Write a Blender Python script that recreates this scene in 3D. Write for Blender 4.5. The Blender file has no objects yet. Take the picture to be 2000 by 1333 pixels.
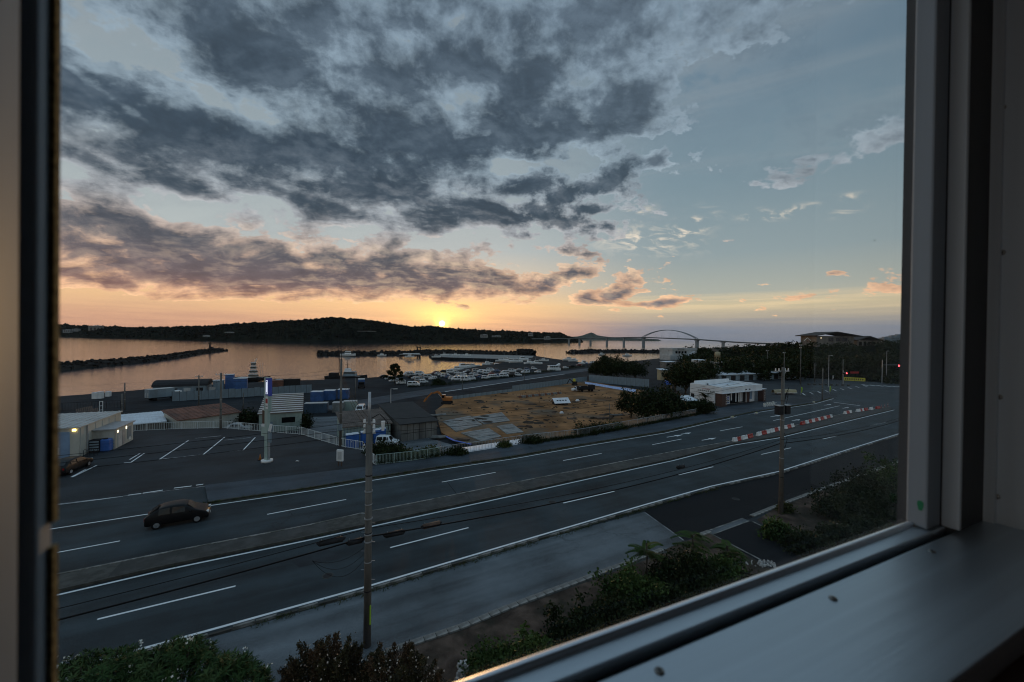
import bpy, bmesh, math, random
import numpy as np
from mathutils import Vector, Matrix

C = bpy.context.scene
R = math.radians
COL = C.collection

# ------------------------------------------------------------------ camera
EYE = Vector((0.0, 0.0, 14.8))
FPX = 800.0                      # focal length in units of a 2000 px wide frame
ROLL, PITCH = 0.0125, -5.5 / 800.0
cam = bpy.data.cameras.new('camera')
camo = bpy.data.objects.new('camera', cam)
COL.objects.link(camo)
cam.sensor_width = 36.0
cam.lens = 36.0 * FPX / 2000.0
cam.clip_start = 0.02
cam.clip_end = 90000.0
M_ = Matrix.Rotation(R(90) + PITCH, 4, 'X') @ Matrix.Rotation(ROLL, 4, 'Z')
camo.matrix_world = Matrix.Translation(EYE) @ M_
cam.dof.use_dof = True
cam.dof.focus_distance = 60.0
cam.dof.aperture_fstop = 4.8
C.camera = camo
_RX, _UP, _FW = [M_.to_3x3() @ Vector(v) for v in ((1, 0, 0), (0, 1, 0), (0, 0, -1))]


def ray(px, py):
    return _FW * FPX + _RX * (px - 1000.0) + _UP * (666.5 - py)


def P(px, py, z=0.0):
    """Where the sight line through a photograph point meets the level z."""
    d = ray(px, py)
    k = (z - EYE.z) / d.z
    return EYE + d * k


def Q(px, py, Y):
    """The point of a sight line at the depth Y."""
    d = ray(px, py)
    return EYE + d * (Y / d.y)


# ------------------------------------------------------------------ sky
SUN_AZ = math.atan((863 - 1000) / FPX)           # to the right of +Y
SUN_EL = math.atan(27.0 / (FPX / math.cos(SUN_AZ)))
w = bpy.data.worlds.new('World')
C.world = w
w.use_nodes = True
NT = w.node_tree
NT.nodes.clear()


class E:
    """A socket with arithmetic, so that node formulas read like formulas."""
    T = NT

    def __init__(self, s): self.s = s

    @staticmethod
    def math(op, *a, clamp=False):
        n = E.T.nodes.new('ShaderNodeMath'); n.operation = op; n.use_clamp = clamp
        for i, v in enumerate(a):
            if isinstance(v, E): E.T.links.new(v.s, n.inputs[i])
            else: n.inputs[i].default_value = v
        return E(n.outputs[0])

    def __add__(s, o): return E.math('ADD', s, o)
    __radd__ = __add__
    def __mul__(s, o): return E.math('MULTIPLY', s, o)
    __rmul__ = __mul__
    def __sub__(s, o): return E.math('SUBTRACT', s, o)
    def __rsub__(s, o): return E.math('SUBTRACT', o, s)
    def __truediv__(s, o): return E.math('DIVIDE', s, o)
    def exp(s): return E.math('EXPONENT', s)
    def max(s, o): return E.math('MAXIMUM', s, o)
    def min(s, o): return E.math('MINIMUM', s, o)
    def pow(s, o): return E.math('POWER', s, o)
    def abs(s): return E.math('ABSOLUTE', s)

    def step(s, a, b):
        n = E.T.nodes.new('ShaderNodeMapRange'); n.interpolation_type = 'SMOOTHSTEP'
        E.T.links.new(s.s, n.inputs['Value'])
        n.inputs['From Min'].default_value = a; n.inputs['From Max'].default_value = b
        return E(n.outputs['Result'])


def vec(x, y, z):
    n = E.T.nodes.new('ShaderNodeCombineXYZ')
    for i, v in enumerate((x, y, z)):
        if isinstance(v, E): E.T.links.new(v.s, n.inputs[i])
        else: n.inputs[i].default_value = v
    return E(n.outputs[0])


def vmath(op, a, b):
    n = E.T.nodes.new('ShaderNodeVectorMath'); n.operation = op
    for i, v in enumerate((a, b)):
        if isinstance(v, E): E.T.links.new(v.s, n.inputs[i])
        else: n.inputs[i].default_value = v
    return E(n.outputs['Value'] if op == 'DOT_PRODUCT' else n.outputs[0])


def noise(v, scale, detail=6.0, rough=0.55, dist=0.0, lac=2.0):
    n = E.T.nodes.new('ShaderNodeTexNoise')
    E.T.links.new(v.s, n.inputs['Vector'])
    for k, x in (('Scale', scale), ('Detail', detail), ('Roughness', rough), ('Distortion', dist), ('Lacunarity', lac)):
        n.inputs[k].default_value = x
    return E(n.outputs['Fac'])


def mix(f, a, b):
    n = E.T.nodes.new('ShaderNodeMix'); n.data_type = 'RGBA'
    for k, v in ((0, f), (6, a), (7, b)):
        if isinstance(v, E): E.T.links.new(v.s, n.inputs[k])
        else: n.inputs[k].default_value = v if k == 0 else (*v, 1.0)
    return E(n.outputs[2])


def ramp(f, stops):
    n = E.T.nodes.new('ShaderNodeValToRGB'); r = n.color_ramp
    r.interpolation = 'B_SPLINE' if False else 'LINEAR'
    while len(r.elements) < len(stops): r.elements.new(0.5)
    for e, (p, c) in zip(r.elements, stops):
        e.position = p; e.color = (*c, 1.0)
    E.T.links.new(f.s, n.inputs[0])
    return E(n.outputs[0])


def srgb(r, g, b):
    return tuple(((c / 255) / 12.92 if c / 255 < 0.04045 else ((c / 255 + 0.055) / 1.055) ** 2.4) for c in (r, g, b))


def azel(px, py):
    d = ray(px, py).normalized()
    return math.degrees(math.atan2(d.x, d.y)), math.degrees(math.asin(d.z))
tc = NT.nodes.new('ShaderNodeTexCoord')
DIR = E(tc.outputs['Generated'])
sp = NT.nodes.new('ShaderNodeSeparateXYZ')
NT.links.new(DIR.s, sp.inputs[0])
dx, dy, dz = E(sp.outputs[0]), E(sp.outputs[1]), E(sp.outputs[2])
AZ = E.math('ARCTAN2', dx, dy) * (180 / math.pi)
EL = E.math('ARCSINE', dz) * (180 / math.pi)
el0 = EL.max(0.0)
ANG = vec(AZ, EL, 0.0)

# clear sky: the physical sky with the low sun, graded to the colours of this dusk
sk = NT.nodes.new('ShaderNodeTexSky')
sk.sky_type = 'NISHITA'
sk.sun_disc = False
sk.sun_elevation = SUN_EL
sk.sun_rotation = SUN_AZ
sk.altitude = 20.0
sk.air_density = 1.3
sk.dust_density = 2.2
sk.ozone_density = 2.0
SKY = E(sk.outputs[0])
t = el0 / 60.0
cool = ramp(t, [(0.0, srgb(126, 132, 146)), (0.028, srgb(140, 142, 150)), (0.05, srgb(182, 170, 152)), (0.075, srgb(206, 190, 158)),
                (0.10, srgb(172, 174, 164)), (0.18, srgb(144, 158, 162)), (0.32, srgb(122, 143, 154)), (0.5, srgb(105, 128, 145)),
                (0.7, srgb(108, 132, 152)), (1.0, srgb(124, 151, 174))])
warm = ramp(t, [(0.0, srgb(206, 152, 128)), (0.03, srgb(224, 172, 138)), (0.075, srgb(242, 196, 146)), (0.12, srgb(222, 200, 172)),
                (0.20, srgb(180, 186, 186)), (0.34, srgb(154, 166, 172)), (0.6, srgb(126, 141, 151)), (1.0, srgb(124, 151, 174))])
dsun = AZ - math.degrees(SUN_AZ)
side = dsun.step(6.0, 34.0)                       # the cool side starts right of the sun
far = (AZ.abs() * -1.0).step(-150.0, -75.0)
warmth = (1.0 - side) * far
clear = mix(warmth, cool, warm)
nis = vmath('MULTIPLY', SKY, (0.055, 0.055, 0.055))
clear = mix(0.12, clear, nis)
# glow round the sun
sv = vmath('DOT_PRODUCT', DIR, (math.sin(SUN_AZ) * math.cos(SUN_EL), math.cos(SUN_AZ) * math.cos(SUN_EL), math.sin(SUN_EL)))
sdeg = E.math('ARCCOSINE', sv.min(1.0)) * (180 / math.pi)
wide = (((dsun / 15.0).pow(2.0) + ((EL - 2.6) / 3.0).pow(2.0)) * -1.0).exp()
glow = (((dsun / 4.2).pow(2.0) + ((EL - 2.9) / 1.5).pow(2.0)) * -1.0).exp()
core = ((sdeg / 0.8).pow(2.0) * -1.0).exp()
disc = (sdeg * -1.0).step(-0.48, -0.32)

# clouds: noise on a cloud ceiling seen in perspective, held together where the photograph has them
hz = dz.max(0.0) + 0.10
ceil = vec(dx / hz, dy / hz, 0.0)
skew = vec(dx / hz * 0.62 + dy / hz * 0.35, dy / hz * 1.25, 0.37)


def blob(px, py, sx, sy, wgt, rot=0.0):
    a, e = azel(px, py)
    a2, e2 = azel(px + sx, py); a3, e3 = azel(px, py - sy)
    sa, se = abs(a2 - a), abs(e3 - e)
    u = (AZ - a); v = (EL - e)
    if rot:
        c, s = math.cos(R(rot)), math.sin(R(rot))
        u, v = u * c + v * s, v * c - u * s
    return (((u / sa).pow(2.0) + (v / se).pow(2.0)) * -1.0).exp() * wgt


blobs = [  # photograph x, y, half widths, weight, tilt
    (560, 60, 520, 150, 0.26, -8), (1180, 30, 330, 120, 0.36, 12), (930, 130, 300, 130, 0.22, 0),
    (640, 200, 320, 90, 0.30, -14), (330, 240, 220, 55, 0.36, -6), (520, 300, 460, 52, 0.46, -3),
    (950, 285, 210, 36, 0.40, 4), (280, 335, 190, 36, 0.30, 0), (180, 150, 160, 70, 0.12, 0),
    (220, 460, 240, 52, 0.42, -6), (240, 540, 320, 42, 0.44, 0), (520, 500, 220, 44, 0.36, -8), (620, 548, 280, 24, 0.40, -2),
    (850, 425, 130, 30, 0.44, 0), (600, 395, 240, 26, 0.38, -8), (770, 515, 150, 34, 0.38, -4), (920, 550, 95, 26, 0.46, 0),
    (1065, 553, 48, 18, 0.56, 0), (1030, 360, 66, 20, 0.56, 6), (945, 410, 50, 15, 0.56, -8), (995, 428, 30, 12, 0.5, 0), (1047, 410, 20, 17, 0.52, 0), (1095, 388, 28, 13, 0.52, 0), (1100, 442, 34, 13, 0.52, 0), (1078, 420, 24, 14, 0.4, 0), (1150, 410, 28, 9, 0.46, 0),
    (1235, 322, 34, 16, 0.5, 0), (1190, 352, 52, 15, 0.5, 8), (1285, 318, 18, 12, 0.44, 0), (1150, 375, 40, 10, 0.4, 0), (1250, 190, 60, 56, 0.42, 0), (1140, 230, 110, 50, 0.28, 0), (1025, 463, 28, 10, 0.42, 0),
    (1180, 580, 80, 12, 0.40, 6), (1300, 592, 70, 9, 0.38, 0), (1632, 532, 24, 8, 0.42, 0), (1650, 305, 180, 24, 0.32, 10),
    (1160, 462, 60, 12, 0.34, 0), (1190, 440, 24, 12, 0.34, 0), (1090, 485, 30, 7, 0.36, 0), (1155, 497, 18, 5, 0.36, 0), (1130, 530, 40, 10, 0.34, 0), (1225, 545, 30, 18, 0.30, 0), (940, 490, 50, 12, 0.36, 0), (1330, 535, 30, 6, 0.3, 0),
    (740, 378, 110, 18, 0.34, 0), (420, 388, 160, 15, 0.30, -8), (230, 376, 120, 13, 0.24, -6), (700, 455, 120, 12, 0.22, -6), (1440, 40, 160, 60, 0.12, 10), (480, 425, 60, 12, 0.24, 0),
    # openings
    (560, 366, 440, 8, -0.10, -8), (1520, 470, 330, 110, -0.34, 0), (1560, 180, 240, 120, -0.30, 0), (500, 616, 700, 22, -0.60, 0),
    (880, 478, 150, 14, -0.20, -8), (300, 398, 170, 9, -0.18, -10), (1150, 500, 120, 14, -0.10, 0), (190, 300, 90, 12, -0.24, -20),
    (1370, 400, 110, 60, -0.24, 0), (1060, 320, 90, 9, -0.34, 0), (1000, 388, 60, 8, -0.34, 0), (1130, 330, 30, 14, -0.2, 0), (1060, 470, 90, 8, -0.24, 0), (1240, 275, 90, 12, -0.2, 0), (240, 205, 130, 10, -0.22, -24), (600, 520, 40, 9, -0.22, 0), (880, 40, 60, 40, -0.12, 0),
    (620, 440, 170, 9, -0.18, -6), (470, 270, 50, 7, -0.2, -20), (900, 200, 60, 60, -0.10, 0)]
bias = None
for b in blobs:
    x = blob(*b)
    bias = x if bias is None else bias + x
hq = dz.max(0.0) + 0.26
lowc = vec(dx / hq + dy / hq * 0.10, dy / hq * 1.30 - dx / hq * 0.18, 1.9)
warp = noise(lowc, 2.2, 3.0, 0.5)
lw2 = vmath('ADD', lowc, vec((warp - 0.5) * 0.35, (warp - 0.5) * -0.30, 0.0))
big = noise(skew, 1.15, 2.0, 0.5)
fine = noise(lw2, 4.2, 9.0, 0.60, 0.0)
ragged = noise(vec(AZ * 0.85, EL * 1.25 + AZ * 0.12, 0.0), 0.20, 8.0, 0.60, 0.25)
gen = EL.step(9.0, 30.0) * 0.03
field = (big - 0.5) * 0.35 + (fine - 0.5) * 1.45 + (ragged - 0.5) * 1.10 + bias - 0.08 + gen
puff = noise(vec(AZ, EL * 1.35, 4.4), 0.62, 7.0, 0.58, 0.15)
field = field + (puff - 0.5) * (0.45 + blob(1130, 420, 190, 120, 0.9, 0))
field = field - (1.0 - EL.step(0.6, 3.5)) * 0.4
cover = field.step(-0.02, 0.09)
thick = field.step(0.0, 0.46)
# the same field a little nearer the sun: what lies behind it is in shade, what faces it is lit
sx_, sy_ = math.sin(SUN_AZ), math.cos(SUN_AZ)
off = vmath('ADD', lw2, (-0.02, 0.06, 0.0))
fine2 = noise(off, 4.2, 5.0, 0.60, 0.0)
rag2 = noise(vec((AZ - dsun * 0.05) * 0.85, (EL - 0.6) * 1.25 + AZ * 0.12, 0.0), 0.20, 5.0, 0.60, 0.25)
lit = ((fine - fine2) * 0.9 + (ragged - rag2) * 0.8)
litk = lit.step(-0.06, 0.24)
shk = (lit * -1.0).step(-0.08, 0.30)
tt = el0 / 40.0
dark_c = ramp(tt, [(0.0, srgb(150, 108, 98)), (0.10, srgb(142, 104, 96)), (0.17, srgb(108, 94, 98)), (0.25, srgb(88, 88, 96)), (0.38, srgb(62, 74, 86)),
                   (0.55, srgb(58, 72, 86)), (1.0, srgb(74, 88, 102))])
dark_r = ramp(tt, [(0.0, srgb(128, 122, 128)), (0.08, srgb(116, 116, 124)), (0.2, srgb(84, 92, 102)), (0.4, srgb(66, 80, 92)), (1.0, srgb(84, 98, 112))])
thin_c = ramp(tt, [(0.0, srgb(240, 184, 136)), (0.12, srgb(236, 184, 146)), (0.22, srgb(212, 176, 150)), (0.35, srgb(164, 166, 170)),
                   (0.55, srgb(136, 152, 164)), (1.0, srgb(122, 140, 156))])
rim_c = ramp(tt, [(0.0, srgb(255, 214, 150)), (0.14, srgb(255, 216, 164)), (0.24, srgb(240, 206, 166)), (0.36, srgb(196, 188, 184)),
                  (0.6, srgb(158, 170, 178)), (1.0, srgb(138, 154, 168))])
darkm = mix(side, dark_c, dark_r)
body = mix(thick, thin_c, darkm)
mott = (fine * 0.6 + ragged * 0.4 - 0.5) * -0.9 + 0.5 - shk * 0.26 + litk * 0.18
body = vmath('MULTIPLY', body, vec(0.35 + mott * 1.3, 0.35 + mott * 1.3, 0.35 + mott * 1.3))
nearsun = (((dsun / 26.0).pow(2.0) + ((EL - 6.0) / 12.0).pow(2.0)) * -1.0).exp()
body = mix(litk * (0.20 + nearsun * 0.62) * (1.0 - thick * 0.55), body, rim_c)

# a broken grey veil over the left half, under which the dark masses hang
veil_at = blob(480, 120, 620, 230, 1.0, 0) + blob(1100, 60, 300, 150, 0.8, 10) + blob(300, 420, 420, 120, 0.6, 0) + blob(1420, 60, 420, 130, 0.75, 14) + blob(1660, 240, 260, 70, 0.4, 10)
vn = (fine - 0.5) * 1.3 + (ragged - 0.5) * 0.8 + (big - 0.5) * 0.3
veil = (vn.step(-0.30, 0.22) * veil_at).min(1.0)
# high thin streaks
stk = noise(vec(dx / hz * 0.5 - dy / hz * 0.5, dy / hz * 2.6 + dx / hz * 1.6, 7.7), 1.7, 7.0, 0.62, 0.6)
wisp_at = blob(1250, 470, 90, 22, 1.0, -6) + blob(1350, 445, 40, 20, 1.0, 25) + blob(1480, 422, 30, 12, 1.0, 0) + blob(1550, 412, 40, 8, 1.0, 10) \
    + blob(1655, 411, 26, 8, 1.0, 10) + blob(1650, 387, 26, 6, 0.8, 8) + blob(1250, 415, 26, 14, 0.7, 0)
wn = noise(vec(AZ * 0.55 - EL * 0.2, EL * 1.6 + AZ * 0.25, 3.1), 0.55, 7.0, 0.62, 0.9)
wisp = (wn.step(0.46, 0.66) * wisp_at).min(1.0) * 0.75
clear = mix(stk.step(0.48, 0.72) * 0.22 * EL.step(10.0, 22.0), clear, srgb(142, 150, 156))
clear = mix(wisp, clear, srgb(246, 226, 202))
clear = mix(veil * 0.88, clear, ramp(vn * 1.2 + 0.5, [(0.0, srgb(134, 148, 158)), (0.42, srgb(146, 153, 158)), (0.62, srgb(116, 127, 137)), (1.0, srgb(84, 97, 109))]))
# a low bank of distant cloud over the horizon, banded
bank = noise(vec(AZ * 0.05, EL * 0.9, 5.0), 1.4, 6.0, 0.55, 0.2)
bankk = (((EL - 1.6) / 1.5).pow(2.0) * -1.0).exp() * bank.step(0.40, 0.60)
clear = mix(bankk * 0.40, clear, mix(side, srgb(178, 134, 118), srgb(112, 124, 142)))
ylw = (((EL - 4.6) / 1.1).pow(2.0) * -1.0).exp() * noise(vec(AZ * 0.04, EL * 1.2, 9.0), 1.6, 5.0, 0.55, 0.3).step(0.40, 0.62) * side
clear = mix(ylw * 0.55, clear, srgb(226, 200, 160))

sky = mix(cover * 0.97, clear, body)
add = lambda a, f, c: vmath('ADD', a, vmath('MULTIPLY', vec(f, f, f), c))
open_ = 1.0 - cover * 0.8
sky = add(sky, wide * open_ * 0.20, (1.0, 0.62, 0.18))
sky = add(sky, glow * open_ * 0.45, (1.0, 0.72, 0.04))
sky = add(sky, core * 1.3, (1.0, 0.66, 0.10))
sky = add(sky, disc, (3.0, 2.4, 0.9))
bg = NT.nodes.new('ShaderNodeBackground')
NT.links.new(sky.s, bg.inputs[0])
bg.inputs[1].default_value = 1.0
wo = NT.nodes.new('ShaderNodeOutputWorld')
NT.links.new(bg.outputs[0], wo.inputs[0])
w.cycles.sampling_method = 'MANUAL'
w.cycles.sample_map_resolution = 1024

sun = bpy.data.lights.new('sun', 'SUN')
suno = bpy.data.objects.new('sun', sun)
COL.objects.link(suno)
sun.energy = 0.6
sun.angle = R(0.5)
sun.color = (1.0, 0.55, 0.22)
sdir = Vector((math.sin(SUN_AZ) * math.cos(SUN_EL), math.cos(SUN_AZ) * math.cos(SUN_EL), math.sin(SUN_EL)))
suno.rotation_euler = (-sdir).to_track_quat('-Z', 'Y').to_euler()

C.view_settings.view_transform = 'Standard'
C.view_settings.look = 'None'
C.view_settings.gamma = 1.0
C.view_settings.use_curve_mapping = False
C.view_settings.exposure = 0.28
C.cycles.use_denoising = True
C.cycles.filter_width = 1.1
C.cycles.max_bounces = 8
C.cycles.transparent_max_bounces = 12
C.cycles.caustics_reflective = False
C.cycles.caustics_refractive = False
C.cycles.sample_clamp_indirect = 4.0
# ------------------------------------------------------------------ helpers
from mathutils.geometry import tessellate_polygon
rnd = random.Random(7)


class MB:
    """Collects shapes and links them as one mesh object."""

    def __init__(s, off=(0, 0, 0)):
        s.v = []; s.f = []; s.o = Vector(off)

    def add(s, vs, fs):
        k = len(s.v)
        s.v += [tuple(Vector(v) - s.o) for v in vs]
        s.f += [tuple(i + k for i in f) for f in fs]
        return s

    def box(s, c, d, rz=0.0, tap=1.0, m=None):
        x, y, z = d[0] / 2, d[1] / 2, d[2] / 2
        vs = [Vector((a * x * (tap if b > 0 else 1), e * y * (tap if b > 0 else 1), b * z)) for b in (-1, 1) for e in (-1, 1) for a in (-1, 1)]
        q = m or Matrix.Rotation(rz, 3, 'Z')
        vs = [q @ v + Vector(c) for v in vs]
        return s.add(vs, [(0, 2, 3, 1), (4, 5, 7, 6), (0, 1, 5, 4), (2, 6, 7, 3), (0, 4, 6, 2), (1, 3, 7, 5)])

    def cyl(s, a, b, r0, r1=None, n=10):
        r1 = r0 if r1 is None else r1
        a, b = Vector(a), Vector(b); d = (b - a).normalized()
        u = d.orthogonal().normalized(); w_ = d.cross(u)
        vs = []
        for p, r in ((a, r0), (b, r1)):
            vs += [p + (u * math.cos(2 * math.pi * i / n) + w_ * math.sin(2 * math.pi * i / n)) * r for i in range(n)]
        fs = [(i, (i + 1) % n, n + (i + 1) % n, n + i) for i in range(n)] + [tuple(range(n - 1, -1, -1)), tuple(range(n, 2 * n))]
        return s.add(vs, fs)

    def tube(s, pts, r, n=5):
        pts = [Vector(p) for p in pts]; vs = []; fs = []
        for i, p in enumerate(pts):
            d = (pts[min(i + 1, len(pts) - 1)] - pts[max(i - 1, 0)]).normalized()
            u = d.cross(Vector((0, 0, 1)))
            u = u.normalized() if u.length > 1e-4 else Vector((1, 0, 0))
            w_ = u.cross(d)
            vs += [p + (u * math.cos(2 * math.pi * k / n) + w_ * math.sin(2 * math.pi * k / n)) * r for k in range(n)]
        for i in range(len(pts) - 1):
            fs += [(i * n + k, i * n + (k + 1) % n, (i + 1) * n + (k + 1) % n, (i + 1) * n + k) for k in range(n)]
        return s.add(vs, fs)

    def poly(s, pts, z=None):
        pts = [Vector((p[0], p[1], p[2] if z is None else z)) for p in pts]
        tr = tessellate_polygon([pts])
        fs = []
        for t in tr:
            a, b, c = (pts[i] for i in t)
            fs.append(tuple(t) if (b - a).cross(c - a).z > 0 else tuple(reversed(t)))
        return s.add(pts, fs)

    def prism(s, pts, z0, z1):
        pts = [Vector((p[0], p[1], 0)) for p in pts]
        area = sum(a.x * b.y - b.x * a.y for a, b in zip(pts, pts[1:] + pts[:1]))
        if area < 0: pts.reverse()
        n = len(pts)
        s.poly(pts, z1)
        vs = [(p.x, p.y, z) for z in (z0, z1) for p in pts]
        return s.add(vs, [(i, (i + 1) % n, n + (i + 1) % n, n + i) for i in range(n)])

    def loft(s, rings, close=False, caps=True):
        n = len(rings[0]); vs = [p for r in rings for p in r]; fs = []
        for i in range(len(rings) - 1):
            for k in range(n if close else n - 1):
                fs.append((i * n + k, i * n + (k + 1) % n, (i + 1) * n + (k + 1) % n, (i + 1) * n + k))
        if caps and close:
            fs += [tuple(range(n - 1, -1, -1)), tuple((len(rings) - 1) * n + k for k in range(n))]
        return s.add(vs, fs)

    def strip(s, pts, w0, w1, z):
        """A flat ribbon along ground points; w0 and w1 are the offsets of its two edges to the left of the run."""
        L, Rr = offset(pts, w0), offset(pts, w1)
        vs = [(p.x, p.y, z) for p in L] + [(p.x, p.y, z) for p in Rr]
        n = len(L)
        fs = [(i, i + 1, n + i + 1, n + i) for i in range(n - 1)]
        if w1 > w0: pass
        else: fs = [tuple(reversed(f)) for f in fs]
        return s.add(vs, fs)

    def kerb(s, pts, w0, w1, z0, z1):
        return s.prism(offset(pts, w0) + list(reversed(offset(pts, w1))), z0, z1)

    def mesh(s, name, m, smooth=False):
        me = bpy.data.meshes.new(name)
        me.from_pydata(s.v, [], s.f)
        me.materials.append(m)
        if smooth: me.polygons.foreach_set('use_smooth', [True] * len(me.polygons))
        me.update()
        return me

    def build(s, name, m, parent=None, smooth=False, loc=None, rz=0.0):
        return link(name, s.mesh(name, m, smooth), parent, loc, rz)


def link(name, me, parent=None, loc=None, rz=0.0):
    o = bpy.data.objects.new(name, me)
    COL.objects.link(o)
    if parent: o.parent = parent
    if loc is not None: o.location = loc
    o.rotation_euler.z = rz
    return o


def offset(pts, d):
    pts = [Vector((p[0], p[1], 0)) for p in pts]; out = []
    for i, p in enumerate(pts):
        t_ = (pts[min(i + 1, len(pts) - 1)] - pts[max(i - 1, 0)]).normalized()
        out.append(p + Vector((-t_.y, t_.x, 0)) * d)
    return out


def resample(pts, step):
    pts = [Vector((p[0], p[1], 0)) for p in pts]; out = [pts[0]]; carry = 0.0
    for a, b in zip(pts, pts[1:]):
        L = (b - a).length; q = step - carry
        while q <= L:
            out.append(a + (b - a) * (q / L)); q += step
        carry = L - (q - step)
    return out


def px(pts, z=0.0): return [P(x, y, z) for x, y in pts]


def tag(o, label=None, cat=None, group=None, kind=None):
    for k, v in (('label', label), ('category', cat), ('group', group), ('kind', kind)):
        if v: o[k] = v
    return o


def thing(name, label, cat, loc=(0, 0, 0), rz=0.0, group=None):
    o = bpy.data.objects.new(name, None)
    COL.objects.link(o)
    o.location = loc; o.rotation_euler.z = rz; o.empty_display_size = 0.3
    return tag(o, label, cat, group)


def struct(name, mb, m, label=None):
    return tag(mb.build(name, m), label, None, None, 'structure')


def copy_tree(o, parent=None):
    c = o.copy(); COL.objects.link(c)
    if parent: c.parent = parent
    for ch in list(o.children): copy_tree(ch, c)
    return c


def instance(src, used, loc, rz, label, group=None, cat=None):
    """The first call takes the model itself, later ones a copy of the thing and all its parts."""
    o = src if not used.get(src.name) else copy_tree(src)
    used[src.name] = True
    o.location = loc; o.rotation_euler.z = rz
    return tag(o, label, cat, group)


# ------------------------------------------------------------------ materials
def pm(name, col, rough=0.6, var=0.25, scale=2.0, bump=0.0, metal=0.0, spec=0.5, col2=None, detail=5.0, stretch=(1, 1, 1), bscale=None, emit=None, amt=None, coat=0.0):
    m = bpy.data.materials.new(name); m.use_nodes = True
    t_ = m.node_tree; t_.nodes.clear(); old = E.T; E.T = t_
    out = t_.nodes.new('ShaderNodeOutputMaterial'); b = t_.nodes.new('ShaderNodeBsdfPrincipled')
    t_.links.new(b.outputs[0], out.inputs[0])
    c = t_.nodes.new('ShaderNodeTexCoord')
    v = vmath('MULTIPLY', E(c.outputs['Object']), stretch)
    n1 = noise(v, scale, detail, 0.6)
    f = n1.step(0.32, 0.68)
    dark = tuple(x * (1 - var) for x in col); light = tuple(min(1, x * (1 + var)) for x in col)
    cc = mix(f, dark, light)
    if col2:
        n2 = noise(vmath('ADD', v, (5.2, 1.3, 8.1)), scale * 0.45, 6.0, 0.65)
        cc = mix(n2.step(*(amt or (0.5, 0.66))), cc, col2)
    t_.links.new(cc.s, b.inputs['Base Color'])
    rr = n1 * 0.25 + (rough - 0.125)
    t_.links.new(rr.s, b.inputs['Roughness'])
    b.inputs['Metallic'].default_value = metal
    b.inputs['Specular IOR Level'].default_value = spec
    b.inputs['Coat Weight'].default_value = coat
    if bump:
        bn = t_.nodes.new('ShaderNodeBump'); bn.inputs['Strength'].default_value = bump; bn.inputs['Distance'].default_value = 0.03
        nb = noise(v, bscale or scale * 3, 4.0, 0.6)
        t_.links.new(nb.s, bn.inputs['Height']); t_.links.new(bn.outputs[0], b.inputs['Normal'])
    if emit:
        b.inputs['Emission Color'].default_value = (*emit[0], 1); b.inputs['Emission Strength'].default_value = emit[1]
    E.T = old
    return m


def asphalt(name, col, patch=0.25, rough=0.62, seed=0.0, spec=0.22):
    m = bpy.data.materials.new(name); m.use_nodes = True
    t_ = m.node_tree; t_.nodes.clear(); old = E.T; E.T = t_
    out = t_.nodes.new('ShaderNodeOutputMaterial'); b = t_.nodes.new('ShaderNodeBsdfPrincipled')
    t_.links.new(b.outputs[0], out.inputs[0])
    c = t_.nodes.new('ShaderNodeTexCoord')
    v = vmath('ADD', E(c.outputs['Object']), (seed, seed * 0.7, 0.0))
    grit = noise(v, 26.0, 3.0, 0.7)
    a_ = R(-29.2)                                  # wear runs along the carriageway
    s3 = t_.nodes.new('ShaderNodeSeparateXYZ'); t_.links.new(v.s, s3.inputs[0])
    X, Y = E(s3.outputs[0]), E(s3.outputs[1])
    al, ac = X * math.cos(a_) - Y * math.sin(a_), X * math.sin(a_) + Y * math.cos(a_)
    wear = noise(vec(al * 0.035, ac * 0.55, 0.0), 1.0, 5.0, 0.6)
    blot = noise(v, 0.16, 6.0, 0.62)
    k = 1.0 + (grit - 0.5) * 3.6 + (wear - 0.5) * 4.0 * patch + (blot - 0.5) * 4.0 * patch
    k = k.max(0.25)
    cc = vmath('MULTIPLY', vec(k, k, k), col)
    spk = noise(v, 60.0, 1.0, 0.5).step(0.62, 0.74)
    cc = mix(spk * 0.35, cc, tuple(min(1, x * 3.2) for x in col))
    crk = t_.nodes.new('ShaderNodeTexVoronoi'); crk.feature = 'DISTANCE_TO_EDGE'; crk.inputs['Scale'].default_value = 0.12
    wob = noise(v, 0.6, 4.0, 0.6)
    wv = vmath('ADD', v, vec(wob * 5.0, wob * -4.0, 0.0))
    t_.links.new(wv.s, crk.inputs['Vector'])
    cr = (1.0 - E(crk.outputs['Distance']).step(0.0, 0.006)) * noise(v, 0.08, 2.0).step(0.5, 0.6)
    cc = mix(cr * 0.7, cc, tuple(x * 0.3 for x in col))
    t_.links.new(cc.s, b.inputs['Base Color'])
    rr = grit * 0.3 + (rough - 0.15) + (wear - 0.5) * 0.25
    b.inputs['Specular IOR Level'].default_value = spec
    t_.links.new(rr.s, b.inputs['Roughness'])
    bn = t_.nodes.new('ShaderNodeBump'); bn.inputs['Strength'].default_value = 0.35; bn.inputs['Distance'].default_value = 0.01
    t_.links.new(grit.s, bn.inputs['Height']); t_.links.new(bn.outputs[0], b.inputs['Normal'])
    E.T = old
    return m


def leafmat(name, a, b_, scale=0.9):
    m = pm(name, a, 0.55, 0.35, scale, col2=b_, amt=(0.42, 0.62))
    bs = m.node_tree.nodes['Principled BSDF']
    bs.inputs['Specular IOR Level'].default_value = 0.06
    return m


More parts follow.
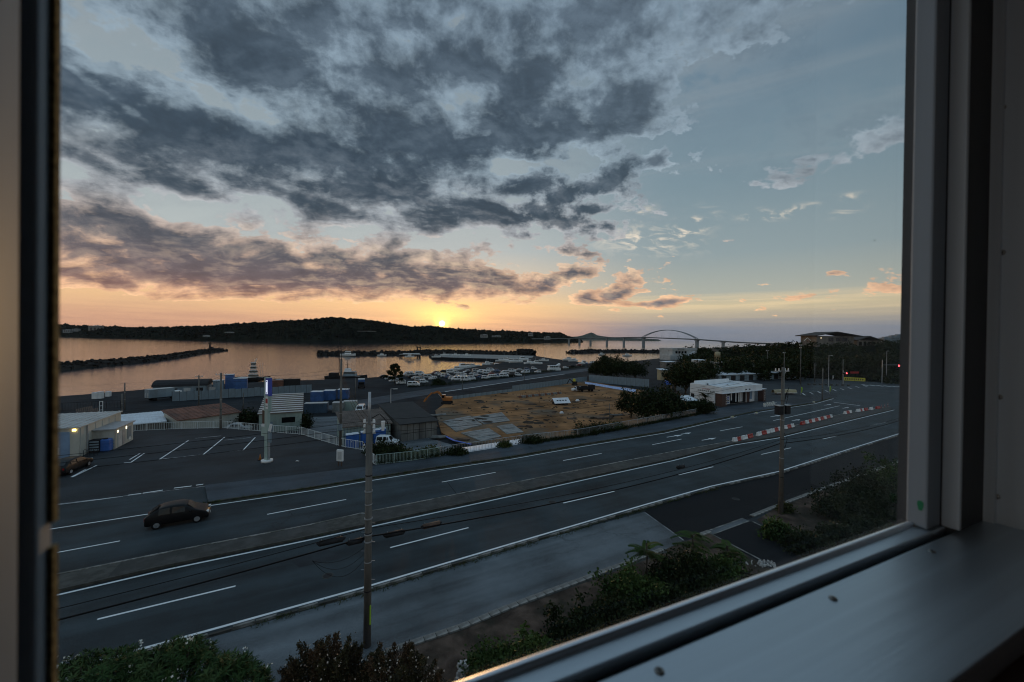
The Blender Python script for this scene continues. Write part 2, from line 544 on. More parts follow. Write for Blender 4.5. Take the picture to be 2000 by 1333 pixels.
M = {}
M['road'] = asphalt('road asphalt', (0.034, 0.046, 0.052), 0.60, 0.74)
M['lot'] = asphalt('parking asphalt', (0.028, 0.034, 0.039), 0.55, 0.75, 40.0)
M['walk'] = asphalt('pavement asphalt', (0.054, 0.068, 0.082), 0.50, 0.75, 90.0)
M['old'] = asphalt('old grey asphalt', (0.120, 0.135, 0.145), 0.62, 0.70, 140.0)
M['new'] = asphalt('fresh black asphalt', (0.013, 0.014, 0.016), 0.20, 0.8, 190.0, 0.12)
M['quay'] = asphalt('harbour asphalt', (0.026, 0.030, 0.034), 0.5, 0.85, 240.0, 0.06)
M['paint'] = pm('white road paint', (0.86, 0.87, 0.87), 0.6, 0.04, 1.3, col2=(0.55, 0.56, 0.56), amt=(0.60, 0.76))
M['oldpaint'] = pm('worn road paint', (0.55, 0.56, 0.56), 0.65, 0.2, 2.0, col2=(0.12, 0.125, 0.13), amt=(0.44, 0.6))
M['kerb'] = pm('kerb concrete', (0.26, 0.25, 0.23), 0.8, 0.35, 2.2, 0.5, col2=(0.10, 0.10, 0.085), amt=(0.46, 0.6))
M['kerbdark'] = pm('weathered kerb', (0.06, 0.058, 0.05), 0.85, 0.4, 2.0, 0.5)
M['verge'] = pm('dirty gutter', (0.040, 0.040, 0.030), 0.9, 0.5, 1.2, 0.8)
M['median'] = pm('median concrete', (0.060, 0.058, 0.054), 0.9, 0.35, 0.9, 0.5, col2=(0.04, 0.04, 0.036))
M['soil'] = pm('brown soil', (0.105, 0.072, 0.055), 0.95, 0.5, 0.9, 0.9, col2=(0.045, 0.038, 0.028), amt=(0.42, 0.62), spec=0.1, detail=9)
M['sitedirt'] = pm('orange site soil', (0.30, 0.150, 0.066), 0.95, 0.45, 0.16, 0.9, col2=(0.15, 0.120, 0.090), amt=(0.46, 0.66), bscale=1.2, detail=10, spec=0.1)
M['conc'] = pm('grey concrete', (0.27, 0.27, 0.26), 0.8, 0.25, 0.7, 0.4, col2=(0.15, 0.15, 0.14))
M['pole'] = pm('pole concrete', (0.145, 0.138, 0.125), 0.85, 0.25, 3.0, 0.3, stretch=(1, 1, 0.15), col2=(0.10, 0.095, 0.085), spec=0.2)
M['galv'] = pm('galvanised steel', (0.42, 0.44, 0.46), 0.45, 0.15, 3.0, metal=0.5)
M['black'] = pm('black rubber', (0.010, 0.010, 0.011), 0.8, 0.2, 3.0, spec=0.15)
M['dark'] = pm('dark steel', (0.024, 0.024, 0.026), 0.7, 0.3, 3.0, spec=0.2)
M['white'] = pm('white paint', (0.78, 0.79, 0.78), 0.5, 0.08, 0.8, col2=(0.56, 0.57, 0.56), amt=(0.55, 0.75))
M['rail'] = pm('white rail', (0.68, 0.71, 0.70), 0.5, 0.1, 2.0)
M['cream'] = pm('cream panel', (0.50, 0.49, 0.43), 0.65, 0.12, 0.6, 0.1, stretch=(1, 1, 0.3), col2=(0.34, 0.33, 0.29))
M['pale'] = pm('pale grey roof sheet', (0.50, 0.51, 0.50), 0.55, 0.1, 0.7, col2=(0.36, 0.36, 0.35))
M['whiteroof'] = pm('white roof sheet', (0.74, 0.78, 0.82), 0.45, 0.1, 0.8)
M['bluedoor'] = pm('blue shutter', (0.20, 0.30, 0.44), 0.55, 0.12, 0.8)
M['blue'] = pm('blue plastic', (0.035, 0.13, 0.42), 0.45, 0.15, 1.5)
M['bluecont'] = pm('blue container paint', (0.04, 0.115, 0.30), 0.55, 0.2, 0.8, col2=(0.05, 0.09, 0.18))
M['bluegrey'] = pm('blue-grey container paint', (0.06, 0.10, 0.15), 0.6, 0.2, 0.8, col2=(0.05, 0.07, 0.09))
M['tarp'] = pm('blue tarpaulin', (0.03, 0.11, 0.50), 0.45, 0.3, 1.5, 0.6)
M['paletarp'] = pm('pale blue sheet', (0.42, 0.50, 0.74), 0.5, 0.3, 1.2, 0.8)
M['palesheet'] = pm('white plastic sheet', (0.84, 0.84, 0.86), 0.5, 0.08, 0.8, 0.3)
M['panel'] = pm('grey-blue fence panel', (0.20, 0.26, 0.30), 0.6, 0.2, 0.5, stretch=(1, 1, 0.3), col2=(0.14, 0.16, 0.17))
M['greenwall'] = pm('pale green sheet wall', (0.30, 0.37, 0.33), 0.65, 0.12, 0.6, stretch=(1, 1, 0.3), col2=(0.22, 0.26, 0.23))
M['rust'] = pm('rusty roof sheet', (0.20, 0.085, 0.055), 0.8, 0.35, 0.6, 0.3, col2=(0.11, 0.06, 0.045))
M['brownroof'] = pm('brown roof tiles', (0.15, 0.115, 0.095), 0.8, 0.3, 1.0, 0.3)
M['tarroof'] = pm('black tarred roof', (0.030, 0.028, 0.027), 0.8, 0.3, 0.6, 0.3)
M['oldwall'] = pm('stained grey wall', (0.20, 0.185, 0.165), 0.85, 0.25, 0.5, 0.3, stretch=(1, 1, 0.35), col2=(0.11, 0.10, 0.09))
M['brown'] = pm('brown cladding', (0.065, 0.032, 0.026), 0.5, 0.15, 1.5)
M['wood'] = pm('dark timber', (0.10, 0.06, 0.04), 0.7, 0.3, 2.0, stretch=(1, 1, 0.2))
M['plaster'] = pm('white plaster', (0.80, 0.82, 0.83), 0.75, 0.06, 0.5, 0.1, stretch=(1, 1, 0.4), col2=(0.66, 0.65, 0.63), amt=(0.52, 0.75))
M['beige'] = pm('beige wall', (0.42, 0.35, 0.22), 0.75, 0.15, 0.5, col2=(0.28, 0.24, 0.17))
M['glass'] = pm('dark window glass', (0.006, 0.008, 0.009), 0.16, 0.1, 1.0, spec=0.45)
M['red'] = pm('red plastic', (0.40, 0.030, 0.026), 0.45, 0.12, 2.0)
M['orange'] = pm('orange machine paint', (0.42, 0.145, 0.03), 0.6, 0.2, 1.5, col2=(0.25, 0.10, 0.03))
M['yellow'] = pm('yellow sign', (0.62, 0.56, 0.05), 0.5, 0.1, 2.0)
M['lime'] = pm('lime banner', (0.45, 0.70, 0.06), 0.5, 0.1, 2.0)
M['rock'] = pm('dark rock', (0.030, 0.028, 0.026), 0.95, 0.4, 0.5, 0.8, spec=0.1)
M['limest'] = pm('pale limestone', (0.42, 0.41, 0.39), 0.85, 0.3, 3.0, 0.6)
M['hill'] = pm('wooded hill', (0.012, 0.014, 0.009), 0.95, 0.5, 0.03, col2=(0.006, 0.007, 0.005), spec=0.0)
M['bridge'] = pm('bridge concrete', (0.26, 0.28, 0.29), 0.8, 0.1, 0.1)
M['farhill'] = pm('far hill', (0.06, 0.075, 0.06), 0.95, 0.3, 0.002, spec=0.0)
M['bark'] = pm('bark', (0.07, 0.055, 0.04), 0.9, 0.4, 4.0, 0.6, stretch=(1, 1, 0.3))
M['leafdark'] = leafmat('dark evergreen leaves', (0.017, 0.026, 0.010), (0.032, 0.042, 0.016))
M['leaf'] = leafmat('green leaves', (0.040, 0.070, 0.020), (0.075, 0.110, 0.030))
M['oleander'] = leafmat('oleander leaves', (0.040, 0.078, 0.026), (0.080, 0.125, 0.045), 2.0)
M['redleaf'] = leafmat('bronze leaves', (0.052, 0.046, 0.022), (0.085, 0.050, 0.028), 2.0)
M['weed'] = leafmat('weeds', (0.050, 0.070, 0.022), (0.080, 0.080, 0.030), 2.0)
M['petal'] = pm('white petals', (0.80, 0.78, 0.70), 0.6, 0.08, 3.0)
M['palepetal'] = pm('pale pink petals', (0.52, 0.42, 0.34), 0.6, 0.2, 3.0)
M['alu'] = pm('satin aluminium', (0.60, 0.67, 0.72), 0.40, 0.10, 22.0, 0.02, metal=0.88, stretch=(0.02, 1, 0.5), detail=4, col2=(0.48, 0.54, 0.58), amt=(0.46, 0.70))
M['alujamb'] = pm('pale coated aluminium', (0.62, 0.69, 0.75), 0.5, 0.06, 22.0, 0.02, metal=0.1, stretch=(1, 1, 0.02), detail=4)
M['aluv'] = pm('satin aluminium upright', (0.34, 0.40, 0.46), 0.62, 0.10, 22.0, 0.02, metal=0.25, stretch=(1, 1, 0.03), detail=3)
M['alulit'] = pm('highlit bead aluminium', (0.88, 0.92, 0.96), 0.34, 0.04, 22.0, 0.01, metal=0.9, stretch=(0.02, 1, 0.5), detail=4)  # lighter copy of the aluminium; the bead's sky highlight put into its colour
M['alushade'] = pm('shaded aluminium channel', (0.050, 0.052, 0.056), 0.6, 0.2, 3.0)  # shade of the room-facing frame face put into a darker aluminium
M['fuzz'] = pm('ochre pile strip', (0.30, 0.25, 0.13), 0.9, 0.5, 260.0, 0.5, spec=0.1)
M['recess_shade'] = pm('black gasket', (0.012, 0.012, 0.012), 0.6, 0.1, 3.0)  # black stands in for the shade inside grooves and recesses
M['screw'] = pm('screw steel', (0.30, 0.29, 0.27), 0.4, 0.3, 200.0, metal=0.8)
M['roomwall'] = pm('brown room wall', (0.085, 0.040, 0.028), 0.8, 0.15, 2.0)
M['facade'] = pm('building render', (0.45, 0.44, 0.42), 0.8, 0.1, 0.8)
M['carwhite'] = pm('white car paint', (0.72, 0.74, 0.75), 0.28, 0.04, 1.0, coat=0.5)
M['carsilver'] = pm('silver car paint', (0.40, 0.42, 0.43), 0.3, 0.04, 1.0, metal=0.4, coat=0.4)
M['carblack'] = pm('black car paint', (0.006, 0.006, 0.007), 0.45, 0.05, 1.0, spec=0.22, coat=0.06)
M['carblue'] = pm('blue car paint', (0.05, 0.11, 0.22), 0.28, 0.05, 1.0, coat=0.5)
M['carred'] = pm('dark red car paint', (0.16, 0.03, 0.025), 0.28, 0.05, 1.0, coat=0.5)
M['chrome'] = pm('wheel alloy', (0.55, 0.56, 0.57), 0.3, 0.05, 1.0, metal=0.8)
M['lamp'] = pm('lamp glass', (0.7, 0.7, 0.68), 0.15, 0.05, 1.0)
M['tail'] = pm('tail lamp', (0.30, 0.01, 0.01), 0.2, 0.05, 1.0)
M['litwarm'] = pm('lit warm lamp', (0.9, 0.7, 0.3), 0.4, 0.0, 1.0, emit=((1.0, 0.68, 0.22), 4.0))
M['litpale'] = pm('lit pale lamp', (0.9, 0.9, 0.8), 0.4, 0.0, 1.0, emit=((1.0, 0.86, 0.60), 1.6))
M['litred'] = pm('lit red signal', (0.9, 0.1, 0.1), 0.4, 0.0, 1.0, emit=((1.0, 0.05, 0.06), 6.0))
M['litwindow'] = pm('lit window', (0.8, 0.7, 0.5), 0.4, 0.0, 1.0, emit=((1.0, 0.78, 0.5), 0.5))
M['signblue'] = pm('blue sign face', (0.04, 0.06, 0.30), 0.35, 0.05, 1.0, emit=((0.10, 0.14, 0.6), 0.04))
M['signlit'] = pm('lit sign mark', (0.9, 0.9, 1.0), 0.35, 0.0, 1.0, emit=((0.85, 0.88, 1.0), 0.8))
M['signgreen'] = pm('pale green sign post', (0.36, 0.46, 0.42), 0.5, 0.08, 1.0)


def water_mat():
    m = bpy.data.materials.new('sea water'); m.use_nodes = True
    t_ = m.node_tree; t_.nodes.clear(); old = E.T; E.T = t_
    out = t_.nodes.new('ShaderNodeOutputMaterial'); b = t_.nodes.new('ShaderNodeBsdfPrincipled')
    t_.links.new(b.outputs[0], out.inputs[0])
    c = t_.nodes.new('ShaderNodeTexCoord'); v = E(c.outputs['Object'])
    b.inputs['Base Color'].default_value = (0.020, 0.034, 0.040, 1)
    b.inputs['IOR'].default_value = 1.34
    pat = noise(vmath('MULTIPLY', v, (0.5, 1.6, 1.0)), 0.012, 5.0, 0.6)
    rr = pat * 0.08 + 0.025
    t_.links.new(rr.s, b.inputs['Roughness'])
    h = noise(vmath('MULTIPLY', v, (0.7, 1.3, 1)), 0.9, 4.0, 0.6) * 0.5 + noise(vmath('MULTIPLY', v, (0.6, 1.5, 1)), 0.18, 4.0, 0.6)
    bn = t_.nodes.new('ShaderNodeBump'); bn.inputs['Strength'].default_value = 0.13; bn.inputs['Distance'].default_value = 1.0
    t_.links.new(h.s, bn.inputs['Height']); t_.links.new(bn.outputs[0], b.inputs['Normal'])
    E.T = old
    return m


M['water'] = water_mat()


def pane_mat():
    """Clear flat glazing: mostly transparent, mirror-like towards grazing angles."""
    m = bpy.data.materials.new('window glazing'); m.use_nodes = True
    t_ = m.node_tree; t_.nodes.clear()
    out = t_.nodes.new('ShaderNodeOutputMaterial'); mx = t_.nodes.new('ShaderNodeMixShader')
    tr = t_.nodes.new('ShaderNodeBsdfTransparent'); gl = t_.nodes.new('ShaderNodeBsdfGlossy'); lw = t_.nodes.new('ShaderNodeLayerWeight')
    tr.inputs[0].default_value = (0.975, 0.985, 0.985, 1); gl.inputs['Roughness'].default_value = 0.0
    lw.inputs['Blend'].default_value = 0.5
    pw = t_.nodes.new('ShaderNodeMath'); pw.operation = 'POWER'; pw.inputs[1].default_value = 5.0
    ma = t_.nodes.new('ShaderNodeMath'); ma.operation = 'MULTIPLY_ADD'; ma.inputs[1].default_value = 0.6; ma.inputs[2].default_value = 0.012
    t_.links.new(lw.outputs['Facing'], pw.inputs[0]); t_.links.new(pw.outputs[0], ma.inputs[0])
    t_.links.new(ma.outputs[0], mx.inputs[0]); t_.links.new(tr.outputs[0], mx.inputs[1]); t_.links.new(gl.outputs[0], mx.inputs[2])
    t_.links.new(mx.outputs[0], out.inputs[0])
    return m


M['pane'] = pane_mat()
ZY, ZS = -3.0, -5.0              # harbour level, sea level (the road is level 0)
RD = Vector((0.873, 0.488, 0))   # along the road
RN = Vector((-0.488, 0.873, 0))  # across it, away from the eye
RA = math.atan2(RD.y, RD.x)

# ------------------------------------------------------------------ sea and land
struct('sea', MB().add([(-42000, -300, ZS), (42000, -300, ZS), (42000, 42000, ZS), (-42000, 42000, ZS)], [(0, 1, 2, 3)]), M['water'])

low = px([(-700, 845), (-200, 800), (110, 775), (200, 768), (320, 758), (420, 751), (520, 746), (600, 743), (720, 738), (785, 734), (850, 729),
          (893, 724), (935, 715), (958, 712), (985, 708.5), (1012, 704), (985, 702), (930, 700.5), (880, 699.5), (845, 697.5), (838, 693),
          (870, 690.5), (930, 692), (990, 693.5), (1042, 695), (1075, 700), (1120, 706), (1150, 710), (1190, 709), (1235, 706), (1290, 700),
          (1330, 692), (1345, 687), (1400, 682), (1460, 679), (1600, 679), (3000, 697)], ZY) + [Vector((700, -60, 0)), Vector((-300, -60, 0))]
struct('harbour_ground', MB().prism(low, -7.0, ZY), M['quay'])
UPE = [(264, 842), (350, 838), (434, 836), (500, 842), (535, 845), (589, 849), (652, 868), (670, 873), (709, 879), (715, 893), (733, 908), (800, 902),
       (887, 888), (1026, 867), (1135, 854), (1250, 832), (1360, 811)]
up = px([(-600, 862), (110, 850), (200, 846)] + UPE + [(1350, 790), (1318, 760), (1306, 735), (1318, 715), (1400, 700), (1560, 693), (1800, 695), (3400, 716)]) \
    + [Vector((600, -58, 0)), Vector((-200, -58, 0))]
struct('ground', MB().prism(up, -3.6, -0.012), M['lot'])

# ------------------------------------------------------------------ the road
def ext(pts, a=(0, 1), k0=60.0, k1=0.0):
    p = px(pts); d0 = (p[0] - p[1]).normalized(); d1 = (p[-1] - p[-2]).normalized()
    return ([p[0] + d0 * k0] if k0 else []) + p + ([p[-1] + d1 * k1] if k1 else [])


E1 = ext([(110, 1315), (250, 1275), (500, 1206), (720, 1145), (1000, 1062), (1260, 986), (1389, 950), (1522, 921), (1651, 880), (1780, 840)], k0=25, k1=60)
E2 = ext([(110, 1163), (330, 1112), (600, 1056), (729, 1028), (950, 980), (1135, 939), (1315, 900), (1432, 870), (1520, 856), (1747, 801)], k0=25)
F1 = ext([(112, 1124), (340, 1078), (600, 1028), (725, 1000), (828, 980), (1025, 940), (1310, 884), (1432, 862), (1560, 830), (1650, 808), (1735, 795)], k0=30)
F2 = ext([(104, 1033), (279, 1006), (403, 989), (600, 960), (700, 943), (850, 919), (1000, 897), (1135, 873), (1300, 846), (1400, 823), (1480, 806), (1592, 789), (1628, 779)], k0=35)
SW = ext([(110, 985), (400, 950), (560, 932), (713, 914), (800, 903), (890, 889), (1026, 868), (1135, 855), (1250, 834), (1360, 813), (1420, 800)], k0=35)

roadp = F2[:] + px([(1640, 776), (1632, 766), (1600, 760), (1640, 748), (1800, 738), (1900, 733), (2000, 745)]) + [E1[-1]] + list(reversed(E1[:-1]))
roadp = roadp[:len(F2) - 1] + px([(1636, 775), (1634, 769), (1618, 764), (1560, 768), (1600, 752), (1700, 745), (1790, 738), (1900, 728), (2200, 722)]) + [E1[-1] + RD * 40] + list(reversed(E1))
struct('road', MB().poly(offset(F2, 0.35)[:len(F2) - 1] + roadp[len(F2) - 1:len(F2) + 9] + list(reversed(offset(E1, -0.25))), -0.004), M['road'])


def marking(pts, wd, z=0.002, m='paint', name='road_marking'):
    return struct(name, MB().strip(pts, -wd / 2, wd / 2, z), M[m])


for e, wd in ((E1, 0.18), (E2, 0.18), (F2, 0.16), (F1, 0.13)):
    marking(e, wd)
for a, b in [((190, 1210), (460, 1145)), ((762, 1070), (915, 1031)), ((1100, 983), (1200, 960)), ((1325, 928), (1393, 912)), ((1487, 888), (1545, 875)),
             ((1607, 858), (1646, 849)), ((1700, 832), (1729, 825)), ((1768, 814), (1790, 809)),
             ((60, 1089), (234, 1057)), ((522, 1005), (676, 976)), ((863, 942), (968, 923)), ((1100, 900), (1175, 886)), ((1274, 869), (1331, 858)),
             ((1406, 842), (1450, 834)), ((1510, 822), (1640, 793))]:
    marking(px([a, b]), 0.15)
marking(px([(1628, 786), (1680, 793)]), 0.35)
# arrows on the far carriageway
for (cx, cy), L in [((1318, 852), 3.6), ((1340, 847), 2.5), ((1385, 858), 3.4), ((1515, 813), 3.6), ((1555, 821), 3.0), ((1617, 791), 3.4), ((1652, 797), 3.0)]:
    c = P(cx, cy); g = MB()
    pts = [(-L / 2, -0.09), (L * 0.05, -0.09), (L * 0.05, -0.36), (L / 2, 0), (L * 0.05, 0.36), (L * 0.05, 0.09), (-L / 2, 0.09)]
    g.poly([c + RD * a + RN * b for a, b in pts], 0.002)
    struct('road_arrow', g, M['paint'])
# zebra crossings beyond the junction
for k in range(9):
    a = P(1690 + k * 14.5, 752.5 + k * 0.75)
    marking([a + RN * 1.3 + RD * 0.9, a - RN * 1.2 - RD * 0.9], 0.75)
for k in range(9):
    a = P(1690 - k * 15.0, 754.5 + k * 2.0)
    marking([a + RN * 1.4 + RD * 2.2, a - RN * 1.4 - RD * 2.2], 0.42, m='oldpaint')

# median: two kerbs and a slab top
inn = offset(F1, -0.32); out_ = offset(E2, 0.55)
mA = resample(F1, 6.0); mB = resample(E2, 6.0)
med = MB().prism(offset(F1, -0.30) + px([(1742, 797.5)]) + list(reversed(offset(E2, 0.45))), -0.05, 0.15)
median = struct('median', med, M['median'])
kb = MB(); kb.kerb(F1, -0.32, -0.16, 0.0, 0.19); kb.build('kerb', M['kerb'], median)
kb = MB(); kb.kerb(E2, 0.30, 0.50, 0.0, 0.17); kb.build('kerb', M['kerbdark'], median)
pin = resample(offset(F1, -0.34), 3.0); pout = resample(offset(E2, 0.55), 3.0)
sd = [None, None]
me0 = None
for i in range(0, len(pin) - 1):
    j = min(range(len(pout)), key=lambda q: (pout[q] - pin[i]).length); j2 = min(range(len(pout)), key=lambda q: (pout[q] - pin[i + 1]).length)
    if j == j2: continue
    a, b, c, d = pin[i], pin[i + 1], pout[j2], pout[j]
    if (pin[i] - EYE.xy.to_3d()).length > 75: break
    g = MB().prism([a + RD * 0.02, b - RD * 0.02, c - RD * 0.02, d + RD * 0.02], 0.14, 0.162 + rnd.uniform(-0.004, 0.006))
    g.build('slab', M['median'] if i % 5 else M['kerbdark'], median)

# near kerb: separate concrete stones, worn and half buried
kerb = struct('kerb', MB().kerb(E1, -0.62, -0.36, -0.05, 0.02), M['kerbdark'])
st = resample(offset(E1, -0.52), 0.98)
ks = MB(); ks.box((0, 0, 0.06), (0.92, 0.16, 0.2)); ksm = ks.mesh('kerb_stone', M['kerb'])
ks2 = MB(); ks2.box((0, 0, 0.03), (0.90, 0.15, 0.14)); ksm2 = ks2.mesh('kerb_stone', M['kerbdark'])
for a, b in zip(st, st[1:]):
    if a.y < 8 or a.y > 70 or a.x < -22: continue
    d = b - a
    link('kerb_stone', ksm if rnd.random() < 0.62 else ksm2, kerb, (a + b) / 2 + Vector((0, 0, rnd.uniform(-0.03, 0.03))), math.atan2(d.y, d.x) + rnd.uniform(-0.02, 0.02))

# far pavement
gap = [p for p in F2 if p.x > P(403, 985).x - 0.5]
struct('pavement', MB().prism(offset(gap, 0.85) + px([(1560, 790)]) + list(reversed([p for p in SW if p.x > P(395, 950).x])), -0.03, 0.12), M['walk'])
struct('far_kerb', MB().kerb(gap, 0.62, 0.84, -0.05, 0.14), M['kerbdark'])
struct('gutter', MB().strip(gap, 0.16, 0.62, 0.003), M['verge'])
marking([p for p in SW if p.x <= P(720, 914).x], 0.10, -0.008, 'oldpaint')
marking(px([(110, 986.5), (170, 979), (240, 969.5)]), 0.16, -0.008)
for a, b in [((250, 967.5), (276, 964)), ((279, 963.5), (318, 957.5)), ((340, 953.5), (374, 949.5)), ((383, 947.8), (397, 946))]:
    marking(px([a, b]), 0.22, -0.008)
struct('driveway', MB().poly(offset(F2[:4], 0.2) + list(reversed(offset(SW[:4], -0.2))), -0.008), M['road'])
# bays in the car park
for a, b, q in [((368, 860.5), (311.6, 897.4), 'paint'), ((438.8, 854), (397, 888), 'paint'), ((498.4, 854.6), (474.8, 879.4), 'paint'), ((381, 856.4), (432, 851.5), 'oldpaint'),
                ((438.8, 860), (489.4, 855), 'oldpaint'), ((311.6, 897), (397, 888), 'oldpaint'), ((397, 888), (471, 879.6), 'oldpaint'), ((273, 886), (253, 898), 'paint'),
                ((281.6, 885.7), (255, 903.7), 'paint'), ((242, 904.3), (255, 903.7), 'paint'), ((189, 909), (141.6, 932), 'paint'), ((167.5, 917), (139, 932), 'paint')]:
    marking(px([a, b]), 0.15, -0.008, q)

# near side lots and garden
struct('service_lot', MB().poly([p for p in offset(E1, -0.5) if p.x < P(1250, 990).x] + px([(1258, 1000), (1335, 1056), (1290, 1078), (1000, 1186), (754, 1279)]) + [Vector((-14, 14, 0)), Vector((-40, 2, 0))], -0.007), M['old'])
struct('access_lot', MB().poly(px([(1258, 1000), (1338, 1056), (1383, 1041), (1450, 1020), (1500, 997), (1617, 954), (1700, 925), (1790, 880), (1950, 800)]) + list(reversed([p for p in offset(E1, -0.55) if p.x > P(1258, 1000).x])), -0.0065), M['new'])
struct('entrance_drive', MB().poly(px([(1384, 1041), (1470, 1018), (1519, 1043), (1680, 1120), (1540, 1130)]), -0.0055), M['new'])
garden = MB().poly(px([(754, 1274), (1000, 1186), (1290, 1076), (1384, 1041), (1520, 1120), (1400, 1333), (1000, 1700), (500, 1900), (420, 1400)]), -0.0075)
struct('garden_soil', garden, M['soil'])
struct('garden_bed', MB().poly(px([(1478, 1016), (1526, 985), (1617, 951), (1720, 915), (1830, 872), (2100, 900), (2000, 1100), (1700, 1160), (1519, 1043)]), -0.0075), M['soil'])
struct('drive_edge', MB().strip(px([(1383, 1040), (1500, 1101), (1600, 1152)]), -0.06, 0.06, 0.004), M['kerb'])
struct('drive_edge', MB().strip(px([(1470, 1019), (1519, 1043), (1600, 1082)]), -0.06, 0.06, 0.004), M['kerb'])
marking(px([(1258, 1000), (1336, 1056)]), 0.07, 0.002, 'oldpaint')
struct('drain_channel', MB().strip(px([(1386, 1041), (1457, 1015)]), -0.22, 0.22, 0.001), M['old'])
for s_ in (-0.27, 0.27):
    struct('drain_edge', MB().strip(px([(1386, 1041), (1457, 1015)]), s_ - 0.05, s_ + 0.05, 0.004), M['kerb'])
edging = struct('stone_edging', MB().strip(px([(754, 1275), (900, 1226), (1000, 1185), (1300, 1076)]), -0.2, 0.2, -0.003), M['kerbdark'])
es = MB(); es.box((0, 0, 0.02), (0.575, 0.36, 0.12)); esm = es.mesh('kerb_stone', M['kerb'])
for run in ([(754, 1275), (900, 1226), (1000, 1185), (1295, 1074)], [(1358, 1050), (1388, 1038)], [(1468, 1009), (1526, 986), (1617, 952), (1720, 915), (1790, 890)]):
    st = resample(px(run), 0.6)
    for a, b in zip(st, st[1:]):
        d = b - a
        link('kerb_stone', esm, edging, (a + b) / 2 + Vector((0, 0, rnd.uniform(-0.012, 0.012))), math.atan2(d.y, d.x) + rnd.uniform(-0.015, 0.015))
for k_, (x_, y_) in enumerate([(1437, 975), (1078, 981), (640, 1125), (905, 962)]):
    t_ = thing('manhole_cover', ['round manhole cover in the black access lot', 'square drain cover by the near kerb', 'round manhole cover in the near carriageway', 'round manhole cover in the far carriageway'][k_], 'manhole cover', P(x_, y_, 0.0))
    MB().cyl((0, 0, -0.03), (0, 0, 0.012), 0.33, n=20).build('rim', M['kerbdark'], t_); MB().cyl((0, 0, -0.03), (0, 0, 0.018), 0.27, n=20).build('lid', M['dark'], t_)
for k_, (a_, b_) in enumerate([((870, 938), (905, 981)), ((1405, 905), (1475, 940))]):
    struct('road_seam', MB().strip(px([a_, b_]), -0.03, 0.03, 0.001), M['new'])
for q_ in ([(560, 1090), (640, 1072), (668, 1090), (585, 1109)], [(1180, 905), (1225, 896), (1240, 905), (1194, 914)]):
    struct('road_patch', MB().poly(px(q_), 0.0008), M['new' if q_[0][0] == 240 else 'lot'])
# kerb strip beside the black lot
lane2 = resample([p for p in offset(E1, -0.55) if P(1262, 986).x < p.x], 1.2)
# harbour roads and the building site
struct('building_site', MB().prism(px([(850, 802), (880, 781), (1000, 765), (1100, 749), (1145, 744), (1190, 752), (1262, 764), (1330, 790), (1300, 822), (1240, 834), (1026, 864), (900, 866), (862, 845)], -2.7), -3.2, -2.7), M['sitedirt'])
struct('road_marking', MB().strip(px([(869, 765.5), (985, 748), (1103, 731)], ZY), -0.25, 0.25, ZY + 0.012), M['paint'])
struct('harbour_road', MB().strip(px([(640, 800), (760, 778), (869, 760), (985, 744), (1103, 728), (1180, 718)], ZY), -4.5, 4.5, ZY + 0.005), M['walk'])
struct('yard', MB().poly(px([(640, 905), (600, 850), (590, 815), (760, 812), (762, 835), (880, 868), (900, 884), (740, 910)], ZY), ZY + 0.006), M['old'])
struct('quay_apron', MB().poly(px([(845, 696.6), (880, 698.5), (985, 701.5), (1012, 703), (1040, 699), (1042, 695.6), (990, 694.3), (930, 692.8), (872, 691.5)], ZY), ZY + 0.01), M['conc'])

# ------------------------------------------------------------------ the island across the bay
SIL = [(-500, 628), (-200, 628), (60, 632), (110, 633.5), (180, 636), (270, 639), (356, 638), (420, 635), (480, 631), (510, 630), (546, 625.6), (580, 626), (626, 620.6), (664, 619), (710, 623.6), (740, 627),
       (798, 637), (811, 638.5), (834, 635.7), (866, 639), (929, 643.5), (1002, 647), (1065, 649), (1093, 649), (1110, 656), (1126, 661), (1137, 664.5)]
SHO = [(-500, 652), (110, 657.8), (400, 665), (500, 666.2), (800, 668.3), (1000, 669.3), (1137, 668.6)]
sx = np.array([p[0] for p in SIL], float); sy = np.array([p[1] for p in SIL], float)
hx = np.array([p[0] for p in SHO], float); hy = np.array([p[1] for p in SHO], float)
rr = np.random.RandomState(3)
cols = np.linspace(-500, 1139, 560)
g = MB(); rings = []
for c in cols:
    s0 = P(c, float(np.interp(c, hx, hy)), ZS)
    Y0 = min(s0.y, 2300.0)
    a = (c - 1000) / FPX
    taper = min(1.0, max(0.05, (1139 - c) / 60.0))
    ring = []
    crest = Q(c, float(np.interp(c, sx, sy)), Y0 + 260).z - 7.0
    for k in range(13):
        f = k / 12.0
        hgt = (1 - (1 - min(1, f / 0.62)) ** 1.6) if f <= 0.62 else 1 - ((f - 0.62) / 0.38) ** 2 * 0.8
        Yk = Y0 + 420 * f
        z = ZS + (crest - ZS) * hgt * (1.0) + (rr.uniform(-2.5, 2.5) if 0 < k < 12 else 0)
        if k == 0: z = ZS - 0.5
        ring.append((a * Yk, Yk, z))
    rings.append(ring)
g.loft(rings)
struct('island', g, M['hill'])
